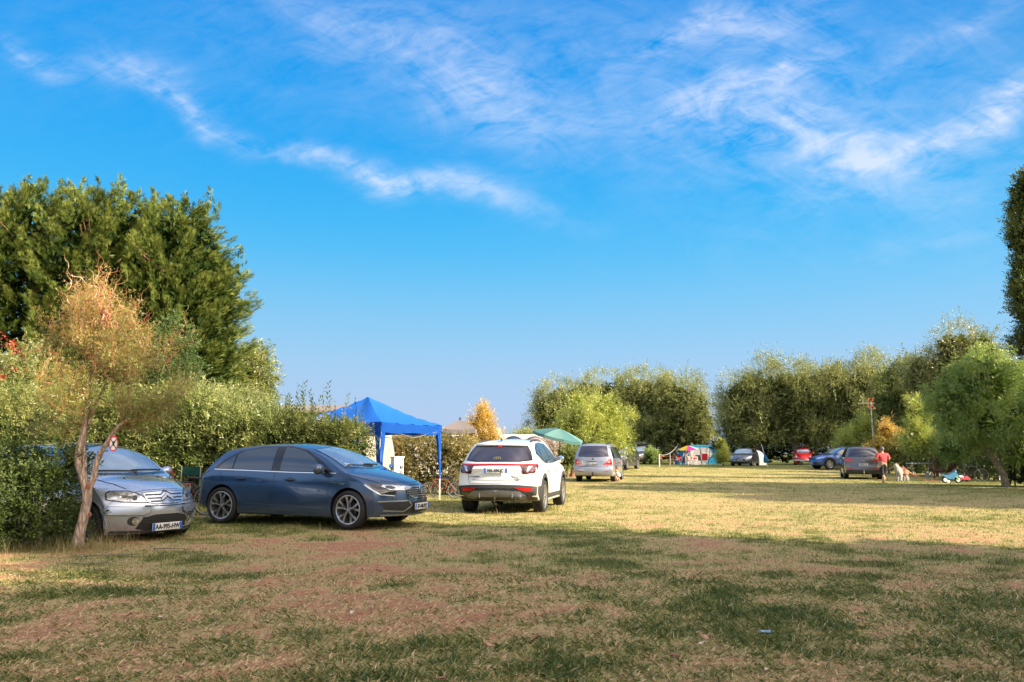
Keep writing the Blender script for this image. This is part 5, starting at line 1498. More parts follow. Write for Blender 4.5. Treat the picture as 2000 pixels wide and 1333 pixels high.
# ---- silver small hatchback, three-quarter front
def hatchback_silver():
    L = 3.85
    sp = dict(L=L, ra=.66, fa=3.12, hub=.29, tyre=.30, arch=.345, track=1.46,
        top=[(0, .85), (.06, .93), (.12, 1.05), (.25, 1.3), (.42, 1.43), (.9, 1.50), (1.5, 1.52), (1.95, 1.49), (2.25, 1.42), (2.6, 1.24), (2.95, 1.03), (3.06, .985), (3.25, .945), (3.5, .875), (3.68, .79), (3.78, .715), (3.85, .66)],
        bot=[(0, .3), (.5, .2), (1.2, .17), (3.0, .16), (3.5, .14), (3.85, .14)],
        xf=[(.12, 3.74), (.22, 3.80), (.36, 3.84), (.52, 3.85), (.60, 3.82), (.68, 3.78), (.8, 3.72), (1.0, 3.6), (1.5, 3.4)],
        xr=[(.15, .15), (.3, .06), (.5, .0), (.7, .03), (.9, .06), (1.2, .14), (1.5, .25)],
        wb=[(0, .70), (.3, .79), (.66, .835), (1.6, .83), (2.6, .83), (3.12, .835), (3.5, .79), (3.85, .70)],
        sec=[(.15, .95), (.3, .985), (.5, 1.0), (.75, .99), (.9, .965), (1.0, .93), (1.15, .87), (1.35, .79), (1.5, .70)],
        crown=[(0, .05), (1.5, .07), (2.6, .07), (3.1, .07), (3.4, .09), (3.85, .10)], cF=.36, cR=.2)
    c = Car('parked_car', 'silver blue small hatchback nose-out behind the forked tree at the left edge', (0, 0, 0), 0, sp, paint('paint_silver', (.58, .64, .74), .7, .24), detail=3)
    c.both('window_surround', [(.45, 1.02), (.6, 1.25), (.9, 1.40), (1.5, 1.46), (2.1, 1.42), (2.5, 1.22), (2.86, .98), (1.6, .96)], M_GLOSSBLACK, off=.003)
    c.both('side_window', [(.55, 1.04), (.68, 1.23), (.95, 1.36), (1.55, 1.42), (1.58, .985)], M_GLASS, off=.007)
    c.both('side_window', [(1.67, .985), (1.65, 1.425), (2.07, 1.385), (2.44, 1.2), (2.74, .99)], M_GLASS, off=.007)
    c.panel('windscreen_surround', [(-.68, 1.0), (-.56, 1.40), (0, 1.47), (.56, 1.40), (.68, 1.0), (0, .985)], 'F', M_GLOSSBLACK, off=.003)
    c.panel('windscreen', [(-.645, 1.03), (-.535, 1.38), (0, 1.445), (.535, 1.38), (.645, 1.03), (0, 1.015)], 'F', M_SHIELD, off=.006)
    c.panel('rear_window', [(-.5, 1.05), (-.45, 1.38), (.45, 1.38), (.5, 1.05)], 'B', M_GLASS, off=.006)
    c.wiper([(-.55, 1.05), (-.2, 1.045), (.1, 1.035)], 'F'); c.wiper([(.0, 1.05), (.3, 1.055), (.6, 1.045)], 'F')
    M = mat('seam', (.004, .005, .007), rough=.8)
    c.strips('panel_seam', [[(1.62, .98), (1.62, .25)], [(2.80, .98), (2.84, .7), (2.80, .25)], [(2.86, .97), (3.3, .87), (3.5, .80)], [(3.42, .55), (3.5, .62), (3.6, .66)],
                            ('F', [(-.50, .735), (-.3, .775), (0, .785), (.3, .775), (.50, .735)])], M, w=.005, off=.002)
    c.arches(s_paint(c), w=.03, name='wheel_arch_lip', off=.008)
    c.wheels('cover', rim=.215, tyre_w=.185, m_rim=mat('wheel_cover', (.30, .31, .33), rough=.35, metal=.6), steer=R(-2))
    c.mirrors(2.62, 1.03, w=.22, h=.16)
    c.handles([1.05, 1.95], .80)
    dark = M_LAMPDARK
    for sg in (1, -1):
        f = ('yaw', 35 * sg)
        def H(poly): return [((p[0] - .11) * sg, p[1]) for p in poly]
        c.panel('headlight', H([(-.30, .585), (-.26, .64), (-.12, .735), (.03, .775), (.28, .775), (.33, .74), (.32, .645), (.10, .61)]), f, dark, off=.004)
        o = c.panel('lamp_reflector', H([(-.27, .60), (-.24, .64), (-.10, .72), (.04, .76), (.26, .76), (.305, .73), (.295, .655), (.10, .622)]), f, M_LAMP, off=.009)
        c.panel('lamp_bulb', H([(.08 + .05 * math.cos(a), .69 + .045 * math.sin(a)) for a in np.linspace(0, 6.28, 13)[:-1]]), f, M_CHROME, off=.016)
        c.panel('lamp_bulb', H([(-.07 + .035 * math.cos(a), .665 + .035 * math.sin(a)) for a in np.linspace(0, 6.28, 13)[:-1]]), f, M_LAMPDARK, off=.016)
        # bumper pad
        b = c.panel('bumper_pad', H([(-.30, .50), (-.27, .53), (.33, .545), (.36, .50), (.33, .44), (-.20, .42), (-.28, .45)]), f, s_paint(c), off=.028)
        c.strips('bumper_pad_groove', [(f, H([(-.31, .50), (-.28, .54), (.34, .555), (.375, .50), (.34, .43), (-.20, .41), (-.29, .44), (-.31, .50)]))], M, w=.006, off=.004)
        c.panel('fog_light_recess', H([(-.07 + .085 * math.cos(a), .335 + .065 * math.sin(a)) for a in np.linspace(0, 6.28, 17)[:-1]]), f, M_CLAD, off=.004)
        c.panel('fog_light', H([(-.10 + .048 * math.cos(a), .335 + .048 * math.sin(a)) for a in np.linspace(0, 6.28, 15)[:-1]]), f, M_LAMP, off=.012)
        c.panel('tail_light', H([(-.2, .75), (.2, .75), (.2, 1.2), (.05, 1.25), (-.1, 1.0)]), ('yaw', 145 * sg), M_RED, off=.008)
    c.panel('grille', [(-.35, .735), (0, .755), (.35, .735), (.31, .60), (.2, .575), (-.2, .575), (-.31, .60)], 'F', s_paint(c), off=.010)
    c.strips('grille_outline', [('F', [(-.355, .735), (0, .757), (.355, .735), (.315, .60), (.2, .57), (-.2, .57), (-.315, .60), (-.355, .735)])], M, w=.005, off=.012)
    for z, w in ((.705, .32), (.655, .30), (.61, .27)):
        c.strips('grille_slot', [('F', [(-w, z), (-.09, z), (0, z + .055), (.09, z), (w, z)])], M_BLACK, w=.016, off=.016)
    for dz_ in (0, -.06):
        c.strips('chevron_emblem', [('F', [(-.095, .635 + dz_), (0, .700 + dz_), (.095, .635 + dz_)])], M_CHROME, w=.024, off=.024)
    c.strips('nose_slot', [('F', [(-.36, .555), (-.2, .545), (.2, .545), (.36, .555)])], M_BLACK, w=.014, off=.006)
    c.panel('lower_grille', [(-.44, .22), (-.37, .38), (-.2, .42), (.2, .42), (.37, .38), (.44, .22), (.3, .19), (-.3, .19)], 'F', M_BLACK, off=.004)
    c.strips('grille_bar', [('F', [(-.38, z), (.38, z)]) for z in (.385, .35, .31, .26)], M_CLAD, w=.012, off=.010)
    c.panel('front_skirt', [(-.72, .16), (-.7, .20), (0, .18), (.7, .20), (.72, .16), (0, .15)], 'F', M_CLAD, off=.006)
    c.plate('F', .25, 'AA-995-HW', back=.02, y=.0)
    for y in (-.3, .3):
        p = c.hit(3.18, y, 'T', 0); b = MB(); b.ball((0, 0, 0), .018, 1); b.build('washer_jet', M_BLACK, c.root, loc=p)
    return c.root

# ---- white SUV seen from behind
def suv_white():
    L = 4.50
    sp = dict(L=L, ra=.92, fa=3.60, hub=.355, tyre=.365, arch=.415, track=1.62,
        top=[(0, .95), (.05, 1.02), (.12, 1.10), (.22, 1.25), (.40, 1.44), (.50, 1.555), (.8, 1.60), (1.4, 1.64), (2.0, 1.65), (2.4, 1.62), (2.75, 1.50), (3.1, 1.30), (3.35, 1.16), (3.5, 1.12), (3.9, 1.06), (4.25, .98), (4.4, .90), (4.5, .8)],
        bot=[(0, .38), (.5, .28), (1.2, .22), (3.2, .22), (3.9, .26), (4.5, .28)],
        xf=[(.2, 4.4), (.4, 4.5), (.7, 4.5), (.9, 4.42), (1.1, 4.3), (1.6, 4.0)],
        xr=[(.22, .18), (.35, .07), (.5, .0), (.62, .0), (.72, .03), (.9, .05), (.98, .03), (1.06, .05), (1.2, .12), (1.5, .3), (1.65, .4)],
        wb=[(0, .84), (.3, .90), (.92, .93), (1.5, .915), (2.6, .91), (3.6, .93), (4.1, .90), (4.5, .80)],
        sec=[(.2, .955), (.35, .985), (.6, 1.0), (.85, 1.0), (1.0, .975), (1.1, .94), (1.2, .895), (1.4, .81), (1.55, .74), (1.66, .66)],
        crown=[(0, .06), (.5, .07), (1.5, .06), (3.3, .06), (4.5, .1)], cF=.35, cR=.20)
    W = paint('paint_white', (.80, .79, .77), .0, .3)
    c = Car('parked_car', 'white SUV seen from behind with full-width red light bar, parked right of the blue gazebo', (0, 0, 0), 0, sp, W, detail=3)
    c.both('window_surround', [(.62, 1.30), (.80, 1.45), (1.1, 1.535), (1.7, 1.57), (2.3, 1.54), (2.7, 1.40), (3.25, 1.12), (2.4, 1.08), (1.4, 1.08), (1.0, 1.15)], M_GLOSSBLACK, off=.003)
    c.both('side_window', [(.74, 1.31), (.86, 1.43), (1.12, 1.50), (1.14, 1.15)], M_GLASS, off=.007)
    c.both('side_window', [(1.19, 1.14), (1.18, 1.51), (1.7, 1.545), (1.98, 1.54), (2.0, 1.10), (1.45, 1.10)], M_GLASS, off=.007)
    c.both('side_window', [(2.08, 1.10), (2.06, 1.535), (2.28, 1.515), (2.64, 1.385), (3.05, 1.15), (2.4, 1.105)], M_GLASS, off=.007)
    c.panel('windscreen', [(-.66, 1.2), (-.58, 1.53), (0, 1.58), (.58, 1.53), (.66, 1.2), (0, 1.18)], 'F', M_SHIELD, off=.006)
    c.panel('rear_window_surround', [(-.76, 1.15), (-.70, 1.33), (-.60, 1.48), (0, 1.51), (.60, 1.48), (.70, 1.33), (.76, 1.15), (.5, 1.12), (-.5, 1.12)], 'B', M_GLOSSBLACK, off=.004)
    c.panel('rear_window', [(-.68, 1.165), (-.64, 1.31), (-.56, 1.42), (0, 1.45), (.56, 1.42), (.64, 1.31), (.68, 1.165), (.45, 1.14), (-.45, 1.14)], 'B', mat('rear_glass', (.02, .018, .035), rough=.04, spec=1, ior=1.6, noise=.4, nscale=3), off=.008)
    # lip of the roof spoiler
    b = MB()
    pts = [c.hit(y, 1.505, 'B', -.01) for y in np.linspace(-.58, .58, 13)]
    pts = [p for p in pts if p]
    b.tube([(p.x - .05, p.y, p.z + .005) for p in pts], .028, 8); b.build('roof_spoiler', W, c.root)
    c.panel('brake_light', [(-.05, 1.462), (.05, 1.462), (.05, 1.447), (-.05, 1.447)], 'B', M_RED, off=.012)
    # light bar and split lamps
    bar = [(-.86, 1.065), (-.5, 1.080), (0, 1.085), (.5, 1.080), (.86, 1.065), (.80, 1.035), (0, 1.045), (-.80, 1.035)]
    c.panel('light_bar', bar, 'B', M_REDDARK, off=.010)
    c.strips('light_bar_line', [('B', [(-.80, 1.055), (0, 1.065), (.80, 1.055)])], M_RED, w=.016, off=.016)
    for sg in (1, -1):
        def H(poly): return [(p[0] * sg, p[1]) for p in poly]
        c.panel('tail_light', H([(.53, 1.045), (.84, 1.035), (.70, 0.870), (.58, 0.860)]), 'B', M_REDDARK, off=.010)
        c.panel('tail_lamp_slat', H([(.60, 1.030), (.65, 1.030), (.60, 0.880), (.585, 0.880)]), 'B', M_LAMPDARK, off=.016)
        c.panel('tail_lamp_slat', H([(.69, 1.030), (.78, 1.030), (.68, 0.900), (.65, 0.900)]), 'B', M_LAMP, off=.016)
        g = ('yaw', 140 * sg)
        c.panel('tail_light', H([(-.12, 0.880), (-.16, 1.080), (.30, 1.080), (.34, 1.050), (.12, 0.880)]), g, M_REDDARK, off=.008)
        c.panel('tail_lamp_slat', H([(-.05, 0.900), (-.08, 1.020), (.18, 1.020), (.08, 0.900)]), g, mat('smoked_lens', (.10, .06, .06), rough=.15, coat=1, noise=.5, nscale=20), off=.013)
        c.strips('light_bar_line', [(g, H([(-.14, 1.055), (.28, 1.055)]))], M_RED, w=.02, off=.014)
        c.panel('reflector', H([(.42, .575), (.78, .565), (.76, .50), (.50, .53)]), 'B', M_RED, off=.016)
        c.panel('reflector', H([(-.16, .56), (.02, .56), (.0, .50), (-.16, .505)]), g, M_RED, off=.016)
        c.panel('bumper_vent', H([(-.18, .48), (.10, .47), (.08, .37), (-.18, .38)]), g, M_GLOSSBLACK, off=.012)
    lo = [(-.90, .60), (-.5, .63), (0, .64), (.5, .63), (.90, .60), (.90, .30), (-.90, .30)]
    c.panel('lower_bumper', lo, 'B', M_CLAD, off=.008)
    for sg in (1, -1):
        c.panel('lower_bumper', [(-.3 * sg, .605), (.62 * sg, .60), (.62 * sg, .29), (-.3 * sg, .29)], ('yaw', 135 * sg), M_CLAD, off=.006)
    zz = []
    for k in range(18):
        zz.append((-.68 + k * .08, .56 - .02 * (k % 2)))
    c.strips('bumper_weave', [('B', zz), ('B', [(x, z - .035) for x, z in zz])], M_GLOSSBLACK, w=.012, off=.016)
    sk = [(-.70, .36), (-.52, .50), (0, .525), (.52, .50), (.70, .36), (.5, .33), (.42, .385), (-.42, .385), (-.5, .33)]
    c.panel('skid_plate', sk, 'B', mat('skid_grey', (.16, .165, .18), rough=.4, metal=.4), off=.022)
    for y in (-.36, .36):
        p = c.hit(y, .42, 'B', .03); b = MB(); b.box((0, 0, 0), (.03, .02, .11), rot=(0, R(8), 0), bevel=.004); b.build('skid_fin', M_SILVERTRIM, c.root, loc=p)
    # twin exhaust on the right, tow ball in the middle
    for y in (-.50, -.64):
        b = MB(); b.lathe([(.055, 0), (.06, .0), (.06, .12), (.05, .12), (.05, 0)], axis='X', n=16); b.bm.transform(Matrix.Diagonal((1, 1.1, .55, 1)))
        b.build('exhaust_tip', M_CHROME, c.root, loc=(-c.mid - .015, y, .345))
    b = MB(); b.tube([(.1, 0, .22), (-.06, 0, .22), (-.10, 0, .27), (-.10, 0, .33)], .018, 8); b.ball((-.10, 0, .35), .028, 2); b.build('tow_ball', M_DARKMETAL, c.root, loc=(-c.mid, 0, .0))
    c.both('sill_cladding', [(1.33, .42), (1.6, .40), (3.0, .39), (3.2, .42), (3.2, .22), (1.33, .22)], M_CLAD, off=.006)
    M = mat('seam', (.004, .005, .007), rough=.8)
    c.strips('panel_seam', [('B', [(-.72, 1.05), (-.66, .90), (-.62, .66), (.62, .66), (.66, .90), (.72, 1.05)]), [(2.04, 1.10), (2.05, .42)], [(3.2, 1.12), (3.2, .42)], [(1.2, 1.13), (1.32, .9), (1.4, .6)],
                            ('B', [(-.55, .735), (0, .725), (.55, .735)])], M, w=.008, off=.003)
    c.arches(M_CLAD, w=.085, off=.012)
    c.wheels('five', rim=.26, tyre_w=.235, m_rim=M_ALLOY)
    c.mirrors(2.98, 1.17, m=M_CHROME, w=.2, h=.17)
    c.handles([1.55, 2.6], .90, m=W)
    c.rails(.95, 2.3, .58, h=.035)
    b = MB(); b.prism([(-.09, 0), (.07, 0), (-.05, .07), (-.08, .07)], -.008, .008, 'XZ'); p = c.hit(.62, 0, 'T', 0); b.build('shark_fin_aerial', M_GLOSSBLACK, c.root, loc=p)
    c.plate('B', .945, 'HA-104-JC', back=.008)
    # slanted H in an oval, on the glass
    p = c.hit(0, 1.185, 'B', .02)
    b = MB()
    ov = [(math.cos(a), math.sin(a)) for a in np.linspace(0, 2 * math.pi, 25)[:-1]]
    for k in range(24):
        q, r_ = ov[k], ov[(k + 1) % 24]
        b.prism([(q[0] * .085, q[1] * .042), (r_[0] * .085, r_[1] * .042), (r_[0] * .074, r_[1] * .033), (q[0] * .074, q[1] * .033)], 0, .006, 'YZ')
    b.prism([(-.045, -.026), (-.03, -.03), (-.005, .03), (-.02, .028)], 0, .007, 'YZ'); b.prism([(.02, -.028), (.035, -.026), (.05, .024), (.035, .026)], 0, .007, 'YZ')
    b.prism([(-.03, -.006), (.035, .0), (.037, .008), (-.028, .004)], 0, .0065, 'YZ')
    for v in b.bm.verts: v.co.y *= -1
    b.build('oval_letter_emblem', M_CHROME, c.root, loc=p, rot=(0, R(-20), 0))
    for txt, y, z, sz in (('HYUNDAI', .48, .80, .05), ('TUCSON', -.45, .80, .055), ('HYBRID', -.48, .74, .042)):
        me = text_mesh(txt, sz, .002, 1.15); q = c.hit(y, z, 'B', .02)
        link('badge_lettering', me, M_LAMPDARK, c.root, q, (R(90), 0, R(-90)))
    return c.root

# ---- a plainer builder for the cars further off
def far_car(label, spec, colour, front=None, back=None, wheels='five', text=None, side=None, rails=False, clad=None, group='cars parked on the campsite meadow', name='parked_car'):
    c = Car(name, label, (0, 0, 0), 0, spec, colour, group=group, detail=2)
    M = mat('seam', (.004, .005, .007), rough=.8)
    b0, b1, h0, hb, hr, x0, x1 = spec['glass']    # rear and front foot of the glasshouse, belt heights, roof, roof ends
    q = .03
    c.both('window_surround', [(b0, h0), (x0, hr), (x1, hr), (b1, hb)], M_GLOSSBLACK, off=.004)
    n = spec.get('panes', [.36, .68])
    cuts = [0] + n + [1]
    for k in range(len(cuts) - 1):
        def e(t, top):
            if top: return (x0 + (x1 - x0) * t, hr - q)
            return (b0 + (b1 - b0) * t, h0 + (hb - h0) * t + q)
        t0, t1 = cuts[k] + .02, cuts[k + 1] - .02
        if k == 0: t0 = .05
        if k == len(cuts) - 2: t1 = .93
        c.both('side_window', [e(t0, 0), e(t0, 1), e(t1, 1), e(t1, 0)], M_GLASS, off=.008)
    c.strips('panel_seam', [[(b0 + (b1 - b0) * t, h0), (b0 + (b1 - b0) * t + .03, .35)] for t in (.36, .68)] + [[(b1 - .15, hb), (b1 - .1, .35)]], M, w=.012, off=.003)
    c.handles([b0 + (b1 - b0) * .42, b0 + (b1 - b0) * .74], h0 - .12)
    if clad:
        c.arches(clad, w=.08)
        c.both('sill_cladding', [(spec['ra'] + .42, .42), (spec['fa'] - .42, .42), (spec['fa'] - .42, .22), (spec['ra'] + .42, .22)], clad, off=.006)
    c.wheels(wheels, rim=spec['tyre'] * .70, tyre_w=.215)
    c.mirrors(b1 - .30, hb + .06)
    if rails: c.rails(x0 + .1, x1 - .1, spec.get('railw', .58))
    if front: front(c)
    if back: back(c)
    return c

def lens(c, poly, side, m, off=.008, name='headlight'):
    sg = 1
    for sg in (1, -1):
        sd = side if isinstance(side, str) else ('yaw', side[1] * sg)
        c.panel(name, [(p[0] * sg, p[1]) for p in poly], sd, m, off=off)

def minivan_grey():
    L = 5.10
    sp = dict(L=L, ra=1.12, fa=4.12, hub=.335, tyre=.345, arch=.395, track=1.63, glass=(.30, 4.1, 1.12, 1.02, 1.62, .55, 3.1), panes=[.28, .62],
        top=[(0, 1.0), (.06, 1.1), (.16, 1.3), (.32, 1.60), (.45, 1.72), (.9, 1.79), (2.0, 1.82), (2.9, 1.76), (3.4, 1.5), (4.0, 1.12), (4.3, 1.05), (4.9, .88), (5.1, .75)],
        bot=[(0, .34), (.6, .26), (4, .24), (5.1, .28)],
        xf=[(.2, 4.98), (.5, 5.1), (.8, 5.05), (1.1, 4.9), (1.8, 4.5)], xr=[(.22, .12), (.4, .0), (.6, .0), (.64, .07), (.9, .08), (1.1, .12), (1.4, .22), (1.8, .42)],
        wb=[(0, .86), (.4, .935), (1.5, .955), (4, .95), (5.1, .85)], sec=[(.2, .95), (.4, .985), (.7, 1.0), (1.0, .985), (1.15, .95), (1.4, .88), (1.65, .80), (1.82, .70)],
        crown=[(0, .06), (2.5, .05), (5.1, .08)], cF=.3, cR=.16)
    def back(c):
        c.panel('rear_window', [(-.72, 1.17), (-.60, 1.66), (.60, 1.66), (.72, 1.17), (0, 1.14)], 'B', mat('rear_glass', (.02, .018, .035)), off=.008)
        lens(c, [(.44, .80), (.64, .92), (.78, 1.06), (.90, 1.08), (.935, 1.06), (.935, .80)], 'B', M_RED, name='tail_light')
        lens(c, [(.66, .90), (.76, .99), (.78, .87)], 'B', mat('pink_lens', (.65, .35, .33), rough=.2, coat=1), off=.014, name='reversing_light')
        c.strips('panel_seam', [('B', [(-.74, 1.1), (-.66, .70), (.66, .70), (.74, 1.1)])], MATS['seam'], w=.012, off=.004)
        c.strips('boot_trim', [('B', [(-.5, .945), (.5, .945)])], M_CHROME, w=.022, off=.01)
        c.panel('reflector', [(-.72, .50), (-.50, .50), (-.50, .475), (-.72, .475)], 'B', M_RED, off=.01)
        c.panel('reflector', [(.72, .50), (.50, .50), (.50, .475), (.72, .475)], 'B', M_RED, off=.01)
        c.plate('B', .82, 'BC-450-WE', back=.01)
        b = MB(); b.tube([(.1, 0, .30), (-.10, 0, .30), (-.12, 0, .40)], .03, 8); b.ball((-.12, 0, .43), .04, 1); b.build('tow_ball', M_BLACK, c.root, loc=(-c.mid, 0, 0))
        p = c.hit(0, 1.06, 'B', .01); b = MB(); b.ball((0, 0, 0), .045, 1, (.3, 1, 1)); b.build('boot_emblem', M_BLACK, c.root, loc=p)
    return far_car('silver grey minivan seen from behind, just right of the teal parasol', sp, paint('paint_grey', (.36, .37, .42), .55, .3), back=back, rails=True).root

def suv_dark():
    L = 4.34
    sp = dict(L=L, ra=.86, fa=3.53, hub=.35, tyre=.36, arch=.42, track=1.60, glass=(.45, 3.3, 1.12, 1.06, 1.52, .8, 2.35),
        top=[(0, 1.0), (.08, 1.15), (.25, 1.42), (.45, 1.6), (1.2, 1.65), (2.1, 1.64), (2.55, 1.5), (3.15, 1.12), (3.3, 1.08), (3.8, 1.04), (4.15, .95), (4.34, .82)],
        bot=[(0, .38), (.6, .26), (3.4, .24), (4.34, .32)],
        xf=[(.2, 4.2), (.5, 4.34), (.8, 4.30), (1.0, 4.2), (1.6, 3.9)], xr=[(.22, .12), (.5, .0), (.9, .06), (1.6, .35)],
        wb=[(0, .82), (.4, .89), (1.5, .90), (3.5, .91), (4.34, .82)], sec=[(.2, .95), (.4, .985), (.7, 1.0), (1.0, .98), (1.15, .94), (1.4, .84), (1.65, .70)],
        crown=[(0, .06), (2.5, .06), (4.34, .08)], cF=.3, cR=.16)
    def front(c):
        c.panel('windscreen', [(-.68, 1.14), (-.58, 1.56), (.58, 1.56), (.68, 1.14), (0, 1.12)], 'F', M_SHIELD, off=.008)
        c.panel('grille', [(-.48, .92), (.48, .92), (.44, .74), (-.44, .74)], 'F', M_BLACK)
        for x in (-.33, -.2, .2, .33): c.strips('grille_bar', [('F', [(x, .89), (x, .77)])], M_CHROME, w=.035, off=.012)
        c.strips('grille_bar', [('F', [(-.1, .83), (.1, .83)])], M_CHROME, w=.05, off=.012)
        lens(c, [(-.22, .77), (-.22, .93), (.28, .96), (.26, .80)], ('yaw', 35), M_LAMP)
        c.panel('lower_grille', [(-.60, .60), (.60, .60), (.5, .36), (-.5, .36)], 'F', M_BLACK)
        lens(c, [(-.12, .58), (.10, .58), (.10, .46), (-.12, .46)], ('yaw', 35), M_LAMPDARK, name='fog_light')
        c.plate('F', .52, 'FD-771-KX', back=.01)
    return far_car('dark grey off-roader facing the camera, half hidden by the silver minivan', sp, paint('paint_darkgrey', (.07, .075, .085), .6, .3), front=front, rails=True, clad=M_CLAD).root

def van_brown():
    L = 4.39
    sp = dict(L=L, ra=.80, fa=3.55, hub=.31, tyre=.32, arch=.37, track=1.48, glass=(.25, 3.5, 1.22, 1.12, 1.62, .35, 2.5),
        top=[(0, 1.2), (.06, 1.55), (.2, 1.76), (.7, 1.80), (2.1, 1.78), (2.6, 1.64), (3.3, 1.18), (3.45, 1.14), (3.9, 1.05), (4.2, .92), (4.39, .75)],
        bot=[(0, .32), (.6, .2), (3.4, .2), (4.39, .24)],
        xf=[(.2, 4.25), (.4, 4.39), (.8, 4.32), (1.1, 4.15), (1.8, 3.8)], xr=[(.22, .08), (.5, .0), (.9, .02), (1.8, .12)],
        wb=[(0, .82), (.4, .87), (3.5, .875), (4.39, .78)], sec=[(.2, .95), (.4, .985), (.7, 1.0), (1.1, .98), (1.3, .94), (1.6, .86), (1.8, .76)],
        crown=[(0, .05), (4.39, .07)], cF=.3, cR=.1)
    def front(c):
        c.panel('windscreen', [(-.68, 1.2), (-.60, 1.68), (.60, 1.68), (.68, 1.2), (0, 1.18)], 'F', M_SHIELD, off=.008)
        c.panel('grille', [(-.40, .90), (.40, .90), (.36, .72), (-.36, .72)], 'F', M_BLACK)
        c.strips('grille_bar', [('F', [(-.36, .84), (.36, .84)]), ('F', [(-.36, .77), (.36, .77)])], M_CHROME, w=.02, off=.012)
        lens(c, [(-.24, .74), (-.22, .90), (.24, 1.0), (.22, .82)], ('yaw', 35), M_LAMP)
        c.panel('lower_grille', [(-.56, .48), (.56, .48), (.5, .28), (-.5, .28)], 'F', M_BLACK)
        c.plate('F', .60, 'DQ-238-ZT', back=.01)
        b = MB(); b.box((-.5, 0, 1.97), (2.0, .95, .26), bevel=.09); b.build('roof_box', M_CLAD, c.root)
        b = MB()
        for x in (-1.0, .1): b.box((x, 0, 1.83), (.06, 1.3, .04))
        b.build('roof_bar', M_BLACK, c.root)
    return far_car('brown-grey van with a dark roof box, farthest of the row beside the willow', sp, paint('paint_brown', (.12, .095, .09), .5, .35), front=front).root

def hatchback_grey():
    L = 3.97
    sp = dict(L=L, ra=.62, fa=3.16, hub=.30, tyre=.31, arch=.355, track=1.47, glass=(.45, 3.0, .98, .93, 1.33, .8, 2.1),
        top=[(0, .9), (.06, 1.0), (.3, 1.25), (.5, 1.38), (1.2, 1.45), (1.8, 1.45), (2.2, 1.36), (2.95, .99), (3.1, .96), (3.6, .85), (3.85, .72), (3.97, .62)],
        bot=[(0, .3), (.5, .2), (3.1, .18), (3.97, .2)],
        xf=[(.15, 3.85), (.35, 3.97), (.6, 3.93), (.8, 3.8), (1.4, 3.4)], xr=[(.15, .1), (.4, .0), (.8, .05), (1.4, .3)],
        wb=[(0, .76), (.4, .84), (1.5, .865), (3.1, .865), (3.97, .74)], sec=[(.15, .95), (.4, .99), (.7, 1.0), (.9, .97), (1.0, .93), (1.2, .84), (1.45, .68)],
        crown=[(0, .05), (2.5, .06), (3.97, .08)], cF=.36, cR=.18)
    def front(c):
        c.panel('windscreen', [(-.66, 1.0), (-.55, 1.36), (.55, 1.36), (.66, 1.0), (0, .985)], 'F', M_SHIELD, off=.008)
        c.panel('grille', [(-.36, .58), (.36, .58), (.42, .50), (.30, .36), (-.30, .36), (-.42, .50)], 'F', M_BLACK)
        c.strips('grille_frame', [('F', [(-.36, .585), (.36, .585), (.43, .50), (.30, .355), (-.30, .355), (-.43, .50), (-.36, .585)])], M_CHROME, w=.02, off=.012)
        lens(c, [(-.20, .60), (.0, .70), (.42, .82), (.32, .66), (.1, .60)], ('yaw', 35), M_LAMP)
        c.panel('lower_grille', [(-.6, .30), (.6, .30), (.55, .22), (-.55, .22)], 'F', M_BLACK)
        lens(c, [(-.1, .40), (.12, .42), (.12, .34), (-.1, .33)], ('yaw', 35), M_LAMPDARK, name='fog_light')
        c.plate('F', .44, 'DX-509-RL', back=.01)
        p = c.hit(0, .70, 'F', .01); b = MB(); b.ball((0, 0, 0), .05, 1, (.3, 1, 1.1)); b.build('nose_emblem', M_CHROME, c.root, loc=p)
    return far_car('grey small hatchback facing the camera in front of a little grey tent', sp, paint('paint_midgrey', (.15, .155, .19), .6, .3), front=front).root

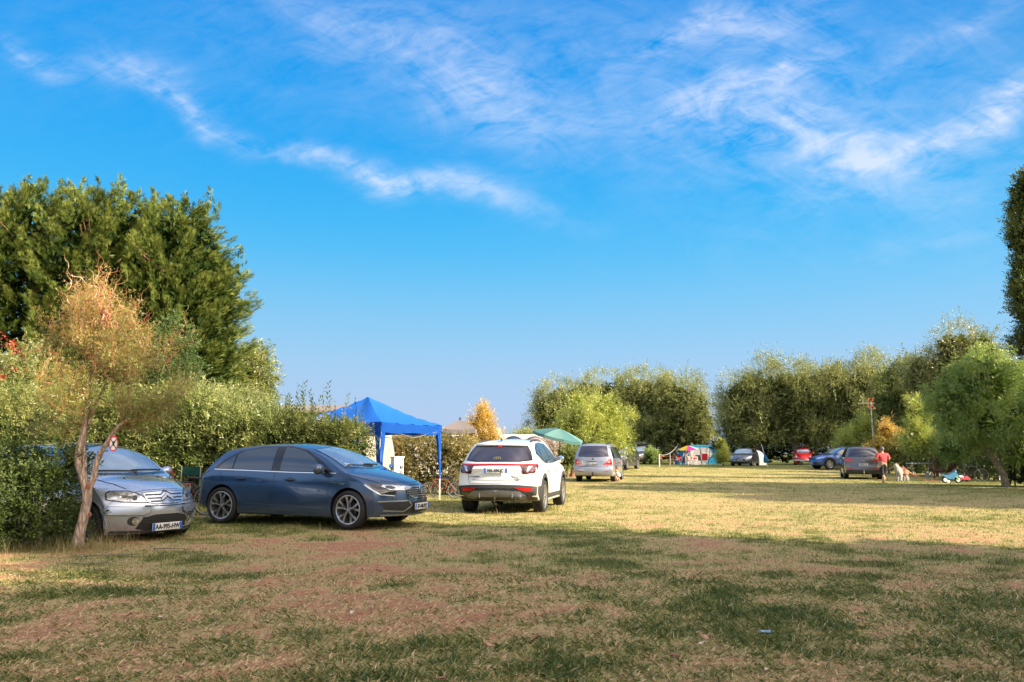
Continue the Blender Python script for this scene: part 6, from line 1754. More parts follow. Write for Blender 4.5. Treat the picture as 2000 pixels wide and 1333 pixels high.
def suv_blue():
    L = 4.45
    sp = dict(L=L, ra=.90, fa=3.55, hub=.345, tyre=.36, arch=.405, track=1.60, glass=(.55, 3.35, 1.10, 1.02, 1.50, .95, 2.3),
        top=[(0, .95), (.08, 1.08), (.3, 1.38), (.5, 1.53), (1.2, 1.60), (1.9, 1.60), (2.3, 1.52), (3.2, 1.09), (3.35, 1.06), (3.85, .99), (4.2, .88), (4.45, .74)],
        bot=[(0, .36), (.6, .24), (3.4, .22), (4.45, .28)],
        xf=[(.2, 4.3), (.45, 4.45), (.7, 4.41), (.95, 4.25), (1.5, 3.9)], xr=[(.22, .12), (.5, .0), (.9, .06), (1.5, .35)],
        wb=[(0, .82), (.4, .90), (1.5, .91), (3.5, .92), (4.45, .82)], sec=[(.2, .95), (.4, .985), (.7, 1.0), (.95, .98), (1.1, .94), (1.35, .84), (1.6, .70)],
        crown=[(0, .06), (2.5, .06), (4.45, .08)], cF=.36, cR=.18)
    def front(c):
        c.panel('windscreen', [(-.68, 1.1), (-.58, 1.50), (.58, 1.50), (.68, 1.1), (0, 1.08)], 'F', M_SHIELD, off=.008)
        c.panel('grille', [(-.42, .82), (.42, .82), (.36, .66), (-.36, .66)], 'F', M_BLACK)
        lens(c, [(-.3, .72), (-.1, .82), (.42, .92), (.30, .78), (.0, .72)], ('yaw', 35), M_LAMP)
        c.panel('lower_grille', [(-.6, .52), (.6, .52), (.55, .34), (-.55, .34)], 'F', M_CLAD)
        lens(c, [(-.1, .52), (.12, .53), (.12, .44), (-.1, .43)], ('yaw', 35), M_LAMPDARK, name='fog_light')
        lens(c, [(-.2, .92), (.2, .92), (.2, 1.02), (-.1, 1.04)], ('yaw', 145), M_RED, name='tail_light')
        c.plate('F', .42, 'EV-602-MH', back=.01)
    return far_car('bright blue SUV side-on with its nose left, behind the grey-brown SUV', sp, paint('paint_brightblue', (.015, .10, .38), .45, .28), front=front, wheels='double', clad=M_CLAD, rails=True).root

def suv_bronze():
    L = 4.43
    sp = dict(L=L, ra=.92, fa=3.52, hub=.34, tyre=.35, arch=.40, track=1.60, glass=(.42, 3.35, 1.12, 1.05, 1.55, .72, 2.4),
        top=[(0, 1.0), (.06, 1.12), (.2, 1.4), (.34, 1.58), (.5, 1.64), (1.4, 1.68), (2.2, 1.66), (2.6, 1.52), (3.2, 1.13), (3.35, 1.09), (3.9, 1.0), (4.25, .9), (4.43, .78)],
        bot=[(0, .36), (.6, .26), (3.4, .22), (4.43, .28)],
        xf=[(.2, 4.3), (.45, 4.43), (.8, 4.38), (1.0, 4.25), (1.6, 3.9)], xr=[(.22, .14), (.4, .0), (.62, .0), (.66, .06), (.9, .06), (1.1, .10), (1.4, .22), (1.65, .36)],
        wb=[(0, .82), (.4, .895), (1.5, .905), (3.5, .91), (4.43, .82)], sec=[(.2, .95), (.4, .985), (.7, 1.0), (1.0, .98), (1.15, .94), (1.4, .85), (1.66, .72)],
        crown=[(0, .06), (2.5, .06), (4.43, .08)], cF=.3, cR=.18)
    def back(c):
        c.panel('rear_window', [(-.70, 1.15), (-.58, 1.55), (.58, 1.55), (.70, 1.15), (0, 1.13)], 'B', mat('rear_glass', (.02, .018, .035)), off=.008)
        lens(c, [(.52, .90), (.50, 1.0), (.60, 1.06), (.88, 1.08), (.88, .88)], 'B', M_RED, name='tail_light')
        lens(c, [(-.14, .90), (-.14, 1.06), (.14, 1.07), (.20, .98), (.10, .90)], ('yaw', 145), M_RED, name='tail_light')
        c.strips('panel_seam', [('B', [(-.70, 1.1), (-.60, .68), (.60, .68), (.70, 1.1)])], MATS['seam'], w=.012, off=.004)
        c.panel('lower_bumper', [(-.88, .48), (.88, .48), (.8, .34), (-.8, .34)], 'B', M_CLAD, off=.008)
        c.panel('plate_recess', [(-.36, .80), (.36, .80), (.28, .64), (-.28, .64)], 'B', MATS['paint_bronze'], off=.006)
        c.panel('reflector', [(.5, .56), (.8, .56), (.8, .53), (.5, .53)], 'B', M_RED, off=.01)
        c.panel('reflector', [(-.5, .56), (-.8, .56), (-.8, .53), (-.5, .53)], 'B', M_RED, off=.01)
        c.plate('B', .74, 'BP-261-LF', back=.01)
        p = c.hit(0, .97, 'B', .01); b = MB(); b.lathe([(.05, 0), (.065, 0), (.065, .012), (.05, .012), (.05, 0)], axis='X', n=20)
        b.prism([(-.03, .04), (-.018, .04), (0, -.01), (.018, .04), (.03, .04), (.006, -.03), (-.006, -.03)], 0, .01, 'YZ'); b.build('round_emblem', M_CHROME, c.root, loc=p)
        c.wiper([(0, 1.17), (-.3, 1.19), (-.5, 1.21)], 'B')
        b = MB(); b.tube([(.1, 0, .30), (-.08, 0, .30), (-.10, 0, .40)], .025, 8); b.ball((-.10, 0, .43), .035, 1); b.build('tow_ball', M_CHROME, c.root, loc=(-c.mid, 0, 0))
        b = MB(); b.tube([(0, 0, 0), (-.12, 0, .42)], .008, 6); b.build('aerial', M_BLACK, c.root, loc=c.hit(1.1, 0, 'T', 0))
    return far_car('grey-brown SUV seen from behind, nearest car on the right beside the woman', sp, paint('paint_bronze', (.17, .15, .15), .6, .32), back=back, rails=True).root

def beetle_red():
    L = 4.07
    sp = dict(L=L, ra=.80, fa=3.20, hub=.31, tyre=.32, arch=.345, track=1.34, glass=(1.05, 2.72, 1.0, 1.0, 1.36, 1.4, 2.4), panes=[.45],
        top=[(0, .55), (.1, .72), (.4, 1.0), (.8, 1.24), (1.2, 1.40), (1.7, 1.49), (2.1, 1.48), (2.42, 1.38), (2.66, 1.08), (2.8, 1.02), (3.2, .97), (3.55, .86), (3.8, .70), (3.95, .55)],
        bot=[(0, .4), (.6, .28), (3.2, .26), (4.07, .36)],
        xf=[(.2, 3.75), (.4, 3.92), (.6, 3.9), (.8, 3.8), (1.2, 3.4)], xr=[(.2, .25), (.4, .12), (.6, .15), (.9, .3), (1.4, .6)],
        wb=[(0, .40), (.4, .56), (1.0, .70), (2.2, .72), (2.8, .66), (3.3, .54), (3.8, .40), (4.07, .32)], sec=[(.2, .95), (.4, 1.0), (.8, 1.0), (1.0, .96), (1.2, .86), (1.5, .66)],
        crown=[(0, .10), (2, .10), (2.7, .05), (3.2, .14), (4.07, .14)], cF=.15, cR=.15)
    red = paint('paint_red', (.55, .012, .02), .0, .3)
    def front(c):
        c.panel('windscreen', [(-.50, 1.06), (-.46, 1.32), (.46, 1.32), (.50, 1.06)], 'F', M_SHIELD, off=.008)
        m = c.mid
        for ax in (sp['ra'], sp['fa']):
            for sg in (1, -1):
                b = MB()
                rows = []
                for a in np.linspace(-25, 205, 15):
                    ro = .43
                    rows.append([((ax - m) + (ro * math.cos(R(a))) * k, sg * y, .31 + (ro + .03) * math.sin(R(a)) * k) for k, y in ((1.0, .42), (1.06, .55), (1.04, .68), (.97, .755), (.86, .775))])
                b.sheet(rows); bmesh.ops.solidify(b.bm, geom=b.bm.faces[:], thickness=.012)
                b.build('fender', red, c.root)
        for sg in (1, -1):
            b = MB(); b.lathe([(0, .03), (.06, .02), (.085, -.01), (.095, -.05), (.095, -.10)], axis='X', n=20)
            o = b.build('headlight', M_LAMP, c.root, loc=(3.66 - m, sg * .56, .70), rot=(0, R(-8), 0))
            b = MB(); b.lathe([(.086, .02), (.10, .015), (.10, -.03), (.086, -.03)], axis='X', n=20); b.build('headlight_ring', M_CHROME, o)
            b = MB(); b.ball((0, 0, 0), .05, 2, (1.4, .9, .9)); b.build('indicator', M_AMBER, c.root, loc=(3.42 - m, sg * .60, .83))
        for x, nm in ((4.03, 1), (.02, -1)):
            b = MB(); b.tube([((x - m) - nm * .22, -.80, .42), ((x - m) - nm * .04, -.66, .42), (x - m, 0, .42), ((x - m) - nm * .04, .66, .42), ((x - m) - nm * .22, .80, .42)], .05, 8)
            b.build('bumper', M_CHROME, c.root)
        c.both('running_board', [(1.25, .34), (2.75, .34), (2.75, .28), (1.25, .28)], M_BLACK, off=.10)
        c.plate('F', .36, 'CZ-917-BA', back=.03, blue2=True)
        # crest on the bonnet and bonnet trim
        c.strips('bonnet_trim', [('F', [(0, .95), (0, .72)])], M_CHROME, w=.02, off=.008)
        c.strips('bonnet_seam', [('F', [(-.36, .98), (-.30, .75), (-.15, .58), (0, .52), (.15, .58), (.30, .75), (.36, .98)])], MATS['seam'], w=.015, off=.004)
        b = MB()
        for y in (-.45, .45): b.tube([(-.75, y, 1.56), (.45, y, 1.56)], .018, 6)
        for x in np.linspace(-.75, .45, 9): b.box((x, 0, 1.585), (.07, 1.02, .02))
        for x in (-.5, .25):
            for y in (-.5, .5): b.tube([(x, y, 1.35), (x, y * .95, 1.56)], .015, 6)
        b.tube([(-.75, -.5, 1.67), (-.75, .5, 1.67), (.45, .5, 1.67), (.45, -.5, 1.67), (-.75, -.5, 1.67)], .014, 6)
        b.build('roof_rack', mat('rack_wood', (.16, .11, .07), rough=.7, noise=.3), c.root)
    return far_car('old bright red rounded saloon with a wooden roof rack, facing the camera', sp, red, front=front, wheels='cover').root

# ---- where the cars stand
def put(root, px, y, heading, dz=0.0, pitch=0.0, x=None):
    p = at(px, y)
    root.location = (p[0] if x is None else x, y, gz(p[0] if x is None else x, y) + dz)
    root.rotation_euler = (0, pitch, heading)
    return root
put(hatchback_blue(), 0, 15.05, -.35, dz=-.01, pitch=.008, x=-3.75)
put(hatchback_silver(), 0, 13.15, -.49, dz=-.02, x=-6.95)
put(suv_white(), 0, 19.55, 1.353, x=.13)
put(minivan_grey(), 1173, 39.5, R(76))
put(suv_dark(), 1212, 56.5, R(-114))
put(van_brown(), 1250, 76, R(-112))
put(hatchback_grey(), 1456, 66, R(-118))
put(beetle_red(), 1570, 70, R(-111))
put(suv_blue(), 1641, 57, R(190))
put(suv_bronze(), 1681, 43.0, R(71))

# ------------------------------------------------------------------ camp things
M_BLUECLOTH = leaf_mat('gazebo_cloth', (.018, .16, .60), (.03, .23, .74), (.07, .32, .82), trans=.35, hue_noise=.25, scale=.9, gloss=.03, rough=.5)
def cloth(name, c, trans=.3): return leaf_mat(name, tuple(v * .85 for v in c), c, tuple(min(1, v * 1.12) for v in c), trans=trans, hue_noise=.3, scale=1.0, gloss=.02, rough=.6)
M_WHITEMETAL = mat('white_metal', (.75, .75, .74), rough=.35, noise=.05)

M_STEEL = mat('steel', (.45, .46, .48), rough=.35, metal=.8)

def wrinkle(p, amp=.012, sc=2.3):
    return Vector((0, 0, amp * (math.sin(p[0] * 7 * sc + p[1] * 3) + math.sin(p[1] * 9 * sc - p[0] * 4))))

def solidify(b, t=.006):
    bmesh.ops.solidify(b.bm, geom=b.bm.faces[:], thickness=t); return b

def gazebo():
    A, B_ = Vector((-3.3, 20.0, 0)), Vector((-2.02, 22.72, 0))
    u = (B_ - A).normalized(); L = (B_ - A).length; v = Vector((-u.y, u.x, 0))
    cn = [A, B_, B_ + v * L, A + v * L]
    root = thing('gazebo', 'bright blue pop-up gazebo with a pyramid roof and draped corner legs', 'gazebo', (A.x, A.y, 0))
    cn = [c - A for c in cn]; cen = sum(cn, Vector()) / 4
    zc, zp = 2.10, 2.86
    N = 12
    for k in range(4):
        a, b_ = cn[k], cn[(k + 1) % 4]
        g = []
        for i in range(N + 1):
            t = i / N; row = []
            for j in range(N + 1):
                s_ = j / N; p = a.lerp(b_, s_).lerp(cen, t)
                z = zc + (zp - zc) * (t ** 1.0) - .07 * math.sin(math.pi * t) * (1 - .3 * abs(2 * s_ - 1)) - .035 * math.sin(math.pi * s_) * (1 - t)
                row.append(Vector((p.x, p.y, z)) + wrinkle(p, .014))
            g.append(row)
        m = MB(); m.sheet(g); bmesh.ops.remove_doubles(m.bm, verts=m.bm.verts[:], dist=1e-4); solidify(m, .004); m.build('roof_panel', M_BLUECLOTH, root, ang=60)
        g = []
        for i in range(5):
            row = []
            for j in range(21):
                s_ = j / 20; p = a.lerp(b_, s_) + (a + b_ - cen * 2).normalized() * (.012 + .010 * math.sin(j * 1.9 + i))
                row.append(Vector((p.x, p.y, zc - .035 * math.sin(math.pi * s_) - .24 * i / 4 - (.025 * math.sin(math.pi * s_ * 3) * (i == 4)))))
            g.append(row)
        m = MB(); m.sheet(g); solidify(m, .004); m.build('valance', M_BLUECLOTH, root, ang=60)
        # leg: steel post with a tapering cloth sleeve
        d = (cen - a).normalized()
        b2 = MB(); b2.box((a.x + d.x * .03, a.y + d.y * .03, 1.02), (.032, .032, 2.04)); b2.box((a.x + d.x * .03, a.y + d.y * .03, .015), (.10, .10, .01))
        lg = b2.build('leg', M_WHITEMETAL, root)
        rows = []
        e1 = (cn[(k + 1) % 4] - a).normalized(); e2 = (cn[(k + 3) % 4] - a).normalized()
        zb = .62 if k == 1 else .35
        for i in range(13):
            t = i / 12; z = zc - .02 + (zb - zc) * t; w = .17 * (1 - t) ** 1.3 + .06
            rows.append([Vector((a.x, a.y, z)) + e * w + Vector((.006 * math.sin(z * 9), .006 * math.cos(z * 8), 0)) for e in (e1, e1 * .5, Vector(), e2 * .5, e2)])
        m = MB(); m.sheet(rows); solidify(m, .004); m.build('leg_sleeve', M_BLUECLOTH, lg, ang=60)
        m = MB(); m.tube([(a.x + d.x * .06, a.y + d.y * .06, 1.95), tuple(a.lerp(b_, .5) + Vector((0, 0, 1.72))), (b_.x, b_.y, 1.95)], .012, 6)
        m.build('roof_strut', M_STEEL, root)
    m = MB()
    for k in range(4): m.tube([(cn[k].x, cn[k].y, 1.98), (cen.x, cen.y, zp - .06)], .012, 6)
    m.build('roof_strut', M_STEEL, root)
gazebo()

def pedestal():
    p = at(774, 19.9)
    root = thing('power_pedestal', 'white electric hook-up post with blue sockets and black flaps under the gazebo', 'electric post', p, R(-52))
    z = 1.16
    b = MB(); b.box((0, 0, z / 2), (.20, .26, z), bevel=.012); b.build('cabinet', M_WHITEMETAL, root)
    b = MB(); b.box((0, 0, z + .012), (.23, .29, .03), bevel=.006); b.build('cap', M_WHITEMETAL, root)
    for k in range(3):
        zz = .94 - .16 * k
        b = MB(); b.tube([(0, -.13, 0), (0, -.175, -.01)], [.042, .046], 14); b.box((0, -.18, .02), (.085, .014, .085), rot=(R(-20), 0, 0), bevel=.004)
        b.build('blue_socket', mat('socket_blue', (.02, .22, .62), rough=.35), root, loc=(-.03, 0, zz))
        b = MB(); b.box((.108, .06, zz), (.02, .085, .10), bevel=.005); o = b.build('breaker_flap', M_BLACK, root)
        b = MB(); b.box((.120, .06, zz), (.006, .05, .05), bevel=.002); b.build('breaker_window', M_LAMP, o)
    b = MB(); b.box((.103, -.06, .06 + .98), (.006, .014, .035)); b.build('lock', M_BLACK, root)
    b = MB(); b.tube([(-.03, -.19, .60), (-.05, -.26, .35), (-.1, -.3, .05), (-.4, -.6, .012)], .012, 6); b.build('power_cable', mat('orange_cable', (.65, .10, .03), rough=.5), root)
pedestal()

def caravan():
    p = at(668, 25.3)
    root = thing('caravan', 'cream caravan with orange trim standing behind the blue gazebo', 'caravan', p, R(8))
    cream = mat('caravan_cream', (.62, .56, .46), rough=.4, noise=.06, nscale=3)
    prof = [(-1.9, .45), (-1.95, 1.3), (-1.75, 2.05), (-1.4, 2.2), (1.2, 2.2), (1.45, 2.05), (1.62, 1.2), (1.55, .45)]
    b = MB(); b.prism(prof, -.85, .85, 'XZ'); bmesh.ops.bevel(b.bm, geom=b.bm.edges[:], offset=.05, segments=2, affect='EDGES'); b.build('body', cream, root)
    for x in (-.95,):
        b = MB(); b.box((x, -.865, 1.5), (.75, .03, .5), bevel=.02); w = b.build('window', mat('acrylic_window', (.16, .17, .20), rough=.1, coat=.5), root)
        b = MB()
        for q in (-1, 1): b.box((x + q * .385, -.87, 1.5), (.025, .045, .55)); b.box((x, -.87, 1.5 + q * .265), (.80, .045, .025))
        b.build('window_frame', M_BLACK, w)
    b = MB(); b.box((-.15, -.865, .62), (3.4, .02, .04)); b.box((-.15, -.865, 2.1), (2.9, .02, .03)); b.build('trim', mat('orange_trim', (.60, .15, .05), rough=.5), root)
    b = MB(); b.lathe([(.12, -.08), (.28, -.09), (.31, -.05), (.31, .05), (.28, .09), (.12, .08)], n=24); b.build('wheel', M_RUBBER, root, loc=(-.1, -.72, .31))
    b = MB(); b.box((0, 0, .35), (3.0, 1.2, .15)); b.tube([(-1.9, 0, .40), (-2.7, 0, .40)], .04, 8); b.build('chassis', M_DARKMETAL, root)
caravan()

def mobile_home(label, px, y, w, h, wallc, roofc, rz=0):
    p = at(px, y)
    root = thing('mobile_home', label, 'mobile home', p, rz)
    wall = mat('siding_%s' % name_of(wallc), wallc, rough=.5, noise=.05, nscale=3)
    b = MB(); b.box((0, 0, .35 + (h - .5) / 2), (w, 3.6, h - .5)); b.build('wall', wall, root)
    b = MB()
    for k in range(int((h - .6) / .18)): b.box((0, -1.81, .45 + k * .18), (w, .016, .012))
    b.build('siding_joint', mat('siding_joint', (.45, .43, .38), rough=.6), root)
    b = MB(); b.prism([(-2.0, h - .18), (0, h + .12), (2.0, h - .18), (2.0, h - .26), (-2.0, h - .26)], -w / 2 - .12, w / 2 + .12, 'YZ'); b.build('roof', mat('roof_%s' % name_of(roofc), roofc, rough=.7, noise=.12), root)
    for k in range(max(1, int(w / 2.2))):
        x = -w / 2 + 1.1 + k * 2.2
        b = MB(); b.box((x, -1.812, 1.55), (.95, .03, .85)); wd = b.build('window', M_GLASS, root)
        b = MB()
        for q in (-1, 1): b.box((x + q * .485, -1.82, 1.55), (.05, .05, .95)); b.box((x, -1.82, 1.55 + q * .44), (1.0, .05, .05))
        b.build('window_frame', M_WHITEMETAL, wd)
    b = MB()
    for k in range(5): b.box((-w / 2 + .4 + k * (w - .8) / 4, 0, .17), (.3, 3.0, .36))
    b.build('footing', mat('block', (.3, .29, .27), rough=.9, noise=.2), root)
def name_of(c): return '%02x%02x%02x' % tuple(int(v * 255) for v in c)
mobile_home('cream mobile home whose brown roof shows above the hedge left of the gazebo', 590, 30.5, 3.6, 2.98, (.66, .60, .50), (.24, .20, .17))
mobile_home('white-roofed mobile home seen over the hedge beside the cypress row', 478, 31.5, 4.4, 2.86, (.74, .72, .68), (.72, .70, .66))
mobile_home('pale mobile home behind the thin hedge under the gazebo', 850, 33.5, 5.2, 2.20, (.70, .70, .66), (.60, .58, .55))
mobile_home('distant white mobile home left of the teal parasol', 985, 55, 5.0, 2.35, (.72, .70, .66), (.62, .55, .48))

def parasol(name, label, px, y, r, ztop, drop, n, mats, tilt=(0, 0), rib_pole=True, pole_px=None, square=False, edge=.12):
    p = at(px, y)
    root = thing(name, label, 'parasol', p)
    z = ztop - p[2]
    for k in range(n):
        g = []
        a0, a1 = 2 * math.pi * k / n + (math.pi / 4 if square else .2), 2 * math.pi * (k + 1) / n + (math.pi / 4 if square else .2)
        A0, A1 = Vector((math.cos(a0), math.sin(a0), 0)), Vector((math.cos(a1), math.sin(a1), 0))
        for i in range(7):
            t = i / 6; row = []
            for j in range(6):
                s_ = j / 5; d = A0.lerp(A1, s_) * r * t
                d.z = -drop * (t ** 1.35) - .03 * math.sin(math.pi * s_) * t
                row.append(d)
            g.append(row)
        g.append([v + Vector((0, 0, -edge)) for v in g[-1]])
        m = MB(); m.sheet(g); bmesh.ops.remove_doubles(m.bm, verts=m.bm.verts[:], dist=1e-4); solidify(m, .004)
        m.build('canopy_panel', mats[k % len(mats)], root, ang=50, loc=(0, 0, z), rot=(tilt[0], tilt[1], 0))
    b = MB()
    for k in range(n):
        a = 2 * math.pi * k / n + (math.pi / 4 if square else .2)
        b.tube([(0, 0, -.02), (math.cos(a) * r * .5, math.sin(a) * r * .5, -drop * .40 - .02), (math.cos(a) * r, math.sin(a) * r, -drop - .01)], .008, 5)
    b.build('rib', M_STEEL, root, loc=(0, 0, z), rot=(tilt[0], tilt[1], 0))
    b = MB(); b.tube([(0, 0, 0), (0, 0, z + .04)], .022, 8); b.ball((0, 0, z + .06), .035, 1); b.build('pole', M_DARKMETAL, root)
    b = MB(); b.lathe([(0, .0), (.25, .0), (.25, .06), (.05, .10), (0, .10)], axis='Z', n=20); b.build('base', M_CLAD, root)
    return root
parasol('parasol', 'teal garden parasol behind the white SUV', 1094, 34, 1.12, hgt(838, 34), .30, 8, [cloth('teal_cloth', (.10, .25, .25)), cloth('teal_cloth_pale', (.18, .36, .34))], tilt=(R(7), R(13)))
parasol('parasol', 'square taupe parasol on a dark pole between gazebo and golden shrub', 897, 26, .75, hgt(821, 26), .30, 4, [cloth('taupe_cloth', (.30, .26, .25))], square=True, edge=.14)

def dome_tent(label, px, y, w, d, h, m, rz=0, extra=None, group=None, door=None):
    p = at(px, y)
    root = thing('tent', label, 'tent', p, rz, group)
    g = []
    for i in range(15):
        t = i / 14; a = math.pi * t; row = []
        for j in range(13):
            s_ = j / 12; b_ = math.pi * s_
            x = -math.cos(a) * w / 2 * (.35 + .65 * math.sin(b_)) ; y_ = -math.cos(b_) * d / 2
            row.append(Vector((x, y_, max(0, h * math.sin(a) ** .8 * math.sin(b_) ** .55))) )
        g.append(row)
    b = MB(); b.sheet(g); bmesh.ops.remove_doubles(b.bm, verts=b.bm.verts[:], dist=1e-4); solidify(b, .004); b.build('flysheet', m, root, ang=50)
    b = MB()
    for q in (-1, 1):
        pts = []
        for i in range(13):
            a = math.pi * i / 12; pts.append((-math.cos(a) * w / 2 * .96, q * .18 * d, h * math.sin(a) ** .8 * .97 + .01))
        b.tube(pts, .010, 5)
    b.build('tent_pole', M_DARKMETAL, root)
    if door:
        b = MB(); b.prism([(-w * .2, .05), (-w * .12, h * .55), (w * .12, h * .55), (w * .2, .05)], -d * .44, -d * .43, 'XZ'); b.build('door', door, root)
    return root
dome_tent('dark blue-grey awning roof poking above the white SUV', 1003, 31, 1.7, 2.0, 2.0, cloth('slate_cloth', (.09, .12, .19)))
dome_tent('pale pinkish-grey dome tent behind the roof of the white SUV', 1045, 32, 1.75, 2.2, 2.02, cloth('pinkgrey_cloth', (.42, .37, .38)))
dome_tent('little pale grey tent behind the grey hatchback', 1477, 69, 1.7, 1.4, 1.3, cloth('grey_cloth', (.50, .50, .52)), rz=R(20))

def big_tent():
    p = at(1360, 74)
    root = thing('tent', 'large turquoise and grey family tent under the far willow', 'tent', p, R(6))
    tq, gr = cloth('turquoise_cloth', (.02, .30, .52)), cloth('tent_grey', (.46, .44, .45))
    def face(name, pts, m):
        b = MB(); v = [b.bm.verts.new(q) for q in pts]; b.bm.faces.new(v); bmesh.ops.triangulate(b.bm, faces=b.bm.faces[:])
        bmesh.ops.subdivide_edges(b.bm, edges=b.bm.edges[:], cuts=3, use_grid_fill=True)
        for q in b.bm.verts: q.co += Vector((0, .02 * math.sin(q.co.x * 7 + q.co.z * 5), 0))
        solidify(b, .01); return b.build(name, m, root)
    # ridge from front to back, grey front wall with lifted flaps
    face('flysheet', [(-.9, -1.2, 1.75), (1.0, -1.2, 1.72), (1.2, 1.4, 1.6), (-.8, 1.4, 1.6)], tq)
    face('flysheet', [(-.9, -1.2, 1.75), (-.8, 1.4, 1.6), (-1.9, 1.4, 0), (-2.1, -1.3, 0)], tq)
    face('flysheet', [(1.0, -1.2, 1.72), (1.7, -1.1, 1.25), (2.15, -1.1, .55), (2.3, -1.0, 0), (2.2, 1.4, 0), (1.2, 1.4, 1.6)], tq)
    face('front_wall', [(-.9, -1.22, 1.55), (.70, -1.22, 1.60), (.45, -1.25, 0), (-1.2, -1.25, 0)], gr)
    face('front_wall', [(.70, -1.24, 1.60), (1.20, -1.25, 1.0), (.50, -1.26, .2)], cloth('tent_grey_pale', (.60, .58, .57)))
    face('door_flap', [(-.95, -1.24, 1.45), (-.5, -1.3, 1.4), (-1.0, -1.35, .35)], cloth('tent_grey_pale', (.6, .58, .57)))
    face('front_wall', [(.68, -1.21, 1.6), (1.68, -1.21, 1.15), (2.1, -1.2, .5), (2.25, -1.15, .02), (.45, -1.22, .02)], tq)
    face('front_wall', [(-1.2, -1.21, .02), (-.95, -1.21, 1.5), (-2.0, -1.25, .02)], tq)
    face('valance', [(-.95, -1.27, 1.78), (1.05, -1.27, 1.75), (1.05, -1.27, 1.58), (-.95, -1.27, 1.60)], tq)
    b = MB(); b.tube([(.0, -1.27, 1.6), (.05, -1.28, .8), (.1, -1.27, 0)], .02, 6); b.tube([(.95, -1.27, 1.65), (.70, -1.28, 0)], .02, 6); b.build('tent_pole', M_DARKMETAL, root)
    b = MB()
    for e, f in (((-.9, -1.2, 1.75), (-2.6, -2.4, 0)), ((1.0, -1.2, 1.7), (2.9, -2.2, 0))): b.tube([e, f], .008, 4)
    b.build('guy_line', M_STEEL, root)
big_tent()
rb = [cloth('rb_%s' % n, c) for n, c in (('orange', (.75, .30, .03)), ('yellow', (.78, .60, .06)), ('magenta', (.60, .04, .30)), ('green', (.20, .45, .12)), ('aqua', (.30, .65, .60)), ('white', (.75, .74, .70)))]
parasol('parasol', 'rainbow-panelled parasol in front of the turquoise tent', 1344, 70.5, .92, hgt(871, 70.5), .30, 6, [rb[5], rb[3], rb[0], rb[1], rb[2], rb[4]], tilt=(R(6), R(-4)), edge=.02)

def camp_chair(label, px, y, rz, col, back=.86, group=None, dark=None, x=None):
    p = at(px, y) if x is None else (x, y, gz(x, y))
    root = thing('camping_chair', label, 'chair', p, rz, group)
    m = cloth('chair_%s' % name_of(col), col)
    b = MB(); b.sheet([[(-.25 + .1 * i, -.22 + .11 * j, .42 - .05 * math.sin(math.pi * i / 5) * math.sin(math.pi * j / 4)) for j in range(5)] for i in range(6)]); solidify(b, .006); b.build('seat', m, root)
    b = MB(); b.sheet([[(-.25 + .1 * i, .23 + .17 * (j / 4), .42 + (back - .42) * j / 4) for j in range(5)] for i in range(6)]); solidify(b, .006); b.build('backrest', m, root)
    for q in (-1, 1):
        b = MB(); b.tube([(q * .27, -.25, 0), (q * .27, .22, .42), (q * .27, .40, back + .02)], .012, 6); b.build('frame_tube', dark or M_STEEL, root)
        b = MB(); b.tube([(q * .27, .30, 0), (q * .27, -.22, .42)], .012, 6); b.build('leg', dark or M_STEEL, root)
        b = MB(); b.box((q * .28, -.02, .62), (.05, .42, .02), bevel=.006); b.tube([(q * .28, -.2, .61), (q * .27, -.2, .42)], .010, 6); b.build('armrest', dark or M_BLACK, root)
    return root
camp_chair('brown folding chair with red piping between the silver and blue hatchbacks', 340, 16.4, R(155), (.17, .13, .13), back=1.0, dark=mat('red_tube', (.5, .07, .05), rough=.4))
camp_chair('folding chair with orange piping half hidden by the silver car windscreen', 291, 17.0, R(160), (.20, .14, .15), back=1.02, dark=mat('orange_tube', (.55, .18, .05), rough=.4))
def green_chair():
    p = at(377, 16.6)
    root = thing('camping_chair', 'small dark green director chair beside the tail of the blue hatchback', 'chair', p, R(176))
    g_ = cloth('chair_green', (.04, .16, .12))
    b = MB(); b.sheet([[(-.19 + .076 * i, .20, .80 + .043 * j) for j in range(5)] for i in range(6)]); solidify(b, .006); b.build('backrest', g_, root)
    b = MB(); b.sheet([[(-.19 + .076 * i, -.2 + .1 * j, .46 - .02 * math.sin(i * .6)) for j in range(5)] for i in range(6)]); solidify(b, .006); b.build('seat', g_, root)
    for q in (-1, 1):
        b = MB(); b.tube([(q * .20, .20, 0), (q * .20, .20, .99)], .012, 6); b.tube([(q * .20, -.2, 0), (q * .20, -.2, .62), (q * .20, .2, .62)], .012, 6); b.build('frame_tube', M_STEEL, root)
green_chair()
camp_chair('bright red chair left of the white table by the turquoise tent', 1331, 70.0, R(30), (.62, .03, .05))
camp_chair('red chair right of the table by the turquoise tent, nearest its grey wall', 1376, 71.0, R(-20), (.58, .03, .05), back=.98)
camp_chair('small dark chair between the two red chairs at the turquoise tent', 1367, 70.4, R(10), (.03, .03, .035))
camp_chair('brown wooden-armed chair behind the toy motorbike', 1850, 40.5, R(200), (.20, .07, .04), back=.82, dark=mat('brown_wood', (.25, .10, .05), rough=.6))

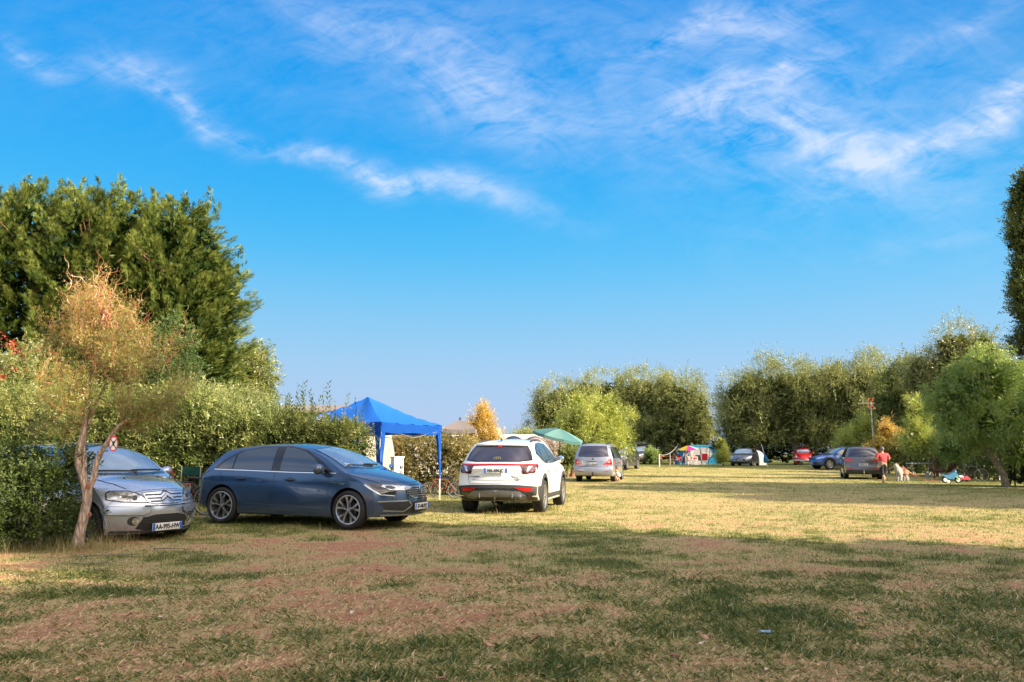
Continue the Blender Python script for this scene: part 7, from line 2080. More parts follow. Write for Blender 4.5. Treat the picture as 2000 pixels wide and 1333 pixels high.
def table(label, px, y, L, W_, h, rz, top, leg, cat='table'):
    p = at(px, y)
    root = thing('camping_table', label, cat, p, rz)
    b = MB(); b.box((0, 0, h), (L, W_, .035), bevel=.008); b.build('table_top', top, root)
    for x in (-1, 1):
        for y_ in (-1, 1):
            b = MB(); b.box((x * (L / 2 - .06), y_ * (W_ / 2 - .06), h / 2), (.035, .035, h)); b.build('leg', leg, root)
    b = MB(); b.box((0, 0, h - .05), (L - .12, .03, .04)); b.build('rail', leg, root)
    return root
table('long pale grey camping table in front of the hedge beside the fluffy dog', 1799, 46, 1.4, .6, .76, R(4), mat('table_top', (.50, .52, .56), rough=.4), M_STEEL)
table('small white table with a red-patterned cloth by the turquoise tent', 1351, 70.0, .9, .6, .72, R(5), mat('table_white', (.72, .66, .62), rough=.5), M_WHITEMETAL)
b = MB(); b.sheet([[(-.47 + .0783 * i, -.32, .76 - .07 * j + .01 * math.sin(i)) for j in range(6)] for i in range(13)]); solidify(b, .005)
def checked():
    m, nt, N, L, out = node_mat('red_print'); p = N.new('ShaderNodeBsdfPrincipled'); p.inputs['Roughness'].default_value = .8
    t = N.new('ShaderNodeTexCoord'); v = N.new('ShaderNodeTexVoronoi'); v.inputs['Scale'].default_value = 7; L.new(t.outputs['Object'], v.inputs['Vector'])
    r = N.new('ShaderNodeValToRGB'); r.color_ramp.interpolation = 'CONSTANT'; r.color_ramp.elements[0].color = (.60, .03, .04, 1); r.color_ramp.elements[1].position = .42; r.color_ramp.elements[1].color = (.75, .72, .68, 1)
    L.new(v.outputs['Distance'], r.inputs[0]); L.new(r.outputs[0], p.inputs['Base Color']); L.new(p.outputs[0], out.inputs[0]); return m
pt = at(1351, 70.0)
tag(b.build('tablecloth', checked(), None, loc=pt, rot=(0, 0, R(5))), 'red and white patterned cloth hanging from the front of the white table', 'tablecloth')

def bicycle(label, px, y, rz, wr, col, group=None, lean=0.0, basket=None, dz=0):
    p = at(px, y)
    root = thing('bicycle', label, 'bicycle', (p[0], p[1], p[2] + dz), rz, group); root.rotation_euler = (lean, 0, rz)
    cm = mat('bike_%s' % name_of(col), col, rough=.3, coat=.6)
    wb_ = wr * 3.1
    for x in (0, wb_):
        b = MB()
        pr = [(wr - .022, 0), (wr - .018, .018), (wr - .004, .018), (wr, 0), (wr - .004, -.018), (wr - .018, -.018)]
        b.lathe(pr, n=36, closed=True); w = b.build('wheel', M_RUBBER, root, loc=(x, 0, wr))
        b = MB(); b.lathe([(wr - .04, 0), (wr - .036, .010), (wr - .02, .012), (wr - .02, -.012), (wr - .036, -.010)], n=36, closed=True); b.build('rim', M_STEEL, w)
        b = MB()
        for k in range(18):
            a = 2 * math.pi * k / 18; b.tube([(math.cos(a + .5) * .02, .02 * (-1) ** k, math.sin(a + .5) * .02), (math.cos(a) * (wr - .03), 0, math.sin(a) * (wr - .03))], .0022, 3)
        b.tube([(0, -.05, 0), (0, .05, 0)], .018, 8); b.build('spokes', M_STEEL, w)
    s = wr / .33
    bb, seat, head0, head1 = (.43 * s, 0, .28 * s), (.30 * s, 0, .72 * s), (.86 * s, 0, .62 * s), (.83 * s, 0, .74 * s)
    b = MB(); t = .015
    for a, c in ((bb, seat), (seat, head1), (bb, head0), (head0, head1)): b.tube([a, c], t * 1.2, 8)
    for q in (-1, 1):
        b.tube([(0, q * .05, wr), (bb[0], q * .03, bb[2])], t * .7, 6); b.tube([(0, q * .05, wr), (seat[0], q * .02, seat[2] - .03)], t * .6, 6)
        b.tube([(wb_, q * .05, wr), (head0[0] + .01, q * .04, head0[2] - .02)], t * .8, 6)
    b.build('frame', cm, root)
    b = MB(); b.ball((seat[0] - .02, 0, seat[2] + .09), .1, 2, (1.35, .7, .32)); b.tube([seat, (seat[0] - .01, 0, seat[2] + .07)], .013, 6); b.build('saddle', M_BLACK, root)
    b = MB(); hx, hz = head1[0] - .02, head1[2] + .11
    b.tube([head1, (hx, 0, hz)], .014, 6); b.tube([(hx - .10, -.27, hz + .02), (hx + .02, -.12, hz + .01), (hx + .03, 0, hz), (hx + .02, .12, hz + .01), (hx - .10, .27, hz + .02)], .012, 6); b.build('handlebar', M_DARKMETAL, root)
    b = MB(); b.lathe([(.085 * s, .045), (.09 * s, .05), (.085 * s, .055), (.03, .05)], n=20, c=bb); b.tube([bb, (bb[0] + .1 * s, -.08, bb[2] - .13 * s)], .01, 5); b.tube([bb, (bb[0] - .1 * s, .08, bb[2] + .13 * s)], .01, 5)
    b.box((bb[0] + .1 * s, -.12, bb[2] - .13 * s), (.08, .09, .02)); b.box((bb[0] - .1 * s, .12, bb[2] + .13 * s), (.08, .09, .02)); b.build('crankset', M_DARKMETAL, root)
    b = MB(); b.box((-.01, 0, wr * 2 + .0), (.04, .05, .03), bevel=.004); b.build('rear_reflector', M_RED, root)
    for q in (0, wb_):
        b = MB(); rows = [[(q + math.cos(a) * (wr + .015), yy, wr + math.sin(a) * (wr + .015)) for yy in (-.025, 0, .025)] for a in np.linspace(R(35), R(160), 12)]
        b.sheet(rows); solidify(b, .003); b.build('mudguard', cm if q else M_DARKMETAL, root)
    return root
bicycle('child bicycle with an orange-red frame between the gazebo leg and the white SUV', 889, 23.5, R(178), .245, (.26, .07, .04), lean=R(4))
bicycle('second bicycle, dark framed, leaning behind the orange-red one', 900, 24.2, R(168), .25, (.05, .06, .07), lean=R(-5))
bicycle('black bicycle with a large front wheel in front of the right-hand hedge', 1872, 37.5, R(-14), .32, (.02, .02, .022), lean=R(3))
bicycle('black and white bicycle standing behind the bonnet of the silver car', 402, 16.3, R(168), .30, (.03, .035, .05), lean=R(-4))
bicycle('dark bicycle whose handlebar shows above the tail of the blue hatchback', 432, 17.0, R(172), .33, (.02, .02, .025), lean=R(3))

def toy_motorbike():
    p = at(1846, 36.2)
    root = thing('toy_motorbike', 'light blue plastic toy motorbike with white wheel hubs on the grass', 'toy motorbike', p, R(-4))
    bl = mat('toy_blue', (.08, .25, .45), rough=.3, coat=.5, noise=.15, nscale=8)
    for x in (0, .56):
        b = MB(); b.lathe([(.05, -.05), (.12, -.05), (.135, -.03), (.135, .03), (.12, .05), (.05, .05)], n=24); w = b.build('wheel', M_RUBBER, root, loc=(x, 0, .135))
        b = MB(); b.lathe([(0, .055), (.085, .055), (.09, .04), (.09, -.04), (.085, -.055), (0, -.055)], n=20); b.build('hub', M_WHITEMETAL, w)
    for q in (-1, 1):
        b = MB(); b.lathe([(0, .02), (.06, .02), (.065, -.02), (0, -.02)], n=14); b.build('stabiliser_wheel', M_WHITEMETAL, root, loc=(.08, q * .16, .065))
    b = MB(); b.prism([(-.16, .34), (-.20, .42), (.02, .36), (.14, .33), (.26, .42), (.40, .50), (.50, .47), (.60, .30), (.66, .24), (.55, .26), (.44, .30), (.40, .16), (.16, .15), (.02, .26)], -.07, .07)
    bmesh.ops.bevel(b.bm, geom=b.bm.edges[:], offset=.02, segments=2, affect='EDGES'); b.build('body', bl, root)
    b = MB(); b.prism([(.44, .28), (.56, .14), (.60, .14), (.50, .32)], -.075, .075); b.build('fork', mat('toy_green', (.35, .48, .18), rough=.4), root)
    b = MB(); b.tube([(.40, -.16, .50), (.43, 0, .49), (.40, .16, .50)], .014, 6); b.build('handlebar', M_BLACK, root)
    b = MB(); b.prism([(.42, .50), (.50, .56), (.52, .48)], -.05, .05); b.build('windshield', mat('toy_shield', (.35, .55, .70), rough=.2), root)
    b = MB(); b.ball((.08, 0, .385), .1, 2, (1.3, .6, .3)); b.build('seat', M_BLACK, root)
toy_motorbike()
def scooter():
    p = at(1884, 36.8)
    root = thing('toy_scooter', 'small red and white ride-on toy lying between toy motorbike and bicycle', 'toy', p, R(8))
    b = MB(); b.prism([(-.25, .12), (-.28, .26), (-.05, .22), (.10, .30), (.28, .16), (.22, .10)], -.09, .09); bmesh.ops.bevel(b.bm, geom=b.bm.edges[:], offset=.015, segments=2, affect='EDGES'); b.build('body', mat('toy_red', (.40, .04, .06), rough=.35, coat=.4), root)
    b = MB(); b.prism([(-.30, .20), (-.30, .32), (-.12, .30), (-.08, .24)], -.08, .08); b.build('tail', M_WHITEMETAL, root)
    for x in (-.16, .16):
        b = MB(); b.lathe([(0, -.03), (.08, -.03), (.08, .03), (0, .03)], n=16); b.build('wheel', M_RUBBER, root, loc=(x, 0, .08))
scooter()
for px, w, lab, c in ((1947, .26, 'white plastic bag or tub by the picnic bench at the right edge', (.6, .58, .6)), (1813, .22, 'small grey-blue tub under the end of the camping table', (.35, .38, .42))):
    p = at(px, 40 if px > 1900 else 45.5)
    b = MB(); b.lathe([(0, 0), (.13, 0), (.17, .22), (.175, .24), (.15, .24), (.12, .03), (0, .03)], axis='Z', n=18)
    tag(b.build('plastic_tub', mat('tub_%d' % px, c, rough=.4), None, loc=p), lab, 'tub')
def bench():
    p = at(1925, 41)
    root = thing('picnic_bench', 'low brown wooden bench half hidden by the hedge near the right edge', 'bench', p, R(-6))
    wd = mat('bench_wood', (.26, .13, .07), rough=.8, noise=.3, nscale=12)
    for k in range(3):
        b = MB(); b.box((0, -.14 + .14 * k, .45), (1.9, .12, .035), bevel=.005); b.build('plank', wd, root)
    for x in (-.8, 0, .8):
        b = MB(); b.box((x, 0, .21), (.07, .34, .43)); b.build('leg', wd, root)
bench()

def aerial():
    p = at(1709, 54)
    root = thing('television_aerial', 'television aerial with orange reflector ends on a tall thin pole above the golden shrub', 'aerial', p, R(0))
    z = hgt(788, 54) - p[2]
    b = MB(); b.tube([(0, 0, 0), (0, 0, z + .1)], .028, 8); b.tube([(.14, 0, 1.5), (.0, 0, z - .5)], .012, 6); b.build('mast', M_STEEL, root)
    b = MB(); b.tube([(-1.1, 0, z), (.35, 0, z)], .014, 6)
    for k in range(7): b.tube([(-1.05 + .15 * k, -.10, z + .12 - .02 * k), (-1.05 + .15 * k, .10, z - .12 + .02 * k)], .008, 4)
    b.build('boom', M_STEEL, root)
    root.scale = (.8, .8, 1)
    og = mat('aerial_orange', (.62, .10, .03), rough=.5)
    for q in (-1, 1):
        b = MB()
        for k in range(4): b.tube([(.05 + .09 * k * .6, -.25, z + q * (.06 + .09 * k)), (.05 + .09 * k * .6, .25, z + q * (.06 + .09 * k))], .012, 5)
        b.tube([(.03, 0, z + q * .03), (.28, 0, z + q * .40)], .03, 6); b.tube([(-.30, 0, z + q * .03), (-.14, 0, z + q * .36)], .028, 6)
        b.build('reflector', og, root)
aerial()

def washing_parasol():
    p = at(1500, 60)
    root = thing('parasol', 'closed blue parasol tied to a leaning white pole right of the grey hatchback', 'parasol', p)
    z = hgt(868, 60) - p[2]
    top = Vector((-.42, 0, z))
    b = MB(); b.tube([(0, 0, 0), tuple(top * .5), tuple(top)], .022, 8); b.build('pole', M_WHITEMETAL, root)
    b = MB(); c = top * .14
    b.tube([tuple(top * .20), tuple(top * .26), tuple(top * .38), tuple(top * .52), tuple(top * .62)], [.16, .20, .15, .08, .03], 10)
    for v in b.bm.verts: v.co += Vector((.02 * math.sin(v.co.z * 30), 0, 0))
    b.build('folded_canopy', cloth('closed_blue', (.04, .20, .38)), root)
washing_parasol()

def rope_fence():
    p = at(1288, 61)
    root = thing('rope_barrier', 'white post holding a sagging rope that runs to the willow by the tent', 'barrier', p)
    b = MB(); b.tube([(0, 0, 0), (0, 0, .95)], .04, 8); b.build('post', M_WHITEMETAL, root)
    q = at(1326, 76); e = Vector((q[0] - p[0], q[1] - p[1], 1.9)); s = Vector((0, 0, .92)); pts = []
    for i in range(13):
        t = i / 12; v = s.lerp(e, t); v.z -= .9 * t * (1 - t) * 1.6; pts.append(v)
    b = MB(); b.tube(pts, .014, 6); b.build('rope', mat('rope', (.55, .50, .45), rough=.8), root)
    q = at(1309, 66)
    b = MB(); b.tube([(0, 0, 0), (0, 0, .98)], .035, 6)
    tag(b.build('thin_post', mat('grey_post', (.4, .38, .36), rough=.7), None, loc=q), 'thin grey post standing behind the sagging rope', 'post')
rope_fence()
def picnic(label, px, y, rz):
    p = at(px, y)
    root = thing('picnic_table', label, 'picnic table', p, rz)
    wd = mat('orange_wood', (.42, .19, .10), rough=.8, noise=.3, nscale=12)
    for k in range(4):
        b = MB(); b.box((0, -.27 + .18 * k, .74), (1.6, .16, .04), bevel=.004); b.build('plank', wd, root)
    for q in (-1, 1):
        b = MB(); b.box((0, q * .68, .44), (1.6, .24, .04), bevel=.004); b.build('bench_plank', wd, root)
        b = MB(); b.box((q * .6, 0, .40), (.06, 1.5, .07)); b.box((q * .6, -.35, .37), (.06, .08, .80), rot=(R(-22), 0, 0)); b.box((q * .6, .35, .37), (.06, .08, .80), rot=(R(22), 0, 0)); b.build('leg', wd, root)
picnic('orange-brown wooden picnic table behind the white rope post', 1300, 72, R(15))

# things in the grass
def sign():
    y0 = 11.02
    p = at(207, y0)
    z = hgt(867, y0)
    root = thing('round_sign', 'small round red-rimmed prohibition sign hung on the right fork of the curly willow', 'sign', (p[0], y0, z), R(12))
    b = MB(); b.lathe([(0, -.004), (.088, -.004), (.088, .004), (0, .004)], axis='Y', n=36); b.bm.transform(Matrix.Diagonal((.62, 1, 1.2, 1))); b.build('disc', mat('sign_white', (.75, .72, .70), rough=.5), root)
    b = MB(); b.lathe([(.074, -.007), (.090, -.007), (.090, .007), (.074, .007)], axis='Y', n=36, closed=True); b.bm.transform(Matrix.Diagonal((.62, 1, 1.2, 1))); b.build('red_rim', mat('sign_red', (.62, .04, .06), rough=.45), root)
    b = MB()
    # a dog cut across by two crossing bars
    for e, f in (((-.036, .062), (.036, -.062)), ((.036, .062), (-.036, -.062))):
        b.tube([(e[0], -.006, e[1]), (f[0], -.006, f[1])], .0055, 6)
    b.prism([(-.012, -.02), (-.014, .02), (.0, .035), (.018, .04), (.022, .02), (.012, .0), (.014, -.03), (.0, -.03), (-.004, -.01)], -.0075, -.0045, 'XZ')
    b.build('pictogram', M_INK, root)
    b = MB(); b.tube([(0, .004, .10), (.01, .02, .13)], .003, 5); b.build('wire', M_STEEL, root)
sign()

leafm = [mat('dead_leaf_%d' % i, c, rough=.8, noise=.25, nscale=30) for i, c in enumerate([(.50, .26, .17), (.42, .30, .20), (.60, .48, .38), (.30, .13, .08)])]
rl = random.Random(12)
def dead_leaf_mesh(seed):
    q = random.Random(seed); b = MB(); n = 8
    L, w = .055, .035
    g = []
    for i in range(n):
        t = i / (n - 1); ww = w * math.sin(math.pi * (t * .92 + .04)) ** .8
        g.append([(L * (t - .5) * 2, s_ * ww, .018 * abs(s_) + .012 * math.sin(t * 4 + seed) + q.uniform(0, .004)) for s_ in (-1, -.4, 0, .4, 1)])
    b.sheet(g); b.tube([(-L, 0, .01), (-L * 1.5, .006, .02)], .0025, 4)
    return b.mesh('dead_leaf', 60)
lm = [dead_leaf_mesh(i) for i in range(3)]
spots = [(1025, 1214), (1590, 1178), (1372, 1240), (1318, 1264), (1936, 1300), (573, 1243), (690, 1318), (1045, 1233), (1175, 1233), (1645, 1326), (478, 1238), (740, 1108), (1285, 1140), (1810, 1170), (268, 1240), (1680, 1198), (905, 1200), (395, 1280), (1500, 1290), (860, 1305)]
spots += [(rl.uniform(30, 1980), rl.uniform(1090, 1325)) for _ in range(26)]
for i, (px, py) in enumerate(spots):
    y = F_PX * EYE / (py - HORIZON) * .99
    p = at(px, y, .022)
    o = link('dead_leaf', lm[i % 3], None, None, p, (rl.uniform(-.3, .3), rl.uniform(-.3, .3), rl.uniform(0, 6.28)))
    o.data = lm[i % 3]
    s_ = rl.uniform(.3, .62); o.scale = (s_, s_, s_)
    if not o.data.materials: o.data.materials.append(leafm[0])
    o.material_slots[0].link = 'OBJECT'; o.material_slots[0].material = leafm[i % 4]
    tag(o, 'dry curled fallen leaf lying on the grass in the foreground', 'leaf', 'fallen leaves scattered over the near grass')
y = F_PX * EYE / (1224 - HORIZON)
b = MB(); b.box((0, 0, .02), (.075, .02, .012), bevel=.003); b.box((.03, .004, .027), (.02, .012, .006))
tag(b.build('litter', mat('litter_blue', (.35, .55, .85), rough=.4, noise=.5, nscale=60), None, loc=at(1495, y, .01), rot=(0, R(5), R(10))), 'small pale blue and white piece of litter in the foreground grass', 'litter')
for i, (px, y, L, rz) in enumerate([(225, 10.2, .9, 12), (190, 9.6, .55, 20), (330, 10.9, .45, -8), (390, 10.4, .35, 15)]):
    q = at(px, y, .03); b = MB(); b.tube(limb_path((-L / 2, 0, 0), (L / 2, 0, .01), .05, 6, i + 50), [.008, .008, .007, .006, .005, .004, .003], 5)
    tag(b.build('stick', bark_mat('bark_grey', 0, 0) if False else B_GREY, None, loc=q, rot=(0, 0, R(rz))), ['longest dry stick on the grass below the laurel', 'short stick lying just in front of the longest stick', 'thin stick on the bare ground before the silver car', 'shortest twig on the bare ground, farthest right of the sticks'][i], 'stick')

# ------------------------------------------------------------------ people and dogs
def skin_mesh(name, verts, edges, levels=2, smooth_=True):
    """verts: (x, y, z, rx, ry); the first vertex is the root"""
    me = bpy.data.meshes.new(name)
    me.from_pydata([v[:3] for v in verts], edges, [])
    o = bpy.data.objects.new(name, me); C.objects.link(o)
    md = o.modifiers.new('skin', 'SKIN')
    md.branch_smoothing = .6
    lay = me.skin_vertices[0]
    for i, v in enumerate(verts):
        lay.data[i].radius = (v[3], v[4] if len(v) > 4 else v[3])
        lay.data[i].use_root = (i == 0)
    md = o.modifiers.new('sub', 'SUBSURF'); md.levels = md.render_levels = levels
    dg = bpy.context.evaluated_depsgraph_get()
    m2 = bpy.data.meshes.new_from_object(o.evaluated_get(dg))
    bpy.data.objects.remove(o)
    m2.name = name; m2.shade_smooth()
    return m2

M_SKIN = mat('skin', (.48, .25, .17), rough=.55, noise=.1, nscale=15)

def person(label, loc, rz, shirt=None, trousers=None, hair=(.2, .2, .21), stride=.22, H=1.60, skin=M_SKIN, wide=1.0, arms='bent', shirt_only_head=False):
    root = thing('person', label, 'person', loc, rz)
    k = H / 1.7; w = wide
    # faces +y (away from the camera); x to its right
    V, E_ = [], []
    def v(x, y, z, r, r2=None): V.append((x * k, y * k, z * k, r * k, (r2 or r) * k)); return len(V) - 1
    def e(*ids):
        for a, b in zip(ids, ids[1:]): E_.append((a, b))
    pelvis = v(0, 0, .95, .155 * w, .12 * w); waist = v(0, 0, 1.10, .145 * w, .115 * w); chest = v(0, .01, 1.30, .155 * w, .115 * w); neck0 = v(0, -.005, 1.44, .07, .065); neck1 = v(0, .01, 1.50, .052); h0 = v(0, .025, 1.56, .070, .082); h1 = v(0, .02, 1.645, .078, .092); h2 = v(0, .01, 1.69, .055, .065)
    e(pelvis, waist, chest, neck0, neck1, h0, h1, h2)
    for s, f in ((1, 1), (-1, -1)):
        fy = stride * f
        hip = v(s * .095, 0, .88, .105 * w, .11 * w); kn = v(s * .095, fy * .45 + .04, .50, .065 * w); kn2 = v(s * .094, fy * .5 + .02, .44, .058 * w)
        calf = v(s * .092, fy * .72 - (.03 if f < 0 else 0), .30 + (.04 if f < 0 else 0), .058 * w); ank = v(s * .09, fy - (.05 if f < 0 else 0), .10 + (.06 if f < 0 else 0), .036); toe = v(s * .105, fy + .11 - (.04 if f < 0 else 0), .035, .034); toe2 = v(s * .11, fy + .17 - (.04 if f < 0 else 0), .028, .025)
        e(pelvis, hip, kn, kn2, calf, ank, toe, toe2)
        sh = v(s * .17 * w, 0, 1.39, .062 * w); 
        if arms == 'bent':
            el = v(s * .27 * w, .0, 1.14, .046 * w); wr = v(s * .17, .22, 1.12, .030); hd = v(s * .12, .27, 1.13, .034)
        else:
            el = v(s * .25 * w, -.02, 1.12, .045); wr = v(s * .27 * w, .06, .88, .03); hd = v(s * .27 * w, .08, .80, .034)
        e(chest, sh, el, wr, hd)
    link('body', skin_mesh('body', V, E_, 2), skin, root)
    # shirt: torso and half sleeves, a little larger than the body
    V.clear(); E_.clear(); g = 1.13
    a0 = v(0, 0, .90, .168 * w, .135 * w); a1 = v(0, 0, 1.10, .165 * w, .135 * w); a2 = v(0, .01, 1.29, .175 * w, .132 * w); a3 = v(0, 0, 1.43, .09, .08); e(a0, a1, a2, a3)
    for s in (1, -1):
        b0 = v(s * .17 * w, 0, 1.385, .078 * w); b1 = v(s * .245 * w, 0, 1.20, .066 * w); e(a2, b0, b1)
    link('shirt', skin_mesh('shirt', V, E_, 2), shirt, root)
    V.clear(); E_.clear()
    c0 = v(0, 0, .93, .165 * w, .13 * w); c1 = v(0, 0, .99, .16 * w, .125 * w); e(c0, c1)
    for s, f in ((1, 1), (-1, -1)):
        fy = stride * f; d0 = v(s * .095, 0, .86, .115 * w, .12 * w); d1 = v(s * .095, fy * .45 + .04, .50, .082 * w); d2 = v(s * .092, fy * .72 - (.03 if f < 0 else 0), .27 + (.04 if f < 0 else 0), .068 * w); e(c0, d0, d1, d2)
    link('trousers', skin_mesh('trousers', V, E_, 2), trousers, root)
    b = MB(); b.ball((0, .0, 1.645 * k), .108 * k, 3, (.86, 1.0, .92))
    for q in list(b.bm.verts):
        if q.co.y > .045 * k and q.co.z < 1.67 * k: q.co.y = .045 * k; q.co.x *= .9
        q.co += Vector([random.uniform(-.004, .004) for _ in range(3)])
    b.build('hair', mat('hair_%s' % name_of(hair), hair, rough=.7, noise=.3, nscale=60), root)
    f = MB()
    f.ball((0, .112 * k, 1.605 * k), .016 * k, 1, (.8, 1.1, 1.3)); f.build('nose', skin, root)
    for s in (-1, 1):
        f = MB(); f.ball((s * .03 * k, .098 * k, 1.635 * k), .010 * k, 1); f.build('eye', M_INK, root)
        f = MB(); f.ball((s * .083 * k, .012 * k, 1.62 * k), .024 * k, 1, (.4, .8, 1.2)); f.build('ear', skin, root)
        # five fingers on each hand
        hx, hy, hz = (s * .12 * k, .27 * k, 1.13 * k) if arms == 'bent' else (s * .27 * w * k, .08 * k, .80 * k)
        f = MB()
        for q in range(4):
            L = (.062, .07, .066, .052)[q] * k
            if arms == 'bent': f.tube([(hx, hy + .01, hz + (.022 - .015 * q) * k), (hx - s * L * .6, hy + .02, hz + (.022 - .016 * q) * k), (hx - s * L, hy + .004, hz + (.02 - .016 * q) * k)], [.0095, .0085, .006], 6)
            else: f.tube([(hx, hy + (.022 - .015 * q) * k, hz - .01), (hx, hy + (.026 - .016 * q) * k, hz - L * .6 - .02), (hx - s * .01, hy + (.026 - .016 * q) * k, hz - L - .02)], [.0095, .0085, .006], 6)
        f.tube([(hx, hy - .01, hz + .02), (hx - s * .03, hy - .015, hz + .045)], [.011, .008], 6)
        f.build('fingers', skin, root)
    f = MB(); f.ball((0, .100 * k, 1.573 * k), .016 * k, 1, (1.4, .4, .35)); f.build('mouth', mat('lips', (.40, .13, .11), rough=.5), root)
    for s, fq in ((1, 1), (-1, -1)):
        fy = (stride * fq - (.04 if fq < 0 else 0)) * k
        f = MB(); f.ball((s * .103 * k, fy + .09 * k, .022 * k), .1 * k, 2, (.45, 1.25, .25)); f.build('shoe', mat('sandal', (.16, .07, .05), rough=.6), root)
    return root
p = at(1727, 36.3)
person('person walking away in a bright coral red T-shirt and black cropped leggings', p, R(4), shirt=mat('coral_shirt', (.72, .06, .07), rough=.8, noise=.12, nscale=6), trousers=mat('black_leggings', (.012, .012, .014), rough=.8), hair=(.16, .16, .19), H=1.58, wide=1.30, stride=.13)
p = at(788, 26.6)
person('person with reddish tanned face standing behind the hedge under the blue gazebo', p, R(150), shirt=mat('orange_shirt', (.45, .12, .05), rough=.8), trousers=mat('dark_jeans', (.03, .04, .07), rough=.8), hair=(.05, .025, .02), H=1.78, stride=.05, arms='down', skin=mat('skin_tanned', (.52, .16, .08), rough=.5, noise=.12, nscale=15))
p = at(1341, 72.5)
person('person in dark clothes standing in the doorway of the turquoise tent', p, R(170), shirt=mat('dark_top', (.05, .04, .05), rough=.8), trousers=mat('pale_shorts', (.35, .33, .36), rough=.8), hair=(.03, .02, .02), H=1.62, stride=.04, arms='down')

def hair_shell(root, me, m, n, L, seed, name='coat', down=.6, spread=.5, tint=None):
    """tufts of long hair set over a body mesh"""
    r = np.random.default_rng(seed)
    me.calc_loop_triangles()
    co = np.array([v.co for v in me.vertices]); tri = np.array([t.vertices for t in me.loop_triangles])
    a, b_, c = co[tri[:, 0]], co[tri[:, 1]], co[tri[:, 2]]
    nn = np.cross(b_ - a, c - a); ar = np.linalg.norm(nn, axis=1)
    k = r.choice(len(tri), n, p=ar / ar.sum()); u, v = r.random(n), r.random(n); fl = u + v > 1; u[fl], v[fl] = 1 - u[fl], 1 - v[fl]
    P = a[k] + (b_ - a)[k] * u[:, None] + (c - a)[k] * v[:, None]
    N_ = nn[k] / (ar[k][:, None] + 1e-9)
    D = N_ * .8 + r.normal(0, spread * .5, (n, 3)); D[:, 2] -= down; D[:, 0] -= .25
    tv, tf = leaf_tri(.22)
    t = tint(P) if tint else np.full(n, .5)
    return foliage(name, [scatter(tv, tf, P, frames(D), L * r.uniform(.6, 1.2, n), np.clip(t + r.normal(0, .08, n), 0, 1))], m, root)

def dog(label, loc, rz, s, body_m, coat_m=None, L=.09, n=5000, tint=None, thin=1.0, seed=3, tail_up=.1):
    root = thing('dog', label, 'dog', loc, rz)
    V, E_ = [], []
    def v(x, y, z, r, r2=None): V.append((x * s, y * s, z * s, r * s * thin, (r2 or r) * s * thin)); return len(V) - 1
    def e(*ids):
        for a, b in zip(ids, ids[1:]): E_.append((a, b))
    mid = v(0, 0, .50, .125, .14); chest = v(.20, 0, .49, .135, .165); neck = v(.32, 0, .60, .095, .11); nk2 = v(.40, .03, .70, .078); head = v(.46, .06, .78, .085, .09); muz = v(.55, .11, .755, .048); nose = v(.60, .14, .745, .030)
    hip = v(-.22, 0, .51, .115, .13); rump = v(-.30, 0, .50, .08); tail = v(-.38, 0, .46, .035); tl2 = v(-.46, .02, .36 + tail_up, .030); tl3 = v(-.50, .03, .26 + tail_up * 1.5, .02)
    e(mid, chest, neck, nk2, head, muz, nose); e(mid, hip, rump, tail, tl2, tl3)
    for q in (1, -1):
        a = v(.22, q * .085, .38, .065); b = v(.20, q * .09, .24, .038); c = v(.22, q * .09, .08, .030); d = v(.25, q * .09, .025, .032); e(chest, a, b, c, d)
        a = v(-.24, q * .09, .40, .085); b = v(-.16, q * .095, .27, .052); c = v(-.29, q * .095, .16, .032); d = v(-.27, q * .095, .05, .028); f = v(-.23, q * .095, .022, .030); e(hip, a, b, c, d, f)
    me = skin_mesh('body', V, E_, 2)
    link('body', me, body_m, root)
    for q in (1, -1):
        b = MB(); b.ball((.425 * s, (.045 + q * .075) * s, .76 * s), .05 * s, 2, (.5, .35, 1.2)); b.build('ear', coat_m and MATS.get('tan_fur') or body_m, root)
        b = MB(); b.ball((.535 * s, (.095 + q * .035) * s, .80 * s), .011 * s, 1); b.build('eye', M_INK, root)
    b = MB(); b.ball((.615 * s, .148 * s, .752 * s), .017 * s, 1); b.build('nose', M_INK, root)
    if coat_m: hair_shell(root, me, coat_m, n, L * s, seed, tint=tint)
    return root
M_FUR = leaf_mat('dog_fur', (.78, .74, .70), (.60, .42, .28), (.55, .24, .12), trans=.15, hue_noise=.1, scale=3, gloss=.02)
mat('tan_fur', (.50, .24, .13), rough=.9)
pp = at(1762, 38.6)
def ft(P):
    x, z = P[:, 0], P[:, 2]
    t = .15 + .6 * ((z > .50) & (x < .12)) + .7 * ((x > .38) & (z > .78)) + .35 * ((x < -.1) & (z > .30))
    return t
dog('large fluffy white and tan dog standing on its red lead beside the walking woman', (pp[0] - .0, pp[1], pp[2]), R(208), 1.0, mat('white_fur', (.70, .66, .62), rough=.9), M_FUR, L=.075, n=7000, tint=ft)
b = MB(); q = Vector(pp)
b.tube([q + Vector((.05, -.1, .72)), q + Vector((.10, -.19, .50)), q + Vector((.06, -.16, .32))], .018, 6); b.tube([q + Vector((.06, -.17, .52)), q + Vector((.30, -.15, .40)), q + Vector((.55, -.1, .30))], .014, 6)
b.tube([q + Vector((.30, -.12, .38)), q + Vector((.75, -.1, .22)), q + Vector((1.05, -.2, .03)), q + Vector((1.6, -.3, .02))], .013, 6)
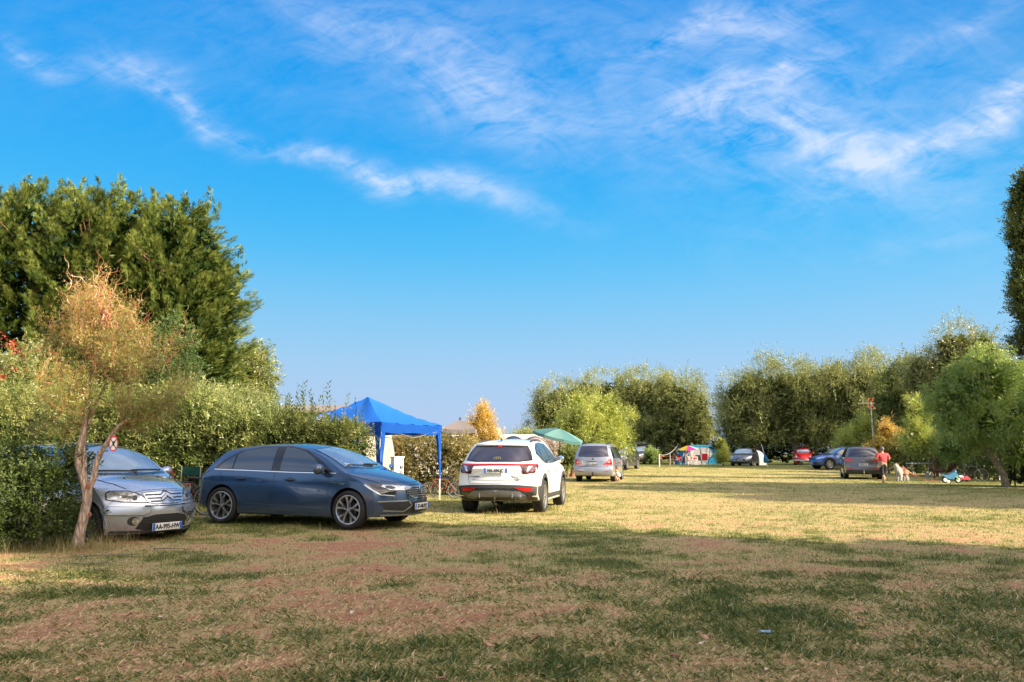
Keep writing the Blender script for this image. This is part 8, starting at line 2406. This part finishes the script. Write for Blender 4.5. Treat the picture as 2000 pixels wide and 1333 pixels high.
tag(b.build('dog_lead', mat('lead_red', (.60, .10, .06), rough=.7), None), 'orange-red harness strap and lead trailing from the fluffy dog over the grass', 'lead')
pp = at(1833, 41.5)
dog('thin brown dog standing under the right end of the camping table', pp, R(165), .86, mat('brown_fur', (.09, .045, .03), rough=.85, noise=.3, nscale=12), thin=.72)
# a crouching child beside the minivan wheel
def crouched():
    p = at(1212, 38.0)
    root = thing('person', 'small figure crouched in a pale top beside the rear wheel of the silver minivan', 'person', p, R(60))
    V = [(0, 0, .20, .12, .11), (.0, .10, .34, .11, .10), (0, .18, .46, .06), (0, .21, .52, .06), (0, .22, .60, .07, .075), (0, .22, .64, .05)]
    E_ = [(0, 1), (1, 2), (2, 3), (3, 4), (4, 5)]
    for s in (1, -1):
        n = len(V); V += [(s * .10, .22, .30, .06), (s * .11, .10, .06, .04), (s * .11, .20, .03, .03)]; E_ += [(0, n), (n, n + 1), (n + 1, n + 2)]
        n = len(V); V += [(s * .12, .16, .42, .045), (s * .15, .28, .30, .032), (s * .08, .38, .22, .026)]; E_ += [(1, n), (n, n + 1), (n + 1, n + 2)]
    link('body', skin_mesh('body', V, E_, 2), M_SKIN, root)
    b = MB(); b.ball((0, .20, .63), .085, 2, (.95, 1, .9)); b.build('hair', mat('auburn_hair', (.22, .05, .03), rough=.7), root)
    V2 = [(0, 0, .18, .15, .14), (0, .10, .34, .135, .125), (0, .17, .44, .07)]; E2 = [(0, 1), (1, 2)]
    for s in (1, -1): n = len(V2); V2 += [(s * .12, .16, .41, .058)]; E2 += [(1, n)]
    link('shirt', skin_mesh('shirt', V2, E2, 2), mat('pale_shirt', (.70, .69, .70), rough=.8), root)
crouched()
p = at(1114, 41)
b = MB(); b.sheet([[(-.4 + .1 * i, -.25 + .1 * j, .01 + .01 * math.sin(i + j)) for j in range(6)] for i in range(9)]); solidify(b, .006)
tag(b.build('ground_sheet', mat('pale_blue_cloth', (.35, .48, .62), rough=.8), None, loc=p), 'pale blue cloth lying on the grass left of the silver minivan', 'cloth')
